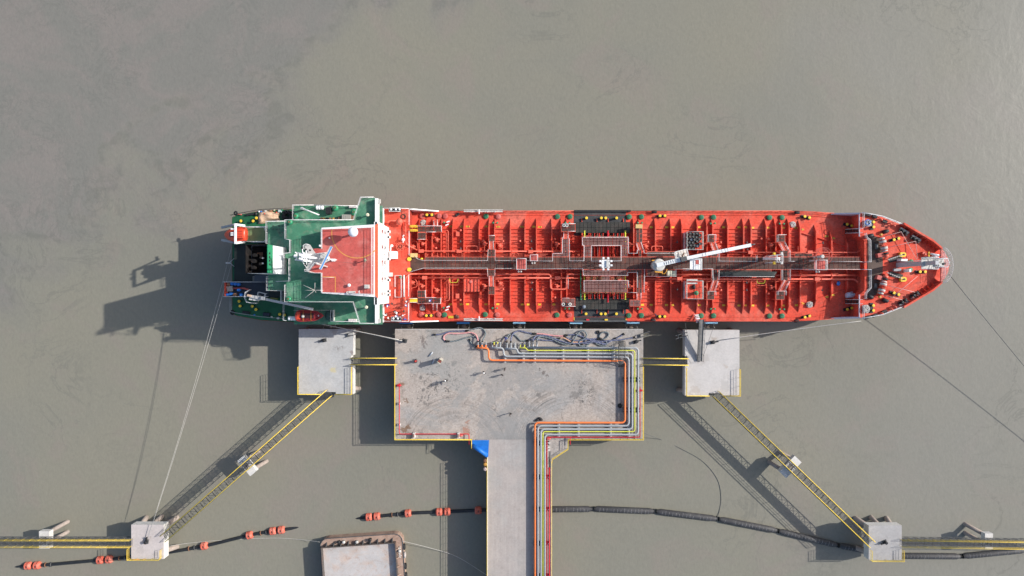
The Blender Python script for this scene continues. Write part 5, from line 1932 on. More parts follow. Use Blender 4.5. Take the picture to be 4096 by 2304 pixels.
# ================================================================ superstructure
Z1, Z2, Z3, Z4, Z5 = 13.2, 15.8, 18.4, 21.0, 24.0
XFW = -23.7                     # front bulkhead


def prism_part(ppoly, z0, z1, name, m, parent=ship):
    b = MB()
    b.pprism(ppoly, z0, z1)
    return b.build(name, m, parent)


def deck_on(ppoly, z, name, m, parent=ship):
    b = MB()
    b.pprism(ppoly, z - 0.03, z + 0.008)
    return b.build(name, m, parent)


# raised poop block
b = MB()
b.prism(outline(-54.0, XB0), ZM - 0.1, ZR - 0.03)
b.build('poop_side', HULLRED, ship)
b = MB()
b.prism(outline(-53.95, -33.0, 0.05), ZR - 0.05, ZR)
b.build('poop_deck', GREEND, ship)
b = MB()
b.prism(outline(-32.98, XB0 - 0.02, 0.05), ZR - 0.05, ZR)
b.build('poop_deck', RED, ship)
# first tier, full breadth, with the boat deck on top
hw = 11.2
b = MB()
b.bb(X(1177, Z1), -24.6, YC - hw + 0.3, YC + hw - 0.3, ZR, Z1 - 0.15)
b.build('house_wall', WHITE, ship)
b = MB()
b.bb(X(1177, Z1), -24.4, YC - hw, YC + hw, Z1 - 0.15, Z1)
b.build('boat_deck', GREEN, ship)
# funnel casing side decks aft of the house
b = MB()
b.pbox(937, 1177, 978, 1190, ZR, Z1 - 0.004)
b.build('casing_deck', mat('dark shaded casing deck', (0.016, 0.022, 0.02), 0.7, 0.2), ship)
# second tier and bridge deck
AFT = [(1147, 881), (1147, 957), (1166, 961), (1166, 1012), (1141, 1014), (1141, 1032), (1163, 1034), (1163, 1124), (1146, 1126), (1146, 1207)]
prism_part(AFT + [(1501, 1207), (1501, 881)], Z1, Z4 - 0.12, 'house_wall', WHITE)
deck_on(AFT + [(1501, 1207), (1501, 881)], Z4, 'bridge_deck', GREEN)
prism_part([(1072, 886), (1170, 886), (1170, 1163), (1072, 1163)], Z1, Z3 - 0.1, 'house_wall', WHITE)
deck_on([(1072, 886), (1170, 886), (1170, 1163), (1072, 1163)], Z3, 'funnel_deck', GREEN)
prism_part([(1018, 1100), (1071, 1100), (1071, 1126), (1018, 1126)], Z1, Z2, 'vent_house', mat('dark blue grey paint', (0.05, 0.06, 0.075), 0.6))
# front bulkhead
b = MB()
b.bb(XFW - 0.5, XFW, YC - 7.25, YC + 7.3, ZR, 22.2)
fw = b.build('front_bulkhead', WHITE, ship)
for k in (Z1 - 0.1, Z2 - 0.05, Z3):
    b = MB()
    b.bb(XFW, XFW + 0.02, YC - 7.2, YC + 7.2, k, k + 0.04)
    b.build('plate_seam', GREYW, fw)
for j, yy in enumerate((-5.4, -2.6, 0.4, 3.2, 6.0)):
    for k in (14.4, 17.2):
        b = MB()
        b.bb(XFW + 0.003, XFW + 0.05, YC + yy - 0.3, YC + yy + 0.3, k, k + 0.7)
        b.build('window', GLASS, fw)


def text(s, y0, z, size, m, parent):
    cu = bpy.data.curves.new('lettering', 'FONT')
    cu.body = s
    cu.size = size
    cu.extrude = 0.01
    cu.space_character = 1.45
    cu.materials.append(m)
    o = bpy.data.objects.new('lettering', cu)
    col.objects.link(o)
    me = bpy.data.meshes.new_from_object(o.evaluated_get(bpy.context.evaluated_depsgraph_get()))
    bpy.data.objects.remove(o)
    o = bpy.data.objects.new('lettering', me)
    col.objects.link(o)
    o.parent = parent
    # reads upright for someone on the main deck looking aft
    o.rotation_euler = (R(90), 0, R(90))
    o.location = Vector((XFW + 0.02, y0, z)) - WL[ship.name]
    return o


text('NO SMOKING', YC - 3.3, 16.4, 1.15, mat('red lettering', (0.5, 0.02, 0.03), 0.5), fw)
text('SAFETY FIRST', YC - 2.2, 14.9, 0.62, BLACK, fw)
text('PROTECT ENVIRONMENT', YC - 3.2, 13.6, 0.6, BLACK, fw)
# strip in front of the wheelhouse
b = MB()
b.pprism([(1496, 905), (1511, 893), (1511, 1192), (1496, 1180)], 22.2, 22.5)
b.build('bridge_front_strip', ORANGED, ship)
# wheelhouse with outward leaning front windows
b = MB()
zt = Z5 - 0.12
top = [P(1290, 912, zt), P(1497, 899, zt), P(1497, 1187, zt), P(1290, 1173, zt)]
bot = [Vector((q.x + (0.1 if i in (0, 3) else -0.75), q.y + (-0.1 if i < 2 else 0.1), Z4)) for i, q in enumerate(top)]
b.add(bot + top, [(3, 2, 1, 0), (4, 5, 6, 7), (0, 1, 5, 4), (1, 2, 6, 5), (2, 3, 7, 6), (3, 0, 4, 7)])
wh = b.build('wheelhouse', WHITE, ship)
b = MB()
b.pprism([(1286, 911), (1499, 897.5), (1499, 1188), (1286, 1173)], zt + 0.003, Z5 - 0.01)
b.build('roof_edge', WHITE, wh)
b = MB()
b.pprism([(1289, 916), (1494, 908), (1494, 1178), (1289, 1170)], Z5 - 0.05, Z5)
b.build('roof_deck', REDR, wh)
b = MB()
b.pprism([(1238, 994), (1288.5, 994), (1288.5, 1092), (1238, 1092)], Z4, Z5 - 0.02)
b.build('mast_house', WHITE, wh)
deck_on([(1238, 994), (1289, 994), (1289, 1092), (1238, 1092)], Z5 - 0.012, 'mast_house_roof', REDR, wh)
for i in range(12):
    q0, q1 = 912 + i * 22.4, 912 + i * 22.4 + 18
    b = MB()
    a, c = P(1497, q0, zt), P(1497, q1, zt)
    f = 0.45
    def lean(q, t):
        return Vector((q.x - 0.75 * (1 - t) + 0.012, q.y, Z4 + (zt - Z4) * t))
    b.add([lean(a, 0.4), lean(c, 0.4), lean(c, 0.85), lean(a, 0.85)], [(0, 1, 2, 3)])
    b.build('window', GLASS, wh)
# painted arc and corner lines on the roof
b = MB()
c = P(1428, 931, Z5)
r0 = 101 * (H - Z5) / F
arc = [R(t) for t in range(172, 322, 5)]
vs = []
for t in arc:
    for rr in (r0 - 0.07, r0 + 0.07):
        vs.append((c.x + rr * math.cos(t), c.y + rr * math.sin(t), Z5 + 0.006))
b.add(vs, [(2 * i, 2 * i + 1, 2 * i + 3, 2 * i + 2) for i in range(len(arc) - 1)])
b.build('painted_arc', mat('yellow roof line', (0.62, 0.30, 0.07), 0.6), wh)
for r_ in ((1288, 1343, 1106, 1109), (1340, 1343, 1109.2, 1170)):
    b = MB()
    b.pbox(*r_, Z5 - 0.01, Z5 + 0.006)
    b.build('painted_line', mat('yellow roof line', (0.62, 0.30, 0.07), 0.6), wh)
# bridge wings
for s in (0, 1):
    q = [(1418, 882), (1447, 791), (1500, 791), (1500, 882)] if s == 0 else [(1417, 1206), (1443, 1293), (1506, 1293), (1506, 1206)]
    prism_part(q, Z4 - 0.35, Z4 - 0.01, 'bridge_wing', WHITE)
    deck_on(q, Z4 + 0.004, 'wing_deck', GREEN)
    b = MB()
    if s == 0:
        b.bb(X(1500, 22.2), X(1511, 22.2), Y(897, 22.2), Y(793, 22.2), Z4 - 0.3, 22.2)
    else:
        b.bb(X(1500, 22.2), X(1511, 22.2), Y(1294, 22.2), Y(1190, 22.2), Z4 - 0.3, 22.2)
    b.build('wing_bulwark', WHITE, ship)
    srail([(1418, 881), (1447, 791), (1499, 791)] if s == 0 else [(1417, 1207), (1443, 1292), (1500, 1292)], Z4, WHITER, 1.1, 3, 0.055, 1.3)
    c = P(1470, 859, Z4 + 1.2) if s == 0 else P(1465, 1229, Z4 + 1.2)
    b = MB()
    b.vcyl(c.x, c.y, Z4, Z4 + 1.0, 0.12, n=8)
    b.lathe(c.x, c.y, [(0.2, Z4 + 1.0), (0.3, Z4 + 1.05), (0.3, Z4 + 1.35), (0.18, Z4 + 1.45)], 12)
    b.build('wing_repeater', CREAM, ship)
    c = P(1515, 805 if s == 0 else 1283, 22.0)
    b = MB()
    b.box((c.x, c.y, 21.9), (0.6, 0.7, 0.5))
    b.beam((c.x - 0.6, c.y, 21.8), (c.x, c.y, 21.8), 0.1, 0.1)
    b.build('side_light', GREYW, ship)
# house railings
srail([(1147, 957), (1147, 881), (1418, 881)], Z4, WHITER, 1.1, 3, 0.045)
srail([(1146, 1140), (1146, 1207), (1417, 1207)], Z4, WHITER, 1.1, 3, 0.045)
srail([(1147, 957), (1166, 961), (1166, 1012), (1141, 1014), (1141, 1032)], Z4, WHITER, 1.1, 3, 0.045)
srail([(1163, 1036), (1163, 1124), (1112, 1126)], Z4, WHITER, 1.1, 3, 0.045)
srail([(1072, 975), (1072, 887), (1147, 886)], Z3, WHITER, 1.1, 3, 0.045)
srail([(1074, 1107), (1074, 1162), (1131, 1163), (1131, 1204)], Z3, WHITER, 1.1, 3, 0.04)
srail([(1177, 878), (1177, 822), (1262, 822)], Z1, WHITER, 1.1, 3, 0.045)
srail([(1262, 822), (1428, 826)], Z1, WHITER, 1.1, 3, 0.045)
srail([(1140, 1210), (1140, 1280), (1150, 1281)], Z1, WHITER, 1.1, 3, 0.04)
srail([(1328, 1240), (1328, 1284), (1440, 1286)], Z1, WHITER, 1.1, 3, 0.045)
srail([(1182, 1240), (1322, 1240)], Z1, GREYW, 1.1, 2, 0.03)
srail([(1291, 994), (1291, 918), (1491, 911), (1491, 1176), (1291, 1169), (1291, 1092)], Z5, WHITER, 1.05, 3, 0.04)
srail([(1240, 1092), (1290, 1092)], Z5, WHITER, 1.05, 3, 0.04)
srail([(1290, 1110), (1338, 1110)], Z5, PINKW, 1.05, 3, 0.035)
srail([(928, 1245), (928, 1190)], ZR, GREY, 1.0, 3, 0.035)
srail([(928, 862), (951, 857), (1046, 840), (1176, 833)], ZR, BLACK, 1.0, 3, 0.035)
srail([(928, 1246), (951, 1251), (1046, 1266), (1145, 1274)], ZR, GREY, 1.0, 3, 0.035)
srail([(1020, 1128), (1020, 1106)], Z1, GREYW, 1.0, 3, 0.03)
# front edge of the raised poop
srail([(1639, 838), (1639, 900)], ZR, PINKW, 1.05, 3, 0.045)
srail([(1639, 925), (1639, 1022)], ZR, PINKW, 1.05, 3, 0.045)
srail([(1637, 1100), (1637, 1185)], ZR, PINKW, 1.05, 3, 0.05)
srail([(1637, 1213), (1637, 1283)], ZR, WHITER, 1.05, 3, 0.05)
srail([(1512, 834), (1639, 836)], ZR, WHITER, 1.05, 3, 0.045)
srail([(1512, 1283), (1637, 1285)], ZR, WHITER, 1.05, 3, 0.04)
for s in (1, -1):                                 # sloping white bulwark down to the main deck
    b = MB()
    y = YC + s * 10.9
    x0, x1 = XB0 + 0.05, XB0 + 5.2
    t = 0.1
    vs = []
    for yy in (y - s * 0.15, y + s * 0.05):
        vs += [(x0, yy, ZM), (x1, yy, ZM), (x1, yy, ZM + 0.25), (x0 + 0.5, yy, ZR + 0.2), (x0, yy, ZR + 0.2)]
    b.add(vs, [(0, 1, 2, 3, 4), (9, 8, 7, 6, 5), (0, 5, 6, 1), (1, 6, 7, 2), (2, 7, 8, 3), (3, 8, 9, 4), (4, 9, 5, 0)])
    b.build('sloping_bulwark', WHITE, ship)
    b = MB()
    xa, xb = X(3338, 8.5), XF
    ya, yb = YC + s * (hb(xa) - 0.05), YC + s * (hb(xb) - 0.05)
    b.add([(xa, ya, ZM), (xb, yb, ZM), (xb, yb, ZR + 0.3), (xa, ya, ZM + 0.5), (xa, ya - s * 0.28, ZM), (xb, yb - s * 0.28, ZM), (xb, yb - s * 0.28, ZR + 0.3), (xa, ya - s * 0.28, ZM + 0.5)],
          [(0, 1, 2, 3), (7, 6, 5, 4), (0, 4, 5, 1), (1, 5, 6, 2), (2, 6, 7, 3), (3, 7, 4, 0)])
    b.build('sloping_bulwark', mat('lavender white paint', (0.60, 0.60, 0.66), 0.5), ship)

# ---------------------------------------------------------------- funnel
fx0, fx1 = -44.9, -41.15
fy0, fy1 = Y(1093, 27), Y(978, 27)
fn = empty('funnel', ((fx0 + fx1) / 2, (fy0 + fy1) / 2, Z3))
fn.parent = ship
fn.location = Vector(fn.location) - WL[ship.name]
b = MB()
b.bb(fx0, fx1, fy0, fy1, Z1, 24.4)
b.bb(fx0 + 0.3, fx1 - 0.12, fy0 - 0.02, fy0 + 0.0, 24.4, 26.9)
b.build('casing', WHITE, fn)
b = MB()
b.bb(fx1 - 0.12, fx1 + 0.02, fy0 - 0.02, fy1 + 0.02, 24.6, 26.9)
b.build('band', GREENV, fn)
b = MB()
b.bb(fx0 + 0.12, fx1 - 0.13, fy0 + 0.12, fy1 - 0.12, 24.3, 24.5)
b.bb(fx0 - 0.01, fx0 + 0.05, fy0 - 0.01, fy1 + 0.01, 24.0, 26.93)
b.bb(fx0 + 0.12, fx1 - 0.13, fy1 - 0.05, fy1 + 0.01, 24.0, 26.92)
b.bb(fx0 + 0.12, fx1 - 0.13, fy0 + 0.003, fy0 + 0.05, 24.0, 26.92)
b.build('sooty_top', SOOT, fn)
b = MB()
b.bb(fx1 + 0.003, fx1 + 0.35, fy0, fy1, Z3, Z3 + 1.3)
b.build('plinth', GREYW, fn)
for k in range(4):
    b = MB()
    y = fy1 - 1.45 - k * 0.62
    b.bb(fx1 + 0.005, fx1 + 0.06, y - 0.15, y + 0.15, 25.9, 26.5)
    b.build('louvre', BLACK, fn)
for (dx, dy, r) in ((1.0, 1.0, 0.32), (1.0, 2.1, 0.36), (1.2, 3.1, 0.3), (2.2, 1.6, 0.22), (2.3, 2.7, 0.2)):
    b = MB()
    b.vcyl(fx0 + dx, fy0 + dy, 24.4, 26.3, r, n=12)
    b.build('exhaust_pipe', SOOT, fn)
b = MB()
b.box((fx0 + 1.55, fy1 - 1.5, 24.56), (1.0, 0.6, 0.08), 0.1)
b.build('rusty_cover', RUST, fn)
for dy in (1.7, 2.6):
    b = MB()
    b.box((fx0 + 2.6, fy0 + dy, 26.0), (0.26, 0.26, 0.3))
    b.build('lamp_box', GREYW, fn)

# ---------------------------------------------------------------- radar mast
ms = empty('radar_mast', P(1262, 1040, Z5))
ms.parent = ship
ms.location = Vector(ms.location) - WL[ship.name]
MG = mat('warm grey mast paint', (0.52, 0.50, 0.47), 0.6, 0.07)
zp = 30.5
b = MB()
b.pprism([(1219, 983), (1229, 977), (1240, 979), (1263, 1016), (1300, 1013), (1318, 1026), (1320, 1042), (1300, 1051), (1263, 1051), (1236, 1086), (1226, 1086), (1224, 1078), (1236, 1040), (1222, 1000)], zp - 0.12, zp)
b.build('mast_platform', MG, ms)
cm = P(1243, 1033, zp)
b = MB()
for (dx, dy) in ((0.0, 0.55), (0.0, -0.55), (1.0, 0.0)):
    b.tube([(cm.x + dx * 1.6 + 0.9, cm.y + dy * 2.2, Z5), (cm.x + dx, cm.y + dy, zp), (cm.x + dx * 0.3 - 0.1, cm.y + dy * 0.5, 36.0)], 0.16, 8)
for z in (26, 28, 32, 33.5, 35):
    b.tube([(cm.x, cm.y + 0.5, z), (cm.x, cm.y - 0.5, z), (cm.x + 0.6, cm.y, z), (cm.x, cm.y + 0.5, z)], 0.07, 6)
b.build('mast_legs', WHITE, ms)
b = MB()
zz = 34.0
for (a, q, a2, q2) in ((1182, 1010, 1228, 1018), (1182, 1039, 1228, 1046), (1187, 1010, 1187, 1039), (1197, 1013, 1197, 1041), (1209, 993, 1211, 1022), (1224, 1000, 1226, 1058), (1216, 1024, 1262, 1031)):
    b.tube([P(a, q, zz), P(a2, q2, zz)], 0.09, 7)
b.tube([P(1205, 1040, zz), P(1236, 1085, zp + 0.9)], 0.05, 6)
b.build('yardarm', WHITE, ms)
for (a, q) in ((1182, 1010), (1182, 1039), (1180, 1024), (1215, 1011)):
    b = MB()
    b.sphere(P(a, q, zz + 0.3), 0.27 if a == 1180 else 0.13, 12)
    b.build('antenna_dome', WHITE, ms)
for (a, q, z) in ((1208, 993, zz), (1223, 998, zz), (1240, 1001, zp + 0.6), (1222, 1057, zz), (1222, 1066, zp + 0.6), (1219, 1025, zz + 0.6)):
    b = MB()
    c = P(a, q, z)
    b.box(c, (0.25, 0.25, 0.35))
    b.build('signal_lamp', BLACK, ms)
b = MB()
b.rail([P(a, q, zp) for a, q in ((1240, 979), (1229, 977), (1219, 983), (1221, 997))], 0.9, 2, 0.035, 0.7)
b.rail([P(a, q, zp) for a, q in ((1263, 1016), (1300, 1013), (1318, 1026), (1320, 1042), (1300, 1051), (1263, 1051), (1236, 1086), (1226, 1086), (1224, 1078))], 0.9, 2, 0.035, 0.9)
b.build('railing', WHITER, ms)
sca, scb = P(1281, 1077, 32.0), P(1326, 986, 32.0)
b = MB()
d = (scb - sca)
b.beam(sca, scb, 0.42, 0.3)
o = b.build('radar_scanner', GREYW, ms)
b = MB()
off = Vector((d.y, -d.x, 0)).normalized() * 0.09
b.beam(sca + off + Vector((0, 0, 0.16)), scb + off + Vector((0, 0, 0.16)), 0.2, 0.03)
b.build('scanner_band', BLUEP, o)
c = (sca + scb) / 2
b = MB()
b.vcyl(c.x, c.y, zp, 31.8, 0.22, n=10)
b.box((c.x + 0.9, c.y - 0.3, zp + 0.3), (0.5, 0.4, 0.5))
b.build('radar_pedestal', WHITE, ms)
b = MB()
b.tube([P(1252, 1092, Z5), P(1228, 1085, 27), P(1215, 1050, 30)], 0.05, 6)
b.tube([P(1262, 1092, Z5), P(1238, 1086, 27)], 0.05, 6)
b.build('mast_ladder', GREYW, ms)

# roof fittings
c = P(1412, 928, 27.0)
b = MB()
b.sphere((c.x, c.y, 27.0), 0.86, 20, 1, 1, 0.95)
sd = b.build('satellite_dome', mat('dome white', (0.74, 0.78, 0.83), 0.35, 0.02), wh)
b = MB()
b.vcyl(c.x, c.y, Z5, 26.3, 0.18, n=10)
b.vcyl(c.x, c.y, 26.1, 26.4, 0.5, n=12)
b.build('dome_post', WHITE, sd)
for (a, q, r, z, m) in ((1396, 1141, 0.3, Z5 + 0.5, WHITE), (1279, 983, 0.2, Z5 + 1.4, WHITE), (1317, 952, 0.15, Z5 + 0.5, PINKW)):
    c = P(a, q, z)
    b = MB()
    b.vcyl(c.x, c.y, Z5, z, 0.08, n=8)
    b.sphere(c, r, 12, 1, 1, 0.7)
    b.build('antenna_dome', m, wh)
c = P(1466, 1146, Z5 + 0.9)
b = MB()
b.box((c.x, c.y, Z5 + 0.45), (0.75, 0.65, 0.9))
for k in range(5):
    b.box((c.x, c.y - 0.26 + k * 0.13, Z5 + 0.93), (0.7, 0.05, 0.06))
b.build('deck_fan', GREYW, wh)
c = P(1460, 1040, Z5 + 1.4)
b = MB()
b.vcyl(c.x, c.y, Z5, Z5 + 1.2, 0.1, n=8)
b.sphere((c.x, c.y, Z5 + 1.4), 0.26, 12)
b.box((c.x, c.y + 0.33, Z5 + 1.35), (0.25, 0.12, 0.3))
b.box((c.x, c.y - 0.33, Z5 + 1.35), (0.25, 0.12, 0.3))
b.build('searchlight', mat('tarnished bronze', (0.24, 0.22, 0.17), 0.5), wh)
c = P(1407, 1168, Z5 + 0.4)
b = MB()
b.box((c.x, c.y, Z5 + 0.3), (1.1, 0.32, 0.5))
b.build('roof_locker', GREYW, wh)
for (a, q) in ((1393, 1175), (1441, 1172)):
    b = MB()
    p = P(a, q, Z5)
    b.tube([p, p + Vector((0, 0, 1.0)), p + Vector((0.05, 0.25, 1.3)), p + Vector((0.1, 0.4, 1.1))], 0.06, 6)
    b.build('gooseneck', WHITER, wh)
b = MB()
p = P(1292, 1161, Z5 + 0.6)
q0 = P(1259, 1161, Z5 + 0.9)
b.tube([p, q0], 0.05, 6)
for (dx, dy, dz) in ((-1.9, 0.9, 0.3), (-1.6, -1.3, 0.2), (-1.6, 0, 0.3), (0.1, 1.3, 0.2), (0.3, -0.4, 0.3)):
    b.tube([q0, q0 + Vector((dx, dy, dz))], 0.035, 5)
b.build('whip_antenna', GREYW, wh)
for (a0, q0_, a1, q1) in ((1317, 1062, 1385, 1133), (1302, 1043, 1410, 1052)):
    b = MB()
    b.tube([P(a0, q0_, Z5 + 5.5), P(a1, q1, Z5 + 0.05)], 0.018, 4)
    b.build('stay_wire', DGREY, wh)


def green_vent(px, py, z, r, h=0.7):
    b = MB()
    c = P(px, py, z + h + 0.3)
    b.vcyl(c.x, c.y, z, z + h, r * 0.7, n=12)
    b.lathe(c.x, c.y, [(r * 0.9, z + h), (r, z + h + 0.1), (r * 0.95, z + h + 0.3), (r * 0.4, z + h + 0.42), (0.05, z + h + 0.43)], 18)
    o = b.build('mushroom_vent', GREENV, ship)
    b = MB()
    zz = z + h + 0.48
    b.tube([(c.x + r * 0.35 * math.cos(k), c.y + r * 0.35 * math.sin(k), zz) for k in range(6)], 0.04, 5, closed=True)
    b.build('hand_wheel', RUST, o)


for v in ((1183, 863, Z1, 0.5), (1158, 888, Z4, 0.5), (1340, 831, Z1, 0.62), (1415, 848, Z1, 0.66), (1153, 1196, Z4, 0.5), (3646, 1046, ZR, 0.42), (3643, 1079, ZR, 0.42)):
    green_vent(*v)
green_vent(2786, 1172, 9.95, 0.42)
# boat deck clutter
b = MB()
b.tube([P(1205, 832, Z1 + 2.2), P(1277, 860, Z1 + 2.0)], 0.12, 8)
p = P(1220, 838, Z1)
b.vcyl(p.x, p.y, Z1, Z1 + 2.2, 0.2, n=10)
b.build('store_davit', WHITER, ship)
for (a0, a1, q0, q1, h, m) in ((1367, 1403, 858, 878, 1.0, mat('grey crate slats', (0.30, 0.29, 0.26), 0.8)), (1404, 1413, 862, 878, 0.8, RUST), (1303, 1323, 829, 855, 1.1, BLACK), (1396, 1428, 821, 831, 0.6, PINKW),
                               (1393, 1426, 1276, 1286, 0.6, PINKW), (1330, 1334, 1240, 1283, 1.0, GREYW)):
    b = MB()
    b.pbox(a0, a1, q0, q1, Z1, Z1 + h)
    n_ = 5
    for k in range(n_):
        t = a0 + (a1 - a0) * (k + 0.5) / n_
        b.pbox(t - (a1 - a0) / n_ * 0.36, t + (a1 - a0) / n_ * 0.36, q0 + 2, q1 - 2, Z1 + h, Z1 + h + 0.05)
    b.build('deck_box', m, ship)
for i in range(7):
    c = P(1284 + i * 12 + random.uniform(-2, 2), 874 + random.uniform(-1, 1), Z1 + 0.5)
    b = MB()
    b.lathe(c.x, c.y, [(0.2, Z1), (0.21, Z1 + 0.3), (0.2, Z1 + 0.55), (0.17, Z1 + 0.57)], 10)
    b.build('paint_tin', [RUST, mat('amber tin', (0.45, 0.24, 0.05), 0.6), BLACK][i % 3], label='small rusty tin in the row beside the grey crate on the boat deck', cat='tin', group='tins on the boat deck')
# dark hood by the rescue boat
b = MB()
c = P(1312, 1262, Z1 + 0.6)
b.sphere((c.x, c.y, Z1 + 0.1), 0.9, 14, 0.8, 1.1, 1.0)
b.build('winch_hood', mat('dark green canvas', (0.03, 0.075, 0.065), 0.8, bump=0.3, bscale=3), ship)


# ---------------------------------------------------------------- boats
def loft(secs, name, mats, parent=None, n=12, **kw):
    """secs: (x, half width, z bottom, z top) rounded sections along x"""
    b = MB()
    for (x, y, w, zb_, zt_) in secs:
        for j in range(n):
            a = 2 * math.pi * j / n
            ca, sa = math.cos(a), math.sin(a)
            e_ = 0.7
            b.v.append((x, y + w * math.copysign(abs(ca) ** e_, ca), (zb_ + zt_) / 2 + (zt_ - zb_) / 2 * math.copysign(abs(sa) ** e_, sa)))
    k = len(secs)
    for i in range(k - 1):
        for j in range(n):
            j2 = (j + 1) % n
            b.face([i * n + j, i * n + j2, (i + 1) * n + j2, (i + 1) * n + j], True)
    b.face([j for j in range(n - 1, -1, -1)])
    b.face([(k - 1) * n + j for j in range(n)])
    return b.build(name, mats, parent, **kw)


lb = empty('lifeboat', P(935, 937, 14.2), 'enclosed orange red free fall lifeboat slung nose out over the stern', 'lifeboat')
yl = Y(937, 15.8)
def lx(px): return X(px, 15.8)
loft([(lx(884), yl, 0.08, 14.0, 14.3), (lx(890), yl, 0.5, 13.6, 14.7), (lx(902), yl, 0.95, 13.4, 15.1), (lx(920), yl, 1.25, 13.6, 15.5), (lx(945), yl, 1.3, 14.0, 16.0), (lx(968), yl, 1.28, 14.3, 16.2), (lx(982), yl, 1.15, 14.6, 16.1)], 'hull', BOAT, lb, 16)
b = MB()
b.box(((lx(946) + lx(980)) / 2, yl, 16.25), (1.45, 1.7, 0.5), 0, 0.9)
b.build('canopy', BOAT, lb)
for k in (-0.5, 0.0, 0.5):
    b = MB()
    b.box((lx(962), yl + k, 16.53), (1.3, 0.06, 0.06))
    b.build('canopy_rib', BOATD, lb)
for s in (-1, 1):
    b = MB()
    b.beam((lx(945), yl + s * 1.2, 15.75), (lx(985), yl + s * 1.12, 16.0), 0.2, 0.2)
    b.build('fender_rail', BOAT, lb)
b = MB()
b.box((lx(925), yl, 15.75), (0.7, 0.9, 0.3), 0, 0.8)
b.build('hatch', GLASS, lb)
lb.location = lb.location + Vector((0.47, -0.09, 1.2))
# launching davit, fixed to the ship
dv = empty('lifeboat_davit', P(940, 937, Z1))
dv.parent = ship
dv.location = Vector(dv.location) - WL[ship.name]
b = MB()
b.pbox(937, 943.5, 894, 975, 19.3, 19.7)
b.build('cross_beam', WHITE, dv)
for (q, s) in ((898, 1), (972, -1)):
    b = MB()
    b.beam(P(940, q, 19.4), P(978, q + s * 5, 15.4), 0.28, 0.4)
    b.beam(P(940, q, 19.4), P(940, q, 14.6), 0.22, 0.22)
    b.build('davit_leg', WHITE, dv)
    b = MB()
    b.beam(P(935, q + s * 2, 14.8), P(888, q + s * 12, 12.8), 0.42, 0.35)
    b.build('launch_rail', GREY, dv)
    b = MB()
    b.beam(P(982, q + s * 10, 14.6), P(1070, q + s * 10, Z2), 0.2, 0.3)
    b.build('side_rail', WHITER, dv)
for k in (928, 944, 952):
    b = MB()
    b.box(P(930, k - 12, 19.4), (0.55, 0.22, 0.3))
    b.build('cleat', WHITE, dv)
deck_on([(985, 910), (1071, 910), (1071, 967), (985, 967)], Z2, 'boat_platform', OLIVE)
prism_part([(990, 912), (1071, 912), (1071, 966), (990, 966)], ZR, Z2 - 0.05, 'casing_wall', WHITE)
srail([(985, 910), (1066, 910)], Z2, WHITER, 1.05, 3, 0.045)
srail([(985, 967), (1066, 967)], Z2, WHITER, 1.05, 3, 0.045)
srail([(1066, 906), (1066, 922)], Z2, WHITER, 1.05, 3, 0.045)
many('manhole', lambda b, x, y, z: b.tube([(x + 0.12 * math.cos(k * 0.785), y + 0.12 * math.sin(k * 0.785), z + 0.05) for k in range(8)], 0.035, 5, closed=True),
     [(1093, 904), (1117, 904), (1130, 904), (1093, 917), (1106, 917), (1117, 917), (1130, 917), (1118, 930), (1130, 930)], DGREY, 0, z=Z3)

rb = empty('rescue_boat', P(1238, 1263, Z1 + 1), 'open orange rescue boat with dark red inside hanging beside a white canister', 'rescue boat')
def rx(px): return X(px, 15.0)
yr = Y(1263, 15.0)
loft([(rx(1186), yr, 0.85, 14.1, 15.0), (rx(1200), yr, 0.98, 13.9, 15.05), (rx(1240), yr, 1.0, 13.8, 15.05), (rx(1268), yr, 0.8, 13.9, 15.1), (rx(1284), yr, 0.4, 14.1, 15.2), (rx(1292), yr, 0.06, 14.5, 15.25)], 'hull', BOATD, rb, 14)
b = MB()
b.tube(spline([(rx(1290), yr, 15.2), (rx(1268), yr + 0.72, 15.1), (rx(1240), yr + 0.93, 15.05), (rx(1190), yr + 0.85, 15.05), (rx(1188), yr - 0.85, 15.05), (rx(1240), yr - 0.93, 15.05), (rx(1268), yr - 0.72, 15.1), (rx(1290), yr, 15.2)], 5), 0.11, 8)
b.build('gunwale', BOATD, rb)
b = MB()
b.box((rx(1193), yr, 15.02), (0.62, 1.5, 0.2), 0, 0.9)
b.build('stern_cowl', BOAT, rb)
b = MB()
b.box((rx(1230), yr, 15.07), (2.4, 0.95, 0.06))
b.build('cockpit', mat('dark cockpit', (0.05, 0.015, 0.018), 0.7), rb)
for a in (1214, 1245):
    b = MB()
    b.beam((rx(a), yr - 1.0, 15.2), (rx(a), yr + 1.0, 15.2), 0.07, 0.05)
    b.build('sling', mat('orange webbing', (0.5, 0.22, 0.05), 0.8), rb)
b = MB()
b.box((rx(1275), yr, 15.22), (0.36, 0.06, 0.04))
b.box((rx(1275), yr, 15.221), (0.06, 0.36, 0.04))
b.build('white_cross', PINKW, rb)
b = MB()
b.sphere((rx(1213), yr - 0.1, 15.25), 0.3, 10)
b.build('outboard_cover', GREYW, rb)
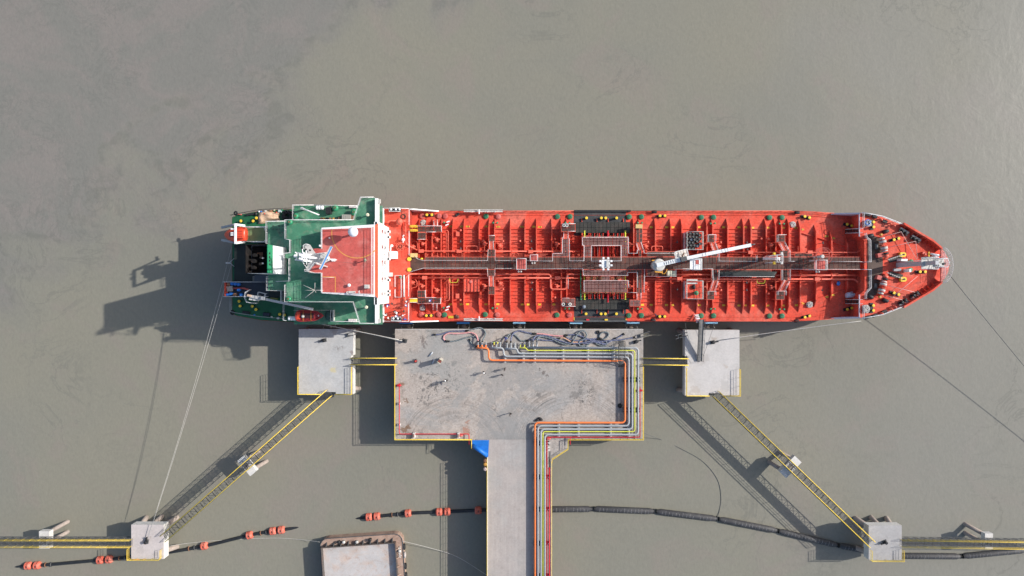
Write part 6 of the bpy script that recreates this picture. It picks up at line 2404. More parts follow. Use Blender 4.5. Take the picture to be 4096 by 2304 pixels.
for (a, q, lbl) in ((1278.5, 830, 'ribbed white life raft canister on the open river side of the boat deck'), (1167, 1273.5, 'ribbed white life raft canister behind the rescue boat')):
    c = P(a, q, Z1 + 0.9)
    e = empty('life_raft', (c.x, c.y, Z1), lbl, 'life raft')
    b = MB()
    prof = [(-0.72, 0.25), (-0.68, 0.38), (-0.4, 0.4), (-0.38, 0.37), (-0.3, 0.37), (-0.28, 0.4), (0.05, 0.4), (0.07, 0.37), (0.15, 0.37), (0.17, 0.4), (0.45, 0.4), (0.68, 0.38), (0.72, 0.25)]
    b.tube([Vector((c.x + t, c.y, Z1 + 0.7)) for t, r in prof], 0.4, 14, r_list=[r for t, r in prof])
    b.build('canister', WHITE, e)
    b = MB()
    for k in (-0.45, 0.45):
        b.box((c.x + k, c.y, Z1 + 0.2), (0.1, 0.8, 0.4))
    b.build('cradle', GREYW, e)

# ---------------------------------------------------------------- stern
pt = empty('stern_platform', P(990, 1157, Z1))
pt.parent = ship
pt.location = Vector(pt.location) - WL[ship.name]
b = MB()
b.pbox(900, 1076, 1129, 1186, Z1 - 0.15, Z1 + 0.004)
b.build('floor', mat('dark navy deck', (0.03, 0.037, 0.05), 0.6, 0.2), pt)
b = MB()
b.pbox(897, 901, 1127, 1188, Z1 - 0.3, Z1 + 1.0)
b.build('end_plate', RED, pt)
for q in (1128, 1186):
    b = MB()
    b.rail([P(902, q, Z1), P(1074, q, Z1)], 1.05, 3, 0.04, 1.5)
    b.build('railing', WHITER, pt)
for i, (a, q) in enumerate(((926, 1135), (939, 1136), (952, 1138), (909, 1178), (922, 1175), (936, 1179), (962, 1178), (953, 1160), (912, 1137))):
    c = P(a, q, Z1 + 0.9)
    b = MB()
    b.lathe(c.x, c.y, [(0.28, Z1 + 0.01), (0.29, Z1 + 0.3), (0.28, Z1 + 0.85), (0.24, Z1 + 0.88), (0.22, Z1 + 0.84)], 14)
    b.build('drum', BLUE if i not in (5, 8) else RUST, label='blue plastic drum standing on the stern platform' if i not in (5, 8) else 'rusty drum standing among the blue ones on the stern platform', cat='drum', group='drums on the stern platform')
b = MB()
c = P(919, 1155, Z1 + 0.4)
b.box((c.x, c.y, Z1 + 0.25), (1.0, 0.9, 0.5), 0.1, 1.1)
b.build('sack', mat('pale woven sack', (0.42, 0.38, 0.33), 0.9, bump=0.4, bscale=4), label='pale open woven sack on the stern platform', cat='sack')
b = MB()
b.tube([P(934, 1153, Z1 + 0.4), P(975, 1153, Z1 + 0.45), P(1001, 1161, Z1 + 0.45)], 0.16, 8)
b.build('pipe_length', REDR, label='dull red pipe length lying along the stern platform', cat='pipe')

cr = empty('provision_crane', P(1018, 1190, Z1))
cr.parent = ship
cr.location = Vector(cr.location) - WL[ship.name]
c = P(1012, 1192, 16.5)
b = MB()
b.vcyl(c.x, c.y, ZR, 16.3, 0.5, n=14)
b.box((c.x + 0.3, c.y, 16.6), (1.6, 0.9, 0.9), -0.15)
b.build('pedestal', GREYW, cr)
b = MB()
zj = 17.2
b.beam(P(1000, 1184, zj), P(1058, 1196, zj), 0.5, 0.4)
b.beam(P(1058, 1196, zj), P(1252, 1237, zj + 0.4), 0.42, 0.4)
b.build('jib', mat('shaded crane grey', (0.46, 0.45, 0.44), 0.6, 0.1), cr)
b = MB()
b.rail([P(a, q, 15.2) for a, q in ((1006, 1159), (989, 1169), (985, 1188), (994, 1208), (1010, 1211), (1032, 1212))], 1.0, 2, 0.05, 1.2)
b.rail([P(a, q, 15.2) for a, q in ((1040, 1168), (1068, 1174), (1064, 1196), (1036, 1192), (1040, 1168))], 1.0, 2, 0.05, 1.2)
b.build('guard_rail', WHITER, cr)
b = MB()
b.box(P(1052, 1193, zj + 0.4), (0.7, 0.6, 0.5), -0.15)
b.build('winch', GREY, cr)
b = MB()
b.box(P(997, 1182, zj + 0.3), (0.7, 0.35, 0.3), -0.2)
b.build('counterweight', CANVAS, cr)
# heaps on the poop, port quarter
b = MB()
import colorsys
random.seed(3)
c0 = P(1068, 865, ZR + 1.0)
nx_, ny_ = 26, 12
vs = []
for i in range(nx_):
    for j in range(ny_):
        u, v = i / (nx_ - 1), j / (ny_ - 1)
        ed = min(1, 5 * min(u, 1 - u, v, 1 - v))
        x = c0.x + (u - 0.5) * 4.1 + 0.12 * math.sin(9 * v)
        y = c0.y + (v - 0.5) * (2.0 + 0.4 * math.sin(6 * u)) + 0.25 * math.sin(3.2 * u) - 0.2 + 0.35 * (u - 0.5)
        z = ZR + 0.06 + ed ** 0.7 * (0.75 + 0.14 * math.sin(11 * u + 3 * v) + 0.1 * math.sin(17 * v + 5 * u) + 0.05 * random.random())
        vs.append((x, y, z))
b.add(vs, [(i * ny_ + j, (i + 1) * ny_ + j, (i + 1) * ny_ + j + 1, i * ny_ + j + 1) for i in range(nx_ - 1) for j in range(ny_ - 1)], True)
b.build('canvas_cover', CANVAS, label='crumpled sand coloured canvas thrown over stores on the poop', cat='canvas')
bm_ = MB()
c0 = P(1150, 862, ZR + 0.6)
bm_.v and None
for k in range(5):
    pts = []
    for t in range(18):
        a = t * 0.7 + k * 1.1
        rr = 0.35 + 0.75 * abs(math.sin(t * 1.3 + k))
        pts.append((c0.x + rr * math.cos(a), c0.y + rr * 0.9 * math.sin(a), ZR + 0.15 + 0.12 * k + 0.1 * random.random()))
    bm_.tube(spline(pts, 4), 0.13, 6)
bm_.build('net_heap', RUBBER, label='heap of black rope and netting beside the boat deck', cat='rope heap')
JN = [(1000, 857, 1.6, 0.4, 0.5, BLACK, 'long black bin against the poop rail'), (1022, 855, 0.5, 0.7, 0.5, BLACK, 'black box behind the sand canvas'), (1035, 846, 0.35, 0.35, 0.4, WHITE, 'small white sack among the poop stores'),
      (1043, 846, 0.4, 0.3, 0.4, BLUE, 'small blue bundle among the poop stores'), (1060, 844, 0.5, 0.4, 0.45, GREYW, 'grey bundle behind the sand canvas'), (1082, 845, 0.6, 0.4, 0.5, RUST, 'rust brown box behind the sand canvas'),
      (1095, 840, 0.4, 0.3, 0.4, CREAM, 'cream bundle at the poop rail'), (1118, 844, 0.6, 0.5, 0.5, mat('pale blue crate', (0.4, 0.5, 0.52), 0.6), 'pale blue crate beside the black netting'),
      (1126, 839, 0.4, 0.3, 0.5, GREENV, 'bright green bundle beside the pale crate'), (1105, 850, 0.3, 0.3, 0.5, BOAT, 'orange can on the sand canvas edge'), (1058, 855, 0.45, 0.3, 0.9, BOAT, 'orange cloth lying on the sand canvas'),
      (957, 857, 0.7, 0.2, 0.4, REDR, 'faded red bundle at the poop corner'), (983, 1250, 1.5, 0.5, 0.5, BLACK, 'long black bin at the jetty side of the poop'), (1064, 1258, 1.3, 0.7, 0.6, mat('dark navy box', (0.02, 0.025, 0.04), 0.6), 'dark navy box at the jetty side of the poop'),
      (1085, 1268, 0.4, 0.35, 0.4, GREYW, 'small grey sack at the jetty side poop rail'), (1111, 1272, 0.5, 0.4, 0.4, PINKW, 'pale sack at the jetty side poop rail'), (1016, 1259, 0.35, 0.25, 0.3, BLUE, 'small blue can at the jetty side poop rail'),
      (1095, 1194, 1.4, 0.3, 0.5, mat('olive tank', (0.25, 0.24, 0.06), 0.6), 'row of olive tanks below the stern crane jib')]
for (a, q, sx, sy, h, m, lbl) in JN:
    c = P(a, q, ZR + h)
    z0 = ZR if 'on the sand canvas' not in lbl and 'lying on' not in lbl else ZR + 0.1
    b = MB()
    b.sphere((c.x, c.y, z0 + h * 0.5), 0.5, 10, sx * 1.15, sy * 1.15, h * 1.1) if sx < 0.55 else b.box((c.x, c.y, z0 + h / 2), (sx, sy, h), random.uniform(-.2, .2) if sx < 1 else (0.15 if q < 1000 else -0.12), 0.9)
    b.build('deck_bundle' if sx < 0.55 else 'deck_bin', m, label=lbl, cat='bundle' if sx < 0.55 else 'bin')
torus(P(943, 853, ZR + 0.6), 0.3, 0.16, 'tyre_fender', RUBBER, 'black tyre fender at the port corner of the transom', 'tyre', tilt=0.1)
torus(P(930, 1250, ZR + 0.3), 0.35, 0.16, 'tyre_fender', RUBBER, 'black tyre fender at the jetty side corner of the transom', 'tyre', tilt=0.1)
b = MB()
for s in (-1, 1):
    p = P(919, 1050, ZR + 1.0)
    b.tube([p, p + Vector((0.3, s * 0.3, 0)), p + Vector((0.9, s * 0.8, 0))], 0.07, 6)
b.box(P(912, 1052, ZR + 0.7), (0.8, 0.3, 0.3))
b.build('stern_light_bracket', GREYW, ship)


# ================================================================ midship gear
def sub(name, loc):
    e = empty(name, loc)
    e.parent = ship
    e.location = Vector(loc) - WL[ship.name]
    return e


# hose handling crane
c = P(2637, 1060, 13.2)
ck = sub('deck_crane', (c.x, c.y, ZC))
b = MB()
b.lathe(c.x, c.y, [(1.0, ZC), (0.95, 11.5), (1.15, 12.2), (1.2, 13.0), (0.9, 13.2)], 20)
b.build('pedestal', GREYW, ck)
ja, jb = P(2648, 1056, 14.2), P(2745, 1033, 14.7)
jt = P(3004, 980, 15.4)
b = MB()
b.box((c.x, c.y, 13.5), (1.5, 1.2, 0.8), 0.25)
b.build('slew_housing', mat('shaded housing grey', (0.52, 0.52, 0.50), 0.6, 0.1), ck)
jd = (jb - ja).normalized()
b = MB()
b.beam(ja - jd * 1.0, jb, 0.75, 0.5)
b.build('main_boom', WHITE, ck)
for k in range(9):
    b = MB()
    q = ja.lerp(jb, 0.08 + k * 0.09) + Vector((0, 0, 0.25))
    s = Vector((-jd.y, jd.x, 0)) * 0.28
    b.tube([q - s, q + jd * 0.12 + Vector((0, 0, 0.05)), q + s], 0.05, 5)
    b.build('boom_hoop', GREYW, ck)
b = MB()
b.beam(jb - jd * 0.2, jt, 0.62, 0.45)
o = b.build('jib', WHITE, ck)
s = Vector((-jd.y, jd.x, 0))
b = MB()
b.beam(jb + Vector((0, 0, 0.24)) - s * 0.12, jt + Vector((0, 0, 0.24)) - s * 0.06, 0.03, 0.03)
b.build('jib_seam', GREYW, o)
b = MB()
b.tube([jt, jt + jd * 0.8], 0.2, 8, r_list=[0.22, 0.06])
b.build('jib_tip', DGREY, o)
b = MB()
b.box(P(2735, 1036, 15.1), (1.1, 0.85, 0.5), 0.22)
b.build('winch', DGREY, ck)
b = MB()
for t in (0.25, 0.3, 0.55, 0.6, 0.64):
    q = jb.lerp(jt, t)
    b.beam(q - s * 0.33 + Vector((0, 0, 0.02)), q + s * 0.33 + Vector((0, 0, 0.02)), 0.05, 0.48)
b.build('jib_strap', GREYW, ck)
# white work platform beside the boom
rz = 0.23
q = P(2723, 1018, 12.6)
b = MB()
b.box((q.x, q.y, 12.5), (2.3, 1.5, 0.1), rz)
o = b.build('work_platform', mat('cream white plate', (0.72, 0.68, 0.62), 0.6, 0.08, stain=(0.5, 0.25, 0.08), stain_amt=0.3, stain_scale=1.2), ck)
b = MB()
cr_ = [(-1.15, -0.75), (1.15, -0.75), (1.15, 0.75), (-1.15, 0.75)]
pts = [(q.x + x * math.cos(rz) - y * math.sin(rz), q.y + x * math.sin(rz) + y * math.cos(rz), 12.55) for x, y in cr_]
b.rail([pts[0], pts[3], pts[2], pts[1]], 1.0, 3, 0.045, 0.7)
b.build('guard_rail', WHITE, o)
b = MB()
b.tube([(q.x + 0.2, q.y - 0.6, 12.6), (q.x + 0.3, q.y, 13.3), (q.x + 0.5, q.y + 0.3, 13.2)], 0.12, 7)
b.build('hydraulic_line', RUST, o)
b = MB()
for (a, q_) in ((2620, 1042), (2632, 1087)):
    p = P(a, q_, 11.2)
    b.beam(p + Vector((-0.6, 0, 0)), p + Vector((0.9, 0.1 if q_ < 1060 else -0.1, 0)), 0.22, 0.12)
b.tube([P(2650, 1082, 11.2), P(2648, 1095, 11.2), P(2658, 1095.5, 11.2), P(2666, 1085, 11.2), P(2668, 1076, 11.2)], 0.06, 6)
b.build('yellow_guard', mat('amber rail', (0.68, 0.34, 0.05), 0.5), ck)
b = MB()
b.pbox(2671, 2703, 1083, 1105, ZK, ZK + 1.1)
b.build('cabinet', CREAM, ck)
for a in (2681.5, 2692):
    b = MB()
    b.pbox(a - 0.8, a + 0.8, 1083.5, 1104.5, ZK + 1.1, ZK + 1.13)
    b.build('cabinet_joint', DGREY, ck)
# crane rest frame
fr = sub('boom_rest', P(2779, 1056, ZK))
zt = 13.0
b = MB()
b.pbox(2760, 2802, 1036, 1079, zt - 0.08, zt)
o = b.build('plate', WHITE, fr)
b = MB()
b.pbox(2782, 2796, 1040, 1057, zt - 0.02, zt + 0.02)
b.build('opening', REDR, o)
b = MB()
for (a, q) in ((2761, 1037), (2801, 1037), (2761, 1078), (2801, 1078)):
    p = P(a, q, zt)
    b.beam((p.x, p.y, ZC), (p.x, p.y, zt), 0.16, 0.16)
b.build('post', WHITE, fr)
b = MB()
b.rail([P(a, q, zt) for a, q in ((2760, 1036), (2802, 1036), (2802, 1079), (2760, 1079))], 0.9, 3, 0.045, 1.0)
b.build('guard_rail', WHITE, fr)
# red box platforms along the catwalk
for (a0, a1, q0, q1, zt, m, rm, nm) in ((2066, 2104, 1035, 1078, 11.6, REDR, PINKW, 'foam_platform'), (2120, 2150, 1020, 1044, 10.9, REDR, PINKW, 'box_platform'), (3257, 3300, 1041, 1079, 12.2, REDR, PINKW, 'foam_platform')):
    e = sub(nm, P((a0 + a1) / 2, (q0 + q1) / 2, ZK))
    b = MB()
    b.pbox(a0, a1, q0, q1, zt - 0.1, zt)
    b.build('plate', m, e)
    b = MB()
    for (a, q) in ((a0 + 1, q0 + 1), (a1 - 1, q0 + 1), (a0 + 1, q1 - 1), (a1 - 1, q1 - 1)):
        p = P(a, q, zt)
        b.beam((p.x, p.y, ZC), (p.x, p.y, zt - 0.1), 0.16, 0.16)
    b.build('post', rm, e)
    b = MB()
    b.rail([P(a, q, zt) for a, q in ((a0, q0), (a1, q0), (a1, q1), (a0, q1), (a0, q0))], 0.9, 3, 0.05, 1.0)
    b.build('guard_rail', rm, e)
    for k in (a0 + 8, a0 + 18):
        b = MB()
        p = P(k, q1 + 8, zt - 0.5)
        b.beam(P(k, q1, zt - 0.3), p, 0.1, 0.1)
        b.sphere(p, 0.2, 10)
        b.build('floodlight', GREYW, e)
# white floodlight masts
for (a, q, zt, nm) in ((2423, 1055, 14.5, 'floodlight_mast'),):
    e = sub(nm, P(a, q, ZK))
    c = P(a, q, zt)
    b = MB()
    for dx in (-0.5, 0.5):
        for dy in (-0.45, 0.45):
            b.beam((c.x + dx, c.y + dy, ZC), (c.x + dx, c.y + dy, zt), 0.12, 0.12)
    for z in (10.5, 12, 13.5):
        b.beam((c.x - 0.5, c.y - 0.45, z), (c.x + 0.5, c.y + 0.45, z + 1), 0.07, 0.07)
        b.beam((c.x + 0.5, c.y - 0.45, z), (c.x - 0.5, c.y + 0.45, z + 1), 0.07, 0.07)
    b.build('lattice', WHITE, e)
    b = MB()
    b.box((c.x, c.y, zt), (1.5, 1.5, 0.1))
    b.build('top_plate', WHITE, e)
    b = MB()
    b.box((c.x + 0.35, c.y, zt + 0.2), (0.5, 1.2, 0.3))
    b.build('top_box', GREYW, e)
    for (dx, dy) in ((-0.45, 1.05), (0.45, 1.05), (-0.45, -1.05), (0.45, -1.05), (-1.05, 0.5), (-1.05, -0.3), (1.05, 0.5), (1.05, -0.3)):
        b = MB()
        b.box((c.x + dx, c.y + dy, zt + 0.1), (0.42, 0.4, 0.4), 0, 0.8)
        b.beam((c.x + dx * 0.6, c.y + dy * 0.6, zt), (c.x + dx, c.y + dy, zt), 0.1, 0.1)
        b.build('floodlight', WHITE, e)
e = sub('forward_light_mast', P(3095, 1034, ZK))
b = MB()
b.beam(P(3060, 1034, 10.3), P(3112, 1034, 15.5), 0.9, 0.5)
b.build('ladder_trunk', WHITE, e)
b = MB()
zt = 15.5
for (a, q) in ((3104, 1020), (3104, 1048), (3122, 1020), (3122, 1048)):
    p = P(a, q, zt)
    b.beam((p.x, p.y, ZK), (p.x, p.y, zt), 0.1, 0.1)
for z in (11.5, 13, 14.5):
    b.beam(P(3104, 1020, z), P(3122, 1048, z), 0.06, 0.06)
b.build('lattice', WHITE, e)
b = MB()
b.rail([P(a, q, zt) for a, q in ((3102, 1019), (3124, 1019), (3124, 1049), (3102, 1049), (3102, 1019))], 0.9, 3, 0.045, 0.8)
b.build('guard_rail', WHITER, e)
for (a, q, m) in ((3097, 1015, YELLOW), (3097, 1052, YELLOW), (3127, 1013, GREYW), (3127, 1052, GREYW)):
    b = MB()
    b.box(P(a, q, zt + 0.2), (0.4, 0.5, 0.45), 0.1, 0.85)
    b.build('floodlight', m, e)
# ringed vent post
e = sub('vent_mast', P(3285, 1028, ZC))
c = P(3289, 1026, 13.5)
b = MB()
b.vcyl(c.x, c.y, ZC, 13.2, 0.22, n=12)
b.lathe(c.x, c.y, [(0.3, 13.1), (0.36, 13.2), (0.36, 13.6), (0.25, 13.7)], 14)
b.build('vent_post', GREYW, e)
b = MB()
zz = 11.2
cc = P(3286, 1025, zz)
for r_, z in ((1.6, zz), (1.6, zz + 1.0), (1.25, zz + 0.5)):
    b.tube([(cc.x + r_ * math.cos(k * math.pi / 14), cc.y + r_ * math.sin(k * math.pi / 14), z) for k in range(28)], 0.045, 5, closed=True)
for k in range(6):
    a = k * math.pi / 3
    b.beam((cc.x + 0.2 * math.cos(a), cc.y + 0.2 * math.sin(a), zz), (cc.x + 1.6 * math.cos(a), cc.y + 1.6 * math.sin(a), zz), 0.06, 0.06)
b.build('ring_guard', REDR, e)
# deckhouses either side
for (q0, q1, nm) in ((928, 999, 'drum_house'), (1124, 1195, 'pump_house')):
    e = sub(nm, P(2770, (q0 + q1) / 2, ZC))
    zt = 9.95
    b = MB()
    b.pbox(2742, 2808, q0, q1, ZC - 0.3, zt - 0.05)
    b.build('wall', mat('lilac white wall', (0.62, 0.56, 0.58), 0.6, 0.06), e)
    b = MB()
    b.pbox(2741, 2809, q0 - 1, q1 + 1, zt - 0.046, zt)
    b.build('roof', RED, e)
    b = MB()
    b.rail([P(a, q, zt) for a, q in ((2743, q0), (2807, q0), (2807, q1), (2743, q1), (2743, q0))], 1.0, 3, 0.04, 1.2)
    b.build('guard_rail', GREYW, e)
    b = MB()
    p = P(2741, (q0 + q1) / 2, 8.6)
    b.box((X(2742, 9.9) - 0.02, Y((q0 + q1) / 2 - 5, 9), 8.4), (0.05, 0.8, 1.7))
    b.build('door', GREY, e)
for q in (1133, 1120):
    b = MB()
    b.pbox(2747, 2790, q - 3, q + 3, 9.95, 10.25)
    b.build('roof_duct', GREYW, ship)
b = MB()
c = P(2776, 1148, 10.2)
b.sphere((c.x, c.y, 10.2), 0.45, 10, 0.75, 1.1, 0.6)
b.build('black_sack', RUBBER, label='black plastic sack on the red pump house roof', cat='sack')
# black drums stacked on the drum house
DR = [(2752, 938), (2764, 933), (2778, 934), (2791, 933), (2801, 941), (2763, 946), (2776, 946), (2789, 949), (2753, 955), (2767, 958), (2781, 958), (2800, 956), (2760, 969), (2774, 970), (2791, 965), (2753, 980), (2766, 981), (2780, 981), (2792, 984), (2802, 975), (2761, 994), (2775, 994)]
first = None
for i, (a, q) in enumerate(DR):
    c = P(a, q, 10.85)
    b = MB()
    b.lathe(c.x, c.y, [(0.28, 9.955), (0.29, 10.1), (0.275, 10.25), (0.29, 10.4), (0.275, 10.55), (0.29, 10.84), (0.27, 10.86), (0.26, 10.82), (0.05, 10.82)], 16)
    m = mat('dusty black drum', (0.055, 0.055, 0.055), 0.6, 0.2) if i not in (9, 18, 5) else (mat('navy drum', (0.04, 0.055, 0.085), 0.5) if i != 5 else mat('brown drum', (0.085, 0.06, 0.055), 0.6))
    l_ = {9: 'navy steel drum in the middle of the black drums', 18: 'navy steel drum at the edge of the black drums', 5: 'brown steel drum among the black drums'}.get(i, 'black steel drum standing on the fenced house roof')
    b.build('oil_drum', m, label=l_, cat='drum', group='drums on the fenced house roof')


# rope coils
def coil(px, py, z, r, m, label, n=4, sq=1.0):
    c = P(px, py, z + 0.4)
    b = MB()
    for k in range(n):
        rr = r * (0.95 - 0.12 * (k % 3)) + random.uniform(-.03, .03)
        ph = random.random() * 6
        b.tube([(c.x + rr * math.cos(t * math.pi / 9 + ph) * (1 + 0.06 * math.sin(2 * t)), c.y + sq * rr * math.sin(t * math.pi / 9 + ph), z + 0.08 + k * 0.11 + 0.03 * math.sin(t + k)) for t in range(18)], 0.075, 6, closed=True)
    pts = [(c.x + r * 0.75 * math.sin(2.1 * t), c.y + r * 0.75 * math.cos(1.7 * t + 1), z + 0.15 + n * 0.1) for t in range(12)]
    b.tube(spline(pts, 4), 0.065, 6)
    b.build('rope_coil', m, label=label, cat='rope coil', group='coiled mooring ropes on deck')


WROPE = mat('grey white rope', (0.50, 0.47, 0.44), 0.85, 0.15, 3)
coil(1693, 891, ZM + 0.15, 0.55, WROPE, 'pale rope coil near the yellow ladders on the open river side')
coil(3171, 898, ZM + 0.15, 0.58, WROPE, 'pale rope coil near the last deck frames on the open river side')
coil(1689, 1231, ZM + 0.15, 0.58, WROPE, 'pale rope coil by the small stair on the jetty side')
coil(3238.6, 1218, ZM + 0.15, 0.58, WROPE, 'pale rope coil near the last deck frames on the jetty side')
coil(3472, 893, ZR, 0.62, mat('white rope', (0.62, 0.60, 0.57), 0.8), 'white rope coil with a blue band at the forecastle rail', 6)
torus(P(3471, 889, ZR + 0.95), 0.5, 0.08, 'rope_loop', BLUE, 'blue rope loop on top of the white forecastle coil', 'rope')
coil(3466, 1236, ZR, 0.62, WROPE, 'grey rope coil at the jetty side forecastle rail', 5, 1.25)
for (a, q, m, l_) in ((2255, 902, GREYW, 'first grey hose coil on the dark platform'), (2266, 902, GREYW, 'second grey hose coil on the dark platform'), (2252, 1217, GREYW, 'pale ring fender on the jetty side platform'), (2265, 1217, BLACK, 'black ring fender on the jetty side platform'),
                      (2279, 1217, GREYW, 'pale ring fender beside the black ring')):
    c = P(a, q, ZK)
    b = MB()
    for z in (0.14, 0.36):
        b.tube([(c.x + 0.24 * math.cos(k * 0.524), c.y + 0.24 * math.sin(k * 0.524), ZK - 0.02 + z) for k in range(12)], 0.11, 7, closed=True)
    b.build('hose_coil', m, label=l_, cat='coil', group='coils on the side platforms')
# black hose bundle along the catwalk
hb_ = sub('hose_bundle', P(2990, 1098, ZK))
for k in range(4):
    b = MB()
    q = 1090 + k * 4.2
    b.tube(spline([P(2872 + k * 4, q + 1, ZK + 0.3), P(2930, q - 1 + random.uniform(-1, 1), ZK + 0.35), P(2990, q + random.uniform(-1, 1), ZK + 0.33), P(3050, q - 1, ZK + 0.35), P(3106 - k * 3, q, ZK + 0.3)], 5), 0.17, 8)
    b.build('stowed_hose', mat('black green hose', (0.03, 0.036, 0.034), 0.6, 0.3, 1.0), hb_)
# accommodation ladders stowed along both rails
for (q, s) in ((843, 1), (1278, -1)):
    e = sub('accommodation_ladder', P(1933, q, ZM))
    for k in (-0.18, 0.18):
        b = MB()
        b.beam(P(1855, q, 8.3) + Vector((0, k, 0)), P(2012, q + 0.5, 8.3) + Vector((0, k, 0)), 0.12, 0.3)
        b.build('stringer', GREYW, e)
    f0 = None
    for i in range(26):
        if f0 is None:
            b = MB()
            p = P(1858, q, 8.25)
            b.box(p, (0.2, 0.3, 0.05))
            f0 = b.build('tread', GREYW, e)
        else:
            part_copy(f0, (i * 0.29, 0, 0), e)
    for a in (1888, 1918, 1950, 1980):
        b = MB()
        b.beam(P(a, q - s * 0, 7.2), P(a, q + s * 5, 8.9), 0.12, 0.12)
        if a == 1918:
            b.box(P(1917, q + s * 4, 8.8), (0.2, 0.9, 0.25))
        b.build('davit', WHITE, e)
# dark rope lumps, fenders and loose things on the main deck
for (a, q, l_) in ((2617, 847, 'black rubber fender hung on the open river rail beside yellow bollards'), (3188, 850, 'black rubber fender hung on the open river rail near the bow'), (2612, 1281, 'black rubber fender on the jetty rail below yellow bollards'),
                   (3186, 1284, 'black rubber fender on the jetty rail near the bow')):
    p = P(a, q, ZM + 0.6)
    b = MB()
    b.tube([p + Vector((x, 0, 0)) for x in (-0.52, -0.45, -0.15, 0.15, 0.45, 0.52)], 0.3, 10, r_list=[0.12, 0.28, 0.32, 0.32, 0.28, 0.12])
    b.build('rubber_fender', RUBBER, label=l_, cat='fender')
for (a, q, m, l_) in ((1829, 857, BLACK, 'black canvas bundle on the open river side deck'), (1827, 1265, mat('brown rope', (0.14, 0.07, 0.05), 0.8), 'brown rope heap beside the yellow grid on the jetty side deck')):
    c = P(a, q, ZM + 0.4)
    b = MB()
    for k in range(5):
        b.sphere((c.x + random.uniform(-.3, .3), c.y + random.uniform(-.25, .25), ZM + 0.3), random.uniform(.2, .35), 8)
    b.build('rope_heap' if 'rope' in l_ else 'canvas_bundle', m, label=l_, cat='bundle')
e = empty('yellow_grid', P(1803, 1268, ZM), 'yellow steel grid lying on the jetty side deck', 'grid')
for k in range(7):
    b = MB()
    b.pbox(1793.5 + k * 3, 1795.5 + k * 3, 1263.5, 1273, ZM + 0.1, ZM + 0.25)
    b.build('bar', YELLOW, e)
b = MB()
b.pbox(1793, 1815, 1267, 1269.5, ZM + 0.05, ZM + 0.12)
b.build('cross_bar', YELLOW, e)
for (q, l_) in ((893, 'white fire monitor with a red barrel on the open river side'), (1233, 'white fire monitor with a red barrel on the jetty side')):
    c = P(1790, q, ZM + 1.0)
    e = empty('fire_monitor', (c.x, c.y, ZM), l_, 'fire monitor', 'fire monitors near the poop')
    b = MB()
    b.vcyl(c.x, c.y, ZM + 0.1, ZM + 0.8, 0.1, n=8)
    b.build('stand', RED, e)
    for k in (-1, 1):
        b = MB()
        b.box((c.x + k * 0.1, c.y + k * 0.3, ZM + 0.95), (0.65, 0.22, 0.25), 0.4)
        b.build('shield', WHITE, e)
    b = MB()
    b.cyl((c.x - 0.6, c.y - 0.1, ZM + 1.0), (c.x + 0.5, c.y + 0.2, ZM + 1.05), 0.09, n=8)
    b.build('barrel', CRIMSON, e)
b = MB()
c = P(1838, 1115, 7.8)
tk = sub('deck_tank', P(1885, 1142, ZC))
b = MB()
b.pbox(1853, 1918, 1117, 1166, ZC, 8.9)
b.build('tank_body', REDP, tk)
for i in range(5):
    b = MB()
    a = 1857 + i * 14
    b.pbox(a - 1.5, a + 1.5, 1116.5, 1167, 8.9, 9.08)
    b.build('rib', RED, tk)
for q in (1130, 1142, 1154):
    for a0 in (1853, 1905):
        b = MB()
        b.pbox(a0 - 1, a0 + 14, q - 1.3, q + 1.3, 8.9, 9.0)
        b.build('cross_rib', RED, tk)
b = MB()
p = P(1883, 1127, 9.0)
b.lathe(p.x, p.y, [(0.3, 8.9), (0.3, 9.1), (0.2, 9.15)], 14)
b.build('tank_lid', REDR, tk)
for (a, q, m, sz, l_) in ((3354, 1133, BLUE, (0.85, 1.0, 0.4), 'blue plastic bundle on the shaded deck near the forecastle'),):
    c = P(a, q, ZC + 0.4)
    b = MB()
    b.sphere((c.x, c.y, ZC + 0.3), 0.5, 10, *sz)
    b.build('blue_bundle', m, label=l_, cat='bundle')
c = P(3402, 1180, ZM + 1.1)
b = MB()
b.tube([(c.x - 0.75, c.y - 0.1, ZM + 0.75), (c.x - 0.7, c.y - 0.1, ZM + 0.75), (c.x + 0.55, c.y + 0.1, ZM + 0.8), (c.x + 0.62, c.y + 0.12, ZM + 0.8), (c.x + 0.5, c.y + 0.1, ZM + 0.8)], 0.6, 16, r_list=[0.2, 0.5, 0.62, 0.58, 0.3])
b.build('white_cask', mat('blue white plastic', (0.55, 0.57, 0.66), 0.5, 0.06), label='white plastic cask lying near the forecastle step', cat='cask')
b = MB()
p = P(2336, 1227, 8.9)
b.sphere((p.x, p.y, 8.75), 0.36, 12, 1, 1, 0.8)
b.build('grey_bag', mat('blue grey bag', (0.20, 0.24, 0.29), 0.7), label='blue grey round bag on the dark drip tray grating', cat='bag')
c = P(2557, 905, ZK + 0.8)
b = MB()
b.box((c.x, c.y, ZK + 0.35), (1.3, 0.75, 0.7), -0.03)
b.build('yellow_crate', mat('pale yellow crate', (0.60, 0.42, 0.17), 0.7, 0.1), label='pale yellow crate on the platform forward of the manifold', cat='crate')
b = MB()
b.pbox(1641, 1668, 1013, 1029, ZK, ZK + 0.9)
b.build('catwalk_locker', mat('pale yellow crate', (0.6, 0.42, 0.17)), ship)
for q, m in ((1036, YELLOW), (1078, YELLOW)):
    b = MB()
    c = P(1636, q, ZR + 0.5)
    b.lathe(c.x, c.y, [(0.4, ZR), (0.4, ZR + 0.25), (0.36, ZR + 0.3)], 18)
    b.build('end_plate', m, ship)
b = MB()
p = P(1687, 1035, ZK)
b.sphere((p.x, p.y, ZK + 0.15), 0.25, 8, 1.2, 0.8, 0.8)
b.build('yellow_sack', YELLOW, label='small yellow sack on the catwalk edge near the poop', cat='sack')
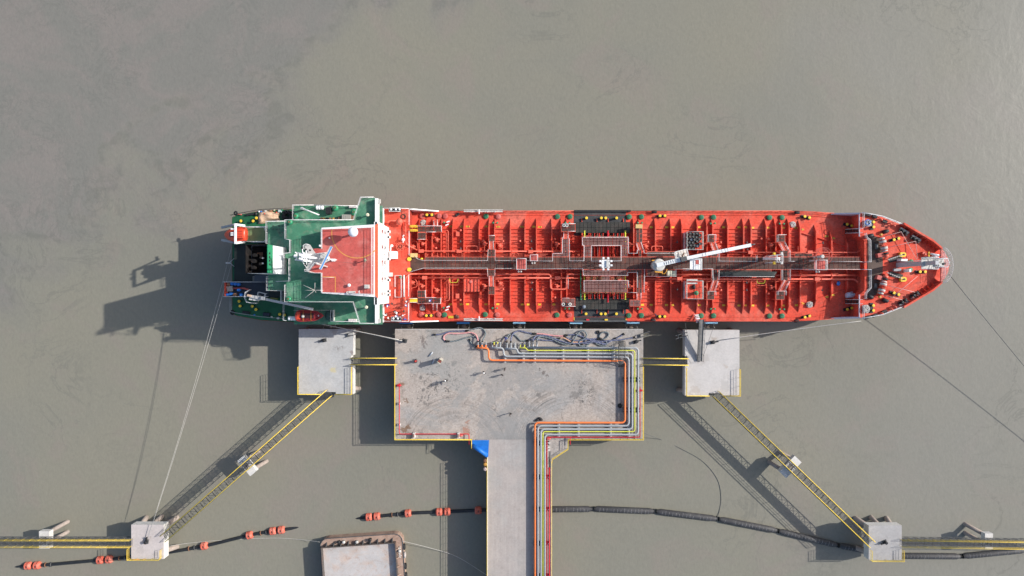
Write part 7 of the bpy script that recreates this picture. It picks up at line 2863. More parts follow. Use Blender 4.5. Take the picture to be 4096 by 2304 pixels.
c = P(2786, 1275, ZM)
e = empty('boarding_steps', c, 'pink and white boarding steps at the jetty side rail by the gangway', 'steps')
for k in range(5):
    b = MB()
    b.box((c.x - 0.15 + 0.06 * k, c.y + 0.75 - k * 0.33, ZM + 1.25 - abs(k - 2) * 0.2), (0.7, 0.2, 0.05), 0.1)
    b.build('tread', WHITE if k % 2 == 0 else PINKW, e)
for s in (-0.36, 0.36):
    b = MB()
    b.beam((c.x - 0.2 + s, c.y + 0.9, ZM + 0.3), (c.x + 0.1 + s, c.y - 0.75, ZM + 1.0), 0.06, 0.2)
    b.build('stringer', PINKW, e)

# ---------------------------------------------------------------- fittings on the red poop front
PF = ZR
for (a0, a1, q0, q1, l_, n_) in ((1556, 1601, 832, 845, 'x', 3), (1565, 1604, 1268, 1283, 'y', 2)):
    e = sub('lamp_tray', P((a0 + a1) / 2, (q0 + q1) / 2, PF))
    zt = PF + 1.2
    b = MB()
    b.pbox(a0, a1, q0, q1, PF + 0.1, zt - 0.1)
    b.build('tray', BLACK, e)
    b = MB()
    b.tube([P(a, q, zt) for a, q in ((a0, q0), (a1, q0), (a1, q1), (a0, q1))], 0.06, 6, closed=True)
    b.build('rim', WHITE, e)
    for k in range(n_):
        b = MB()
        p = P(a0 + 8 + k * (15 if n_ == 3 else 14) + (4 if k else 0), (q0 + q1) / 2 - 1, zt)
        b.lathe(p.x, p.y, [(0.2, zt - 0.1), (0.2, zt + 0.05), (0.05, zt + 0.12)], 12)
        b.build('white_cap', WHITE, e)
for (a, q) in ((1557, 926), (1556, 948), (1557, 1036), (1557, 1120), (1557, 1165), (1557, 1179)):
    b = MB()
    p = P(a, q, PF + 2)
    b.box((XFW + 0.28, p.y, PF + 1.6), (0.5, 0.45, 0.5))
    o = b.build('wall_lamp', WHITE, ship)
    b = MB()
    b.box((XFW + 0.22, p.y, PF + 1.87), (0.34, 0.36, 0.04))
    b.build('lamp_mesh', BLACK, o)
b = MB()
b.pbox(1558, 1588, 1005, 1035, PF, PF + 1.0)
b.build('white_hatch', WHITE, ship)
b = MB()
b.bb(XFW + 0.02, XFW + 0.75, Y(1106, 12) , Y(1090, 12), PF, PF + 1.3)
b.build('wall_cabinet', GREYW, ship)
b = MB()
p = P(1563, 983, PF + 1.6)
b.tube([p, P(1562, 1015, PF + 1.6)], 0.1, 8)
b.sphere(p + Vector((0.2, 0, 0)), 0.28, 10)
b.build('white_pipe_vent', WHITE, ship)
c = P(1598, 886, PF + 0.9)
b = MB()
b.vcyl(c.x, c.y, PF, PF + 0.9, 0.5, n=16)
b.lathe(c.x, c.y, [(0.62, PF + 0.85), (0.62, PF + 0.98), (0.3, PF + 1.05), (0.3, PF + 1.4), (0.15, PF + 1.45)], 16)
b.tube(bend([(c.x - 0.4, c.y + 0.1, PF + 0.9), (c.x - 2.0, c.y + 0.15, PF + 0.9), (c.x - 2.3, c.y - 0.3, PF + 0.9), (c.x - 2.3, c.y - 0.3, PF)], 0.3), 0.13, 8)
b.tube(bend([(c.x + 0.3, c.y + 0.1, PF + 0.9), (c.x + 1.2, c.y + 0.1, PF + 0.7)], 0.3), 0.13, 8)
b.build('foam_valve', REDP, ship)
b = MB()
for dx, dy, w_ in ((-0.3, -0.5, 0.5), (0.2, -0.55, 0.35)):
    b.box((c.x + dx, c.y + dy, PF + 0.7), (w_, 0.3, 0.4))
b.build('valve_box', REDP, ship)
c = P(1601, 986, PF + 0.8)
e = sub('hose_reel', (c.x, c.y, PF))
b = MB()
for r_ in (0.78, 0.5):
    b.tube([(c.x + r_ * math.cos(k * math.pi / 10), c.y + r_ * math.sin(k * math.pi / 10), PF + 0.8) for k in range(20)], 0.05, 6, closed=True)
for k in range(8):
    a = k * math.pi / 4
    b.beam((c.x, c.y, PF + 0.8), (c.x + 0.78 * math.cos(a), c.y + 0.78 * math.sin(a), PF + 0.8), 0.05, 0.05)
b.vcyl(c.x, c.y, PF, PF + 1.1, 0.12, n=8)
b.build('reel', REDP, e)
b = MB()
b.vcyl(c.x, c.y, PF + 0.3, PF + 0.7, 0.42, n=16)
b.build('drum', mat('dark hose drum', (0.06, 0.02, 0.018), 0.7), e)
c = P(1612, 958, PF + 1.0)
b = MB()
b.lathe(c.x, c.y, [(0.2, PF), (0.25, PF + 0.5), (0.34, PF + 0.7), (0.3, PF + 0.95), (0.15, PF + 1.05)], 14)
b.tube([(c.x, c.y + 0.3, PF + 0.8), (c.x - 0.05, c.y + 0.7, PF + 0.8), (c.x + 0.2, c.y + 0.85, PF + 0.9)], 0.1, 7)
b.tube([(c.x, c.y - 0.3, PF + 0.8), (c.x, c.y - 0.6, PF + 0.8)], 0.12, 7)
b.build('fire_monitor', PINKW, ship)
torus(P(1614, 866, PF + 0.1), 0.42, 0.09, 'rope_ring', mat('brown rope', (0.14, 0.07, 0.05), 0.8), 'brown rope ring lying on the red poop front', 'rope', 18)
srail([(1583, 1146), (1583, 1102), (1608, 1102), (1608, 1188), (1583, 1188), (1583, 1158)], PF, PINKW, 1.05, 3, 0.05)
b = MB()
p = P(1603, 1108, PF + 0.6)
b.lathe(p.x, p.y, [(0.28, PF), (0.28, PF + 0.5), (0.33, PF + 0.55), (0.1, PF + 0.62)], 14)
b.build('green_cap_vent', GREENV, ship)
b = MB()
b.tube([P(1616, 1100, PF + 1.0), P(1616, 1188, PF + 1.0)], 0.15, 8)
b.build('vent_trunk', PINKW, ship)

# ================================================================ forecastle
b = MB()
yc2 = 5.4
fo = [(x, y) for x, y in outline(XF, 84.2) if x > XF + 0.01]
up = [q for q in fo if q[1] > YC]
dn = [q for q in fo if q[1] <= YC]
face_ = [(XF, YC - hb(XF)), (XF, YC - 5.6), (XF + 0.9, YC - 4.8), (XF + 0.9, YC + 4.8), (XF, YC + 5.6), (XF, YC + hb(XF))]
b.prism(up + dn + face_, ZM - 0.3, ZR)
b.build('forecastle', RED, ship)
b = MB()
b.prism([(XF + 1.5, YC - 6.2), (XF + 4.6, YC - 5.2), (XF + 5.3, YC - 2.2), (XF + 4.4, YC - 1.6), (XF + 4.4, YC + 1.6), (XF + 5.3, YC + 2.2), (XF + 4.3, YC + 5.4), (XF + 1.5, YC + 5.9)], ZR + 0.005, ZR + 0.08)
b.build('windlass_grating', mat('dull brown grating', (0.11, 0.075, 0.06), 0.8, 0.25, 0.6, 14, 0.25), ship)
for s in (1, -1):
    b = MB()
    pts = [(x, YC + s * (hb(x) - 0.1)) for x in (XF, 68.6, 71, 73.7, 74.9)]
    b.rail([Vector((*q, ZR)) for q in pts], 1.05, 3, 0.045, 1.4)
    b.build('railing', WHITE, ship)
    # bulwark from the shoulder to the stem, flared outwards
    xs_ = [74.8, 77, 78.8, 80.4, 81.3, 82.1]
    b = MB()
    vs = []
    for x in xs_:
        k = hb(x)
        for (dk, z) in ((-0.06, ZR - 0.2), (0.18, ZR + 1.35), (-0.22, ZR + 1.36), (-0.28, ZR - 0.2)):
            vs.append((x + (0.12 if z > ZR else 0) * 0.5, YC + s * (k + dk), z))
    fs = []
    for i in range(len(xs_) - 1):
        for j in range(4):
            q = (i * 4 + j, i * 4 + (j + 1) % 4, i * 4 + 4 + (j + 1) % 4, i * 4 + 4 + j)
            fs.append(q if s > 0 else q[::-1])
    fs += [(0, 1, 2, 3), tuple(len(vs) - 4 + q for q in (3, 2, 1, 0))]
    b.add(vs, fs)
    b.build('bulwark', RED, ship)
    for i in range(9):
        x = 75.4 + i * 0.8
        k = hb(x) - 0.25
        n_ = Vector((hb(x + 0.1) - hb(x - 0.1), 0, 0))
        b = MB()
        a0, a1, a2 = Vector((x, YC + s * k, ZR)), Vector((x - 0.35, YC + s * (k - 0.8), ZR)), Vector((x, YC + s * k, ZR + 1.15))
        t = Vector((0.04, 0.02 * s, 0))
        b.add([a0 - t, a1 - t, a2 - t, a0 + t, a1 + t, a2 + t], [(0, 1, 2), (5, 4, 3), (0, 3, 4, 1), (1, 4, 5, 2), (2, 5, 3, 0)])
        b.build('bulwark_stay', RED, ship)
b = MB()
b.prism([(81.9, YC + 3.3), (82.7, YC + 2.4), (83.25, YC + 1.3), (83.5, YC), (83.25, YC - 1.3), (82.7, YC - 2.4), (81.9, YC - 3.3)], ZR + 1.0, ZR + 1.3)
b.build('stem_platform', mat('pink worn deck', (0.58, 0.17, 0.14), 0.6, 0.1), ship)
b = MB()
arc = [Vector((81.55 + 2.0 * math.cos(R(t)), YC + 3.4 * math.sin(R(t)), ZR + 1.3)) for t in range(-80, 81, 16)]
b.rail(arc, 1.05, 3, 0.026, 1.5)
b.rail([Vector((82.1, YC + k, ZR + 1.3)) for k in (-2.4, -0.5)], 1.0, 3, 0.028, 1.0)
b.rail([Vector((82.1, YC + k, ZR + 1.3)) for k in (0.5, 2.4)], 1.0, 3, 0.028, 1.0)
b.build('railing', WHITER, ship)
srail([(3446, 852), (3446, 912)], ZR, WHITER, 1.05, 3, 0.045)
srail([(3455, 934), (3458, 950), (3472, 962), (3474, 1048), (3440, 1049)], ZR, WHITER, 1.05, 4, 0.045)
srail([(3440, 1078), (3474, 1079), (3474, 1152), (3456, 1172), (3455, 1195)], ZR, WHITER, 1.05, 4, 0.045)
srail([(3446, 1220), (3446, 1275)], ZR, WHITER, 1.05, 3, 0.045)
b = MB()
for s in (1, -1):
    b.bb(XF - 0.12, XF - 0.02, YC + s * 5.6, YC + s * 10.1, ZR - 0.25, ZR + 0.12)
b.build('break_coaming', mat('lavender white paint', (0.6, 0.6, 0.66)), ship)
# foremast: tall plated post with platforms
fm = sub('foremast', (X(3583, ZR) + 0.5, Y(1061, ZR), ZR))
fxm, fym = X(3583, ZR) + 0.45, Y(1061, ZR) + 0.05
b = MB()
b.box((fxm, fym, (ZR + 22.5) / 2), (0.8, 0.95, 22.5 - ZR), 0, 0.72)
b.build('post', mat('grey mast paint', (0.46, 0.46, 0.47), 0.55, 0.05), fm)
for (x0, x1, y0, y1, z) in ((-0.9, 1.6, -1.05, 1.05, 19.3), (-0.1, 1.9, -0.75, 0.75, 21.4)):
    b = MB()
    b.bb(fxm + x0, fxm + x1, fym + y0, fym + y1, z, z + 0.1)
    o = b.build('mast_platform', GREYW, fm)
    b = MB()
    b.rail([(fxm + x0, fym + y0, z), (fxm + x1, fym + y0, z), (fxm + x1 + 0.3, fym, z), (fxm + x1, fym + y1, z), (fxm + x0, fym + y1, z)], 1.0, 3, 0.045, 0.8)
    b.build('guard_rail', WHITE, o)
for (x, y, z, m) in ((0.6, 0.35, 22.0, GREYW), (0.6, -0.35, 22.2, GREYW), (1.2, 0.3, 21.9, GREYW), (1.3, -0.2, 22.3, BLACK)):
    b = MB()
    b.box((fxm + x, fym + y, z), (0.4, 0.35, 0.45), 0.2)
    b.build('mast_lamp', m, fm)
b = MB()
b.tube([(fxm + 0.5, fym + 0.65, ZR), (fxm + 0.45, fym + 0.6, 19.3)], 0.06, 6)
b.tube([(fxm + 0.9, fym + 0.65, ZR), (fxm + 0.85, fym + 0.6, 19.3)], 0.06, 6)
for k in range(22):
    z = ZR + 0.4 + k * 0.4
    b.beam((fxm + 0.5, fym + 0.64, z), (fxm + 0.9, fym + 0.64, z), 0.04, 0.04)
b.build('mast_ladder', WHITE, fm)
b = MB()
b.box((fxm + 1.2, fym - 1.1, ZR + 1.0), (0.35, 0.6, 2.0))
b.build('mast_locker', WHITE, fm)
b = MB()
b.box((fxm + 0.3, fym + 0.9, ZR + 0.8), (1.2, 0.4, 1.6))
b.build('mast_locker', WHITE, fm)
b = MB()
b.box((fxm - 0.4, fym - 0.95, ZR + 0.3), (1.4, 0.5, 0.5))
b.build('grate_box', GREY, fm)


# windlasses
for s in (1, -1):
    w0 = P(3525, 940, ZR + 1.0) if s > 0 else P(3520, 1186, ZR + 1.0)
    w1 = P(3548, 1040, ZR + 1.0) if s > 0 else P(3546, 1092, ZR + 1.0)
    e = sub('windlass', ((w0.x + w1.x) / 2, (w0.y + w1.y) / 2, ZR))
    d = (w1 - w0)
    ln = d.length
    d.normalize()
    b = MB()
    b.tube([w0, w1], 0.12, 8)
    b.build('shaft', REDP, e)
    for (t, w_, r_, m) in ((0.14, 0.35, 0.45, GREYW), (0.26, 0.45, 0.62, WROPE), (0.33, 0.08, 0.72, REDP), (0.20, 0.08, 0.66, REDP), (0.45, 0.08, 0.7, REDP), (0.52, 0.5, 0.62, WROPE), (0.62, 0.3, 0.5, GREYW), (0.59, 0.08, 0.72, REDP), (0.74, 0.3, 0.55, BLACK), (0.84, 0.5, 0.5, REDP)):
        c = w0 + d * (ln * t)
        b = MB()
        b.cyl(c - d * w_ / 2, c + d * w_ / 2, r_, n=18)
        b.build('drum' if w_ > 0.1 else 'flange', m, e)
    for t in (0.08, 0.40, 0.68, 0.94):
        c = w0 + d * (ln * t)
        b = MB()
        b.box((c.x, c.y, ZR + 0.55), (0.9, 0.2, 1.1), math.atan2(d.y, d.x) - math.pi / 2, 0.7)
        b.build('bearing_frame', RED, e)
    b = MB()
    c = w0 + d * (ln * 0.05)
    b.lathe(c.x - 0.1, c.y + s * 0.3, [(0.2, ZR + 0.6), (0.26, ZR + 0.8), (0.2, ZR + 1.3)], 10)
    b.build('warping_end', mat('amber bronze', (0.55, 0.3, 0.06), 0.5), e)
    # brake motor
    b = MB()
    c = w0 + d * (ln * 0.8) + Vector((-1.0, 0, 0))
    b.box((c.x, c.y, ZR + 0.6), (1.1, 0.8, 1.0), math.atan2(d.y, d.x) - math.pi / 2)
    b.build('gearbox', REDR, e)
    b = MB()
    c2 = w0 + d * (ln * 0.45) + Vector((-1.15, 0, 0))
    b.cyl((c2.x, c2.y - 0.5, ZR + 0.5), (c2.x, c2.y + 0.5, ZR + 0.5), 0.3, n=10)
    b.build('motor', DGREY, e)
    # chain to the stopper
    ca = P(3550, 1040, ZR + 1.1) if s > 0 else P(3547, 1090, ZR + 1.1)
    cb = P(3608, 1020, ZR + 0.9) if s > 0 else P(3608, 1114, ZR + 0.9)
    dd = (cb - ca)
    n_ = 14
    ch = sub('anchor_chain', ca)
    for i in range(n_):
        c = ca.lerp(cb, (i + 0.5) / n_)
        u = dd.normalized()
        v = Vector((-u.y, u.x, 0)) if i % 2 else Vector((0, 0, 1))
        b = MB()
        b.tube([c + u * (0.16 * math.cos(k * math.pi / 4)) + v * (0.09 * math.sin(k * math.pi / 4)) for k in range(8)], 0.04, 5, closed=True)
        b.build('link', GREYW, ch)
    c = P(3616, 1018, ZR + 0.9) if s > 0 else P(3618, 1117, ZR + 0.9)
    b = MB()
    pts = [(c.x - 0.6, c.y - 0.42), (c.x + 0.1, c.y - 0.45)] + [(c.x + 0.1 + 0.45 * math.cos(R(t)), c.y + 0.45 * math.sin(R(t))) for t in range(-75, 80, 25)] + [(c.x + 0.1, c.y + 0.45), (c.x - 0.6, c.y + 0.42)]
    b.prism(pts, ZR + 0.1, ZR + 0.75)
    o = b.build('chain_stopper', YELLOW, ship)
    b = MB()
    b.box((c.x - 0.1, c.y, ZR + 0.8), (0.5, 0.16, 0.12), 0.5)
    b.lathe(c.x + 0.1, c.y, [(0.16, ZR + 0.75), (0.13, ZR + 0.85)], 10)
    b.build('stopper_bar', BLACK, o)
    b = MB()
    c = P(3604, 1040, ZR + 0.2) if s > 0 else P(3606, 1096, ZR + 0.2)
    b.box((c.x - 1.0, c.y + s * 0.25, ZR + 0.06), (2.6, 0.9, 0.1), s * 0.25)
    b.build('chain_bed', BLACK, ship)
# roller fairleads at the bulwark
for (p0, p1) in (((3602, 912), (3634, 932)), ((3648, 942), (3682, 962)), ((3598, 1222), (3632, 1204)), ((3645, 1194), (3678, 1175))):
    a, q = P(*p0, ZR + 0.4), P(*p1, ZR + 0.4)
    e = sub('roller_fairlead', (a + q) / 2)
    d = (q - a).normalized()
    s = 1 if p0[1] < 1060 else -1
    inn = Vector((-d.y, d.x, 0)) * (-s)
    if inn.y * s > 0:
        inn = -inn
    b = MB()
    b.beam(a, q, 0.28, 0.4)
    b.build('bed', mat('pale worn plate', (0.45, 0.44, 0.40), 0.7), e)
    b = MB()
    b.beam(a + inn * 0.38 - Vector((0, 0, 0.1)), q + inn * 0.38 - Vector((0, 0, 0.1)), 0.5, 0.3)
    b.build('base', BLACK, e)
    for t in (0.3, 0.7):
        c = a.lerp(q, t) + inn * 0.4
        b = MB()
        b.lathe(c.x, c.y, [(0.3, ZR + 0.45), (0.22, ZR + 0.6), (0.22, ZR + 0.8), (0.3, ZR + 0.95), (0.1, ZR + 1.0)], 12)
        b.build('roller', BLACK, e)
for (a, q, ang) in ((3482, 943, 0.3), (3543, 926, 0.35), (3482, 1187, -0.4), (3542, 1202, -0.4)):
    c = P(a, q, ZR + 0.5)
    d = Vector((math.cos(ang), math.sin(ang), 0))
    b = MB()
    b.tube([c - d * 0.55, c - d * 0.45, c + d * 0.4, c + d * 0.55], 0.36, 12, r_list=[0.2, 0.36, 0.36, 0.24])
    b.box((c.x, c.y, ZR + 0.12), (0.9, 0.7, 0.24), ang)
    b.build('pedestal_roller', BLACK, ship)
for i, (a, q) in enumerate(((3470, 858), (3500, 866), (3540, 885), (3470, 1270), (3500, 1262), (3538, 1247))):
    c = P(a, q, ZR + 0.4)
    ang = (-0.35 if q < 1000 else 0.35)
    b = MB()
    b.box((c.x, c.y, ZR + 0.25), (1.2 if i % 3 == 0 else 0.9, 0.5, 0.5), ang)
    o = b.build('closed_chock', BLACK, ship)
for (a, q) in ((3523, 876), (3560, 893), (3575, 900), (3527, 1252), (3566, 1236), (3580, 1226)):
    c = P(a, q, ZR + 0.8)
    b = MB()
    b.tube([(c.x, c.y, ZR), (c.x, c.y, ZR + 0.7), (c.x + 0.2, c.y - 0.15, ZR + 0.85), (c.x + 0.3, c.y - 0.25, ZR + 0.65)], 0.13, 7)
    b.build('gooseneck_vent', REDP, ship)
# deck lines on the forecastle
PR_ = mat('pink dusted rope', (0.58, 0.36, 0.33), 0.85)
for pts, l_ in (([(3530, 948), (3605, 927), (3667, 1038)], 'pinkish line from the open river drum round the near fairlead'), ([(3545, 991), (3663, 965), (3670, 1035)], 'pinkish line from the open river drum round the far fairlead'),
                ([(3545, 1140), (3660, 1169)], 'pinkish line from the jetty side drum to the far fairlead'), ([(3533, 1179), (3610, 1200)], 'pinkish line from the jetty side drum to the near fairlead'),
                ([(3550, 1205), (3670, 1105)], 'thin pinkish line crossing the jetty side of the forecastle')):
    rope([P(a, q, ZR + 1.0) for a, q in pts], 0.045, PR_, l_, cat='deck line') if len(pts) == 2 else MB().tube([P(a, q, ZR + 1.0) for a, q in pts], 0.045, 6).build('deck_line', PR_, label=l_, cat='deck line')
b = MB()
b.tube([P(3722, 1015, ZR + 1.0), P(3760, 1021, ZR + 1.0)], 0.16, 8)
b.box(P(3742, 1022, ZR + 0.5), (0.9, 0.4, 0.9), -0.1)
b.build('bow_searchlight', WHITE, ship)
b = MB()
p = P(3716, 1017, ZR + 0.9)
b.box((p.x, p.y, ZR + 0.85), (0.16, 0.95, 0.2))
b.box((p.x, p.y, ZR + 0.4), (0.16, 0.16, 0.8))
b.build('yellow_post', YELLOW, ship)
c = P(3700, 1012, ZR + 0.8)
b = MB()
b.vcyl(c.x, c.y, ZR, ZR + 0.6, 0.3, n=12)
b.box((c.x + 0.3, c.y - 0.2, ZR + 0.4), (0.5, 0.3, 0.7))
b.build('deck_winch', REDP, ship)


# ================================================================ people
def body_mesh(name, joints, edges, root=0):
    me = bpy.data.meshes.new(name)
    me.from_pydata([j[:3] for j in joints], edges, [])
    o = bpy.data.objects.new(name, me)
    col.objects.link(o)
    md = o.modifiers.new('skin', 'SKIN')
    md.use_smooth_shade = True
    sv = me.skin_vertices[0].data
    for i, j in enumerate(joints):
        sv[i].radius = (j[3], j[4] if len(j) > 4 else j[3])
        sv[i].use_root = (i == root)
    ss = o.modifiers.new('sub', 'SUBSURF')
    ss.levels = 1
    dg = bpy.context.evaluated_depsgraph_get()
    out = bpy.data.meshes.new_from_object(o.evaluated_get(dg))
    out.name = name
    bpy.data.objects.remove(o)
    return out


def pose(arm_l, arm_r, lean=0.0, stride=0.0, hunch=0.0):
    """joints: x forward, y to the left; the arms as (elbow, wrist)"""
    L_ = lean
    J = [(0, 0, 0.95, 0.15, 0.12), (0.02 + L_ * .3, 0, 1.18, 0.15, 0.11), (0.02 + L_ * .7, 0, 1.38, 0.17, 0.12), (0.03 + L_, 0, 1.5, 0.065, 0.065), (0.06 + L_ * 1.1 + hunch, 0, 1.60, 0.085, 0.085), (0.05 + L_ * 1.15 + hunch, 0, 1.70, 0.085, 0.085)]
    E = [(0, 1), (1, 2), (2, 3), (3, 4), (4, 5)]
    for s, (el, wr) in ((1, arm_l), (-1, arm_r)):
        k = len(J)
        sh = (0.02 + L_ * .8, s * 0.19, 1.42)
        J += [(*sh, 0.07, 0.07), (sh[0] + el[0], sh[1] + s * el[1], sh[2] + el[2], 0.052, 0.052), (sh[0] + wr[0], sh[1] + s * wr[1], sh[2] + wr[2], 0.04, 0.04)]
        E += [(2, k), (k, k + 1), (k + 1, k + 2)]
        w = J[-1][:3]
        d = Vector((wr[0] - el[0], s * (wr[1] - el[1]), wr[2] - el[2])).normalized()
        p = len(J)
        J.append((w[0] + d.x * .08, w[1] + d.y * .08, w[2] + d.z * .08, 0.035, 0.02))
        E.append((k + 2, p))
        sd = d.cross(Vector((0, 0, 1))) if abs(d.z) < 0.9 else Vector((1, 0, 0))
        sd.normalize()
        for f, (off, ln) in enumerate(((-0.028, .075), (-0.009, .085), (0.010, .08), (0.028, .06))):
            q = len(J)
            b0 = Vector(J[p][:3]) + sd * off + d * 0.03
            J.append((*b0, 0.009, 0.009))
            t = b0 + d * ln - Vector((0, 0, 0.012))
            J.append((*t, 0.008, 0.008))
            E += [(p, q), (q, q + 1)]
        q = len(J)
        t = Vector(J[p][:3]) + sd * 0.07 + d * 0.01
        J.append((*t, 0.01, 0.01))
        E.append((p, q))
    for s in (1, -1):
        k = len(J)
        st = stride * s
        J += [(0, s * 0.095, 0.9, 0.095, 0.095), (0.04 + st * .5, s * 0.1, 0.5, 0.065, 0.065), (st, s * 0.105, 0.1, 0.045, 0.045), (st + 0.02, s * 0.105, 0.045, 0.05, 0.045), (st + 0.17, s * 0.12, 0.035, 0.042, 0.034)]
        E += [(0, k), (k, k + 1), (k + 1, k + 2), (k + 2, k + 3), (k + 3, k + 4)]
    return J, E


POSES = {
    'stand': pose(((0.02, 0.07, -0.28), (0.08, 0.08, -0.52)), ((0.02, 0.07, -0.28), (0.10, 0.06, -0.52))),
    'walk': pose(((0.12, 0.07, -0.26), (0.28, 0.06, -0.45)), ((-0.12, 0.07, -0.26), (-0.10, 0.08, -0.52)), 0.05, 0.2),
    'reach': pose(((0.22, 0.05, -0.16), (0.46, -0.02, -0.22)), ((0.2, 0.05, -0.18), (0.44, -0.02, -0.26)), 0.18, 0.1, 0.05),
    'akimbo': pose(((-0.04, 0.22, -0.22), (0.1, 0.06, -0.42)), ((0.2, 0.08, -0.2), (0.34, 0.0, -0.02)), 0.03, 0.06),
}
SKIN = mat('skin', (0.36, 0.20, 0.13), 0.55, 0.03)
MESH = {k: body_mesh('person_' + k, *v) for k, v in POSES.items()}
for k, me in MESH.items():
    for m in (SKIN, SKIN, SKIN, SKIN):
        me.materials.append(m)
    for p in me.polygons:
        z = p.center.z
        wrist = abs(p.center.y) > 0.16 and z < 1.0 and z > 0.6
        far = p.center.x > 0.5
        p.material_index = 0 if z > 1.5 or (k in ('stand', 'walk') and wrist and z < 0.92) or far else (3 if z < 0.1 else (2 if z < 0.93 else 1))
        p.use_smooth = True
HATS = {}


def person(px, py, z, ang, ps, top, legs, hat, label, vest=None):
    c = P(px, py, z)
    e = empty('person', (c.x, c.y, z), label, 'person')
    o = bpy.data.objects.new('body', MESH[ps])
    col.objects.link(o)
    o.parent = e
    for i, m in enumerate((SKIN, top, legs, BLACK)):
        o.material_slots[i].link = 'OBJECT'
        o.material_slots[i].material = m
    J = POSES[ps][0]
    hx, hy, hz = J[5][:3]
    WL[e.name] = Vector((0, 0, 0))
    b = MB()
    if hat is None:
        b.sphere((hx - 0.012, 0, hz + 0.005), 0.106, 12, 1.0, 0.9, 0.98)
        b.build('hair', BLACK, e)
    else:
        b.lathe(hx - 0.005, 0, [(0.155, hz + 0.025), (0.15, hz + 0.035), (0.118, hz + 0.04), (0.115, hz + 0.09), (0.085, hz + 0.14), (0.02, hz + 0.158)], 14)
        b.box((hx + 0.12, 0, hz + 0.03), (0.1, 0.15, 0.012))
        b.box((hx - 0.005, 0, hz + 0.145), (0.17, 0.02, 0.03))
        b.build('helmet', hat, e)
    b = MB()
    for s in (-1, 1):
        b.sphere((hx + 0.075, s * 0.034, hz - 0.03), 0.014, 6)
        b.sphere((hx - 0.005, s * 0.087, hz - 0.05), 0.024, 6, 0.7, 0.4, 1.2)
    b.sphere((hx + 0.095, 0, hz - 0.06), 0.017, 6, 1, 0.8, 1.4)
    b.box((hx + 0.08, 0, hz - 0.1), (0.02, 0.05, 0.012))
    b.build('face', mat('face features', (0.22, 0.11, 0.08), 0.6), e)
    if vest:
        b = MB()
        j1, j2 = J[1], J[2]
        b.tube([(j1[0] - 0.01, 0, 1.0), (j1[0], 0, 1.15), (j2[0], 0, 1.38), (j2[0], 0, 1.44)], 0.2, 14, r_list=[0.17, 0.18, 0.20, 0.14])
        o2 = b.build('vest', vest, e)
        for v in o2.data.vertices:
            v.co.x = j1[0] + (v.co.x - j1[0]) * 0.78
    WL[e.name] = Vector(e.location)
    e.rotation_euler.z = R(ang)
    return e


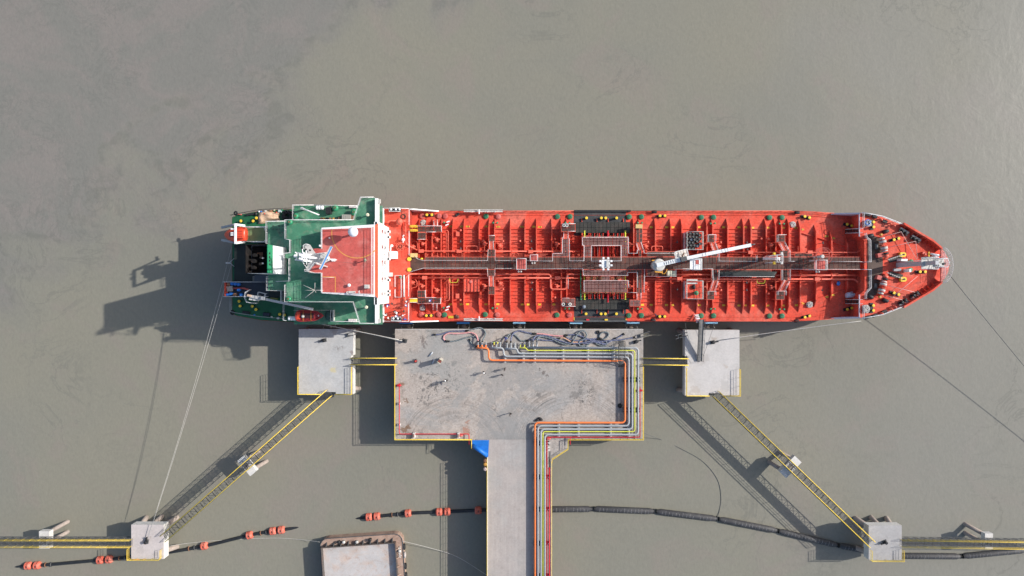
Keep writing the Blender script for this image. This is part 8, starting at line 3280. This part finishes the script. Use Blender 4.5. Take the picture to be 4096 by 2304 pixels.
NAVY = mat('navy coverall', (0.02, 0.03, 0.07), 0.8, 0.1)
COBALT = mat('cobalt coverall', (0.03, 0.08, 0.42), 0.8, 0.1)
BLKC = mat('black clothes', (0.018, 0.018, 0.02), 0.85, 0.1)
WHC = mat('white shirt', (0.70, 0.70, 0.70), 0.8, 0.05)
BEIGE = mat('beige jacket', (0.45, 0.34, 0.24), 0.85, 0.1)
HIVIS = mat('lime vest', (0.55, 0.75, 0.08), 0.7, 0.05)
WHAT = mat('white helmet', (0.82, 0.82, 0.82), 0.35, 0.02)
YHAT = mat('yellow helmet', (0.75, 0.6, 0.08), 0.4, 0.02)
REDC = mat('red coverall', (0.45, 0.05, 0.04), 0.8, 0.1)
PURP = mat('plum coverall', (0.16, 0.10, 0.16), 0.85, 0.1)
zq = ZQ
for a in ((1935, 1489, zq, 20, 'akimbo', BLKC, BLKC, WHAT, 'person in black clothes and white helmet standing alone near the orange pipe bend'),
          (2020, 1474, zq, 200, 'walk', BLKC, BLKC, None, 'bareheaded person in black walking, the one nearer the orange pipe'),
          (2010, 1497, zq, 240, 'stand', BLKC, NAVY, None, 'bareheaded person in black standing behind the walking one'),
          (1790, 1521, zq, 160, 'reach', BLKC, BLKC, WHAT, 'person in black with a white helmet bending over the oil stains'),
          (1766, 1531, zq, 30, 'stand', NAVY, NAVY, None, 'bareheaded person in navy standing beside the bending one on the stains'),
          (2041.5, 1651, zq, 290, 'akimbo', BLKC, BLKC, None, 'bareheaded person in black with arms out on the tyre tracks'),
          (1977, 1367, zq, 270, 'reach', NAVY, NAVY, YHAT, 'hi vis worker at the first grey pipe valve', HIVIS),
          (1991, 1369, zq, 250, 'stand', COBALT, NAVY, YHAT, 'hi vis worker in cobalt sleeves at the second grey pipe valve', HIVIS),
          (2021, 1349, zq, 300, 'reach', COBALT, NAVY, None, 'person in cobalt coverall pulling a lilac hose'),
          (1526, 1217, ZR, 0, 'stand', COBALT, COBALT, WHAT, 'crew member in cobalt beside the front bulkhead corner'),
          (1552, 1218, ZR, 300, 'reach', COBALT, COBALT, WHAT, 'crew member in cobalt leaning over the big red pipe'),
          (1573, 1214, ZR, 200, 'stand', BLKC, BLKC, None, 'crew member in black just inboard of the big red pipe'),
          (1544.5, 1260, ZR, 60, 'akimbo', WHC, BLKC, WHAT, 'crew member in a white shirt apart from the crowd on the poop'),
          (1592, 1251, ZR, 180, 'akimbo', WHC, BLKC, WHAT, 'crew member in a white shirt with one arm raised in the poop crowd'),
          (1580, 1244, ZR, 320, 'stand', BLKC, BLKC, None, 'crew member in black beside the white shirted one'),
          (1620, 1244, ZR, 180, 'stand', BLKC, BEIGE, None, 'crew member with beige trousers near the poop front rail'),
          (1618.5, 1260, ZR, 200, 'walk', REDC, WHC, WHAT, 'crew member in red with a white helmet near the poop front rail'),
          (1589, 1264, ZR, 100, 'stand', COBALT, COBALT, WHAT, 'crew member in cobalt behind the black lamp tray'),
          (1557, 1271, ZR, 30, 'stand', BEIGE, WHC, WHAT, 'crew member in a beige jacket beside the black lamp tray'),
          (1624, 1278, ZR, 130, 'reach', COBALT, COBALT, None, 'crew member in cobalt leaning at the jetty side rail corner'),
          (1627, 1221, ZR, 20, 'stand', COBALT, COBALT, WHAT, 'crew member in cobalt at the yellow steps'),
          (1628, 1205, ZR, 340, 'walk', NAVY, NAVY, WHAT, 'crew member in navy stepping onto the yellow steps'),
          (1724, 1202, ZK - 0.02, 200, 'walk', COBALT, COBALT, WHAT, 'crew member in cobalt walking on the brown side platform'),
          (2618, 1259, ZM + 0.1, 30, 'stand', PURP, PURP, None, 'crew member in plum standing beside yellow bollards on the red deck')):
    person(*a)
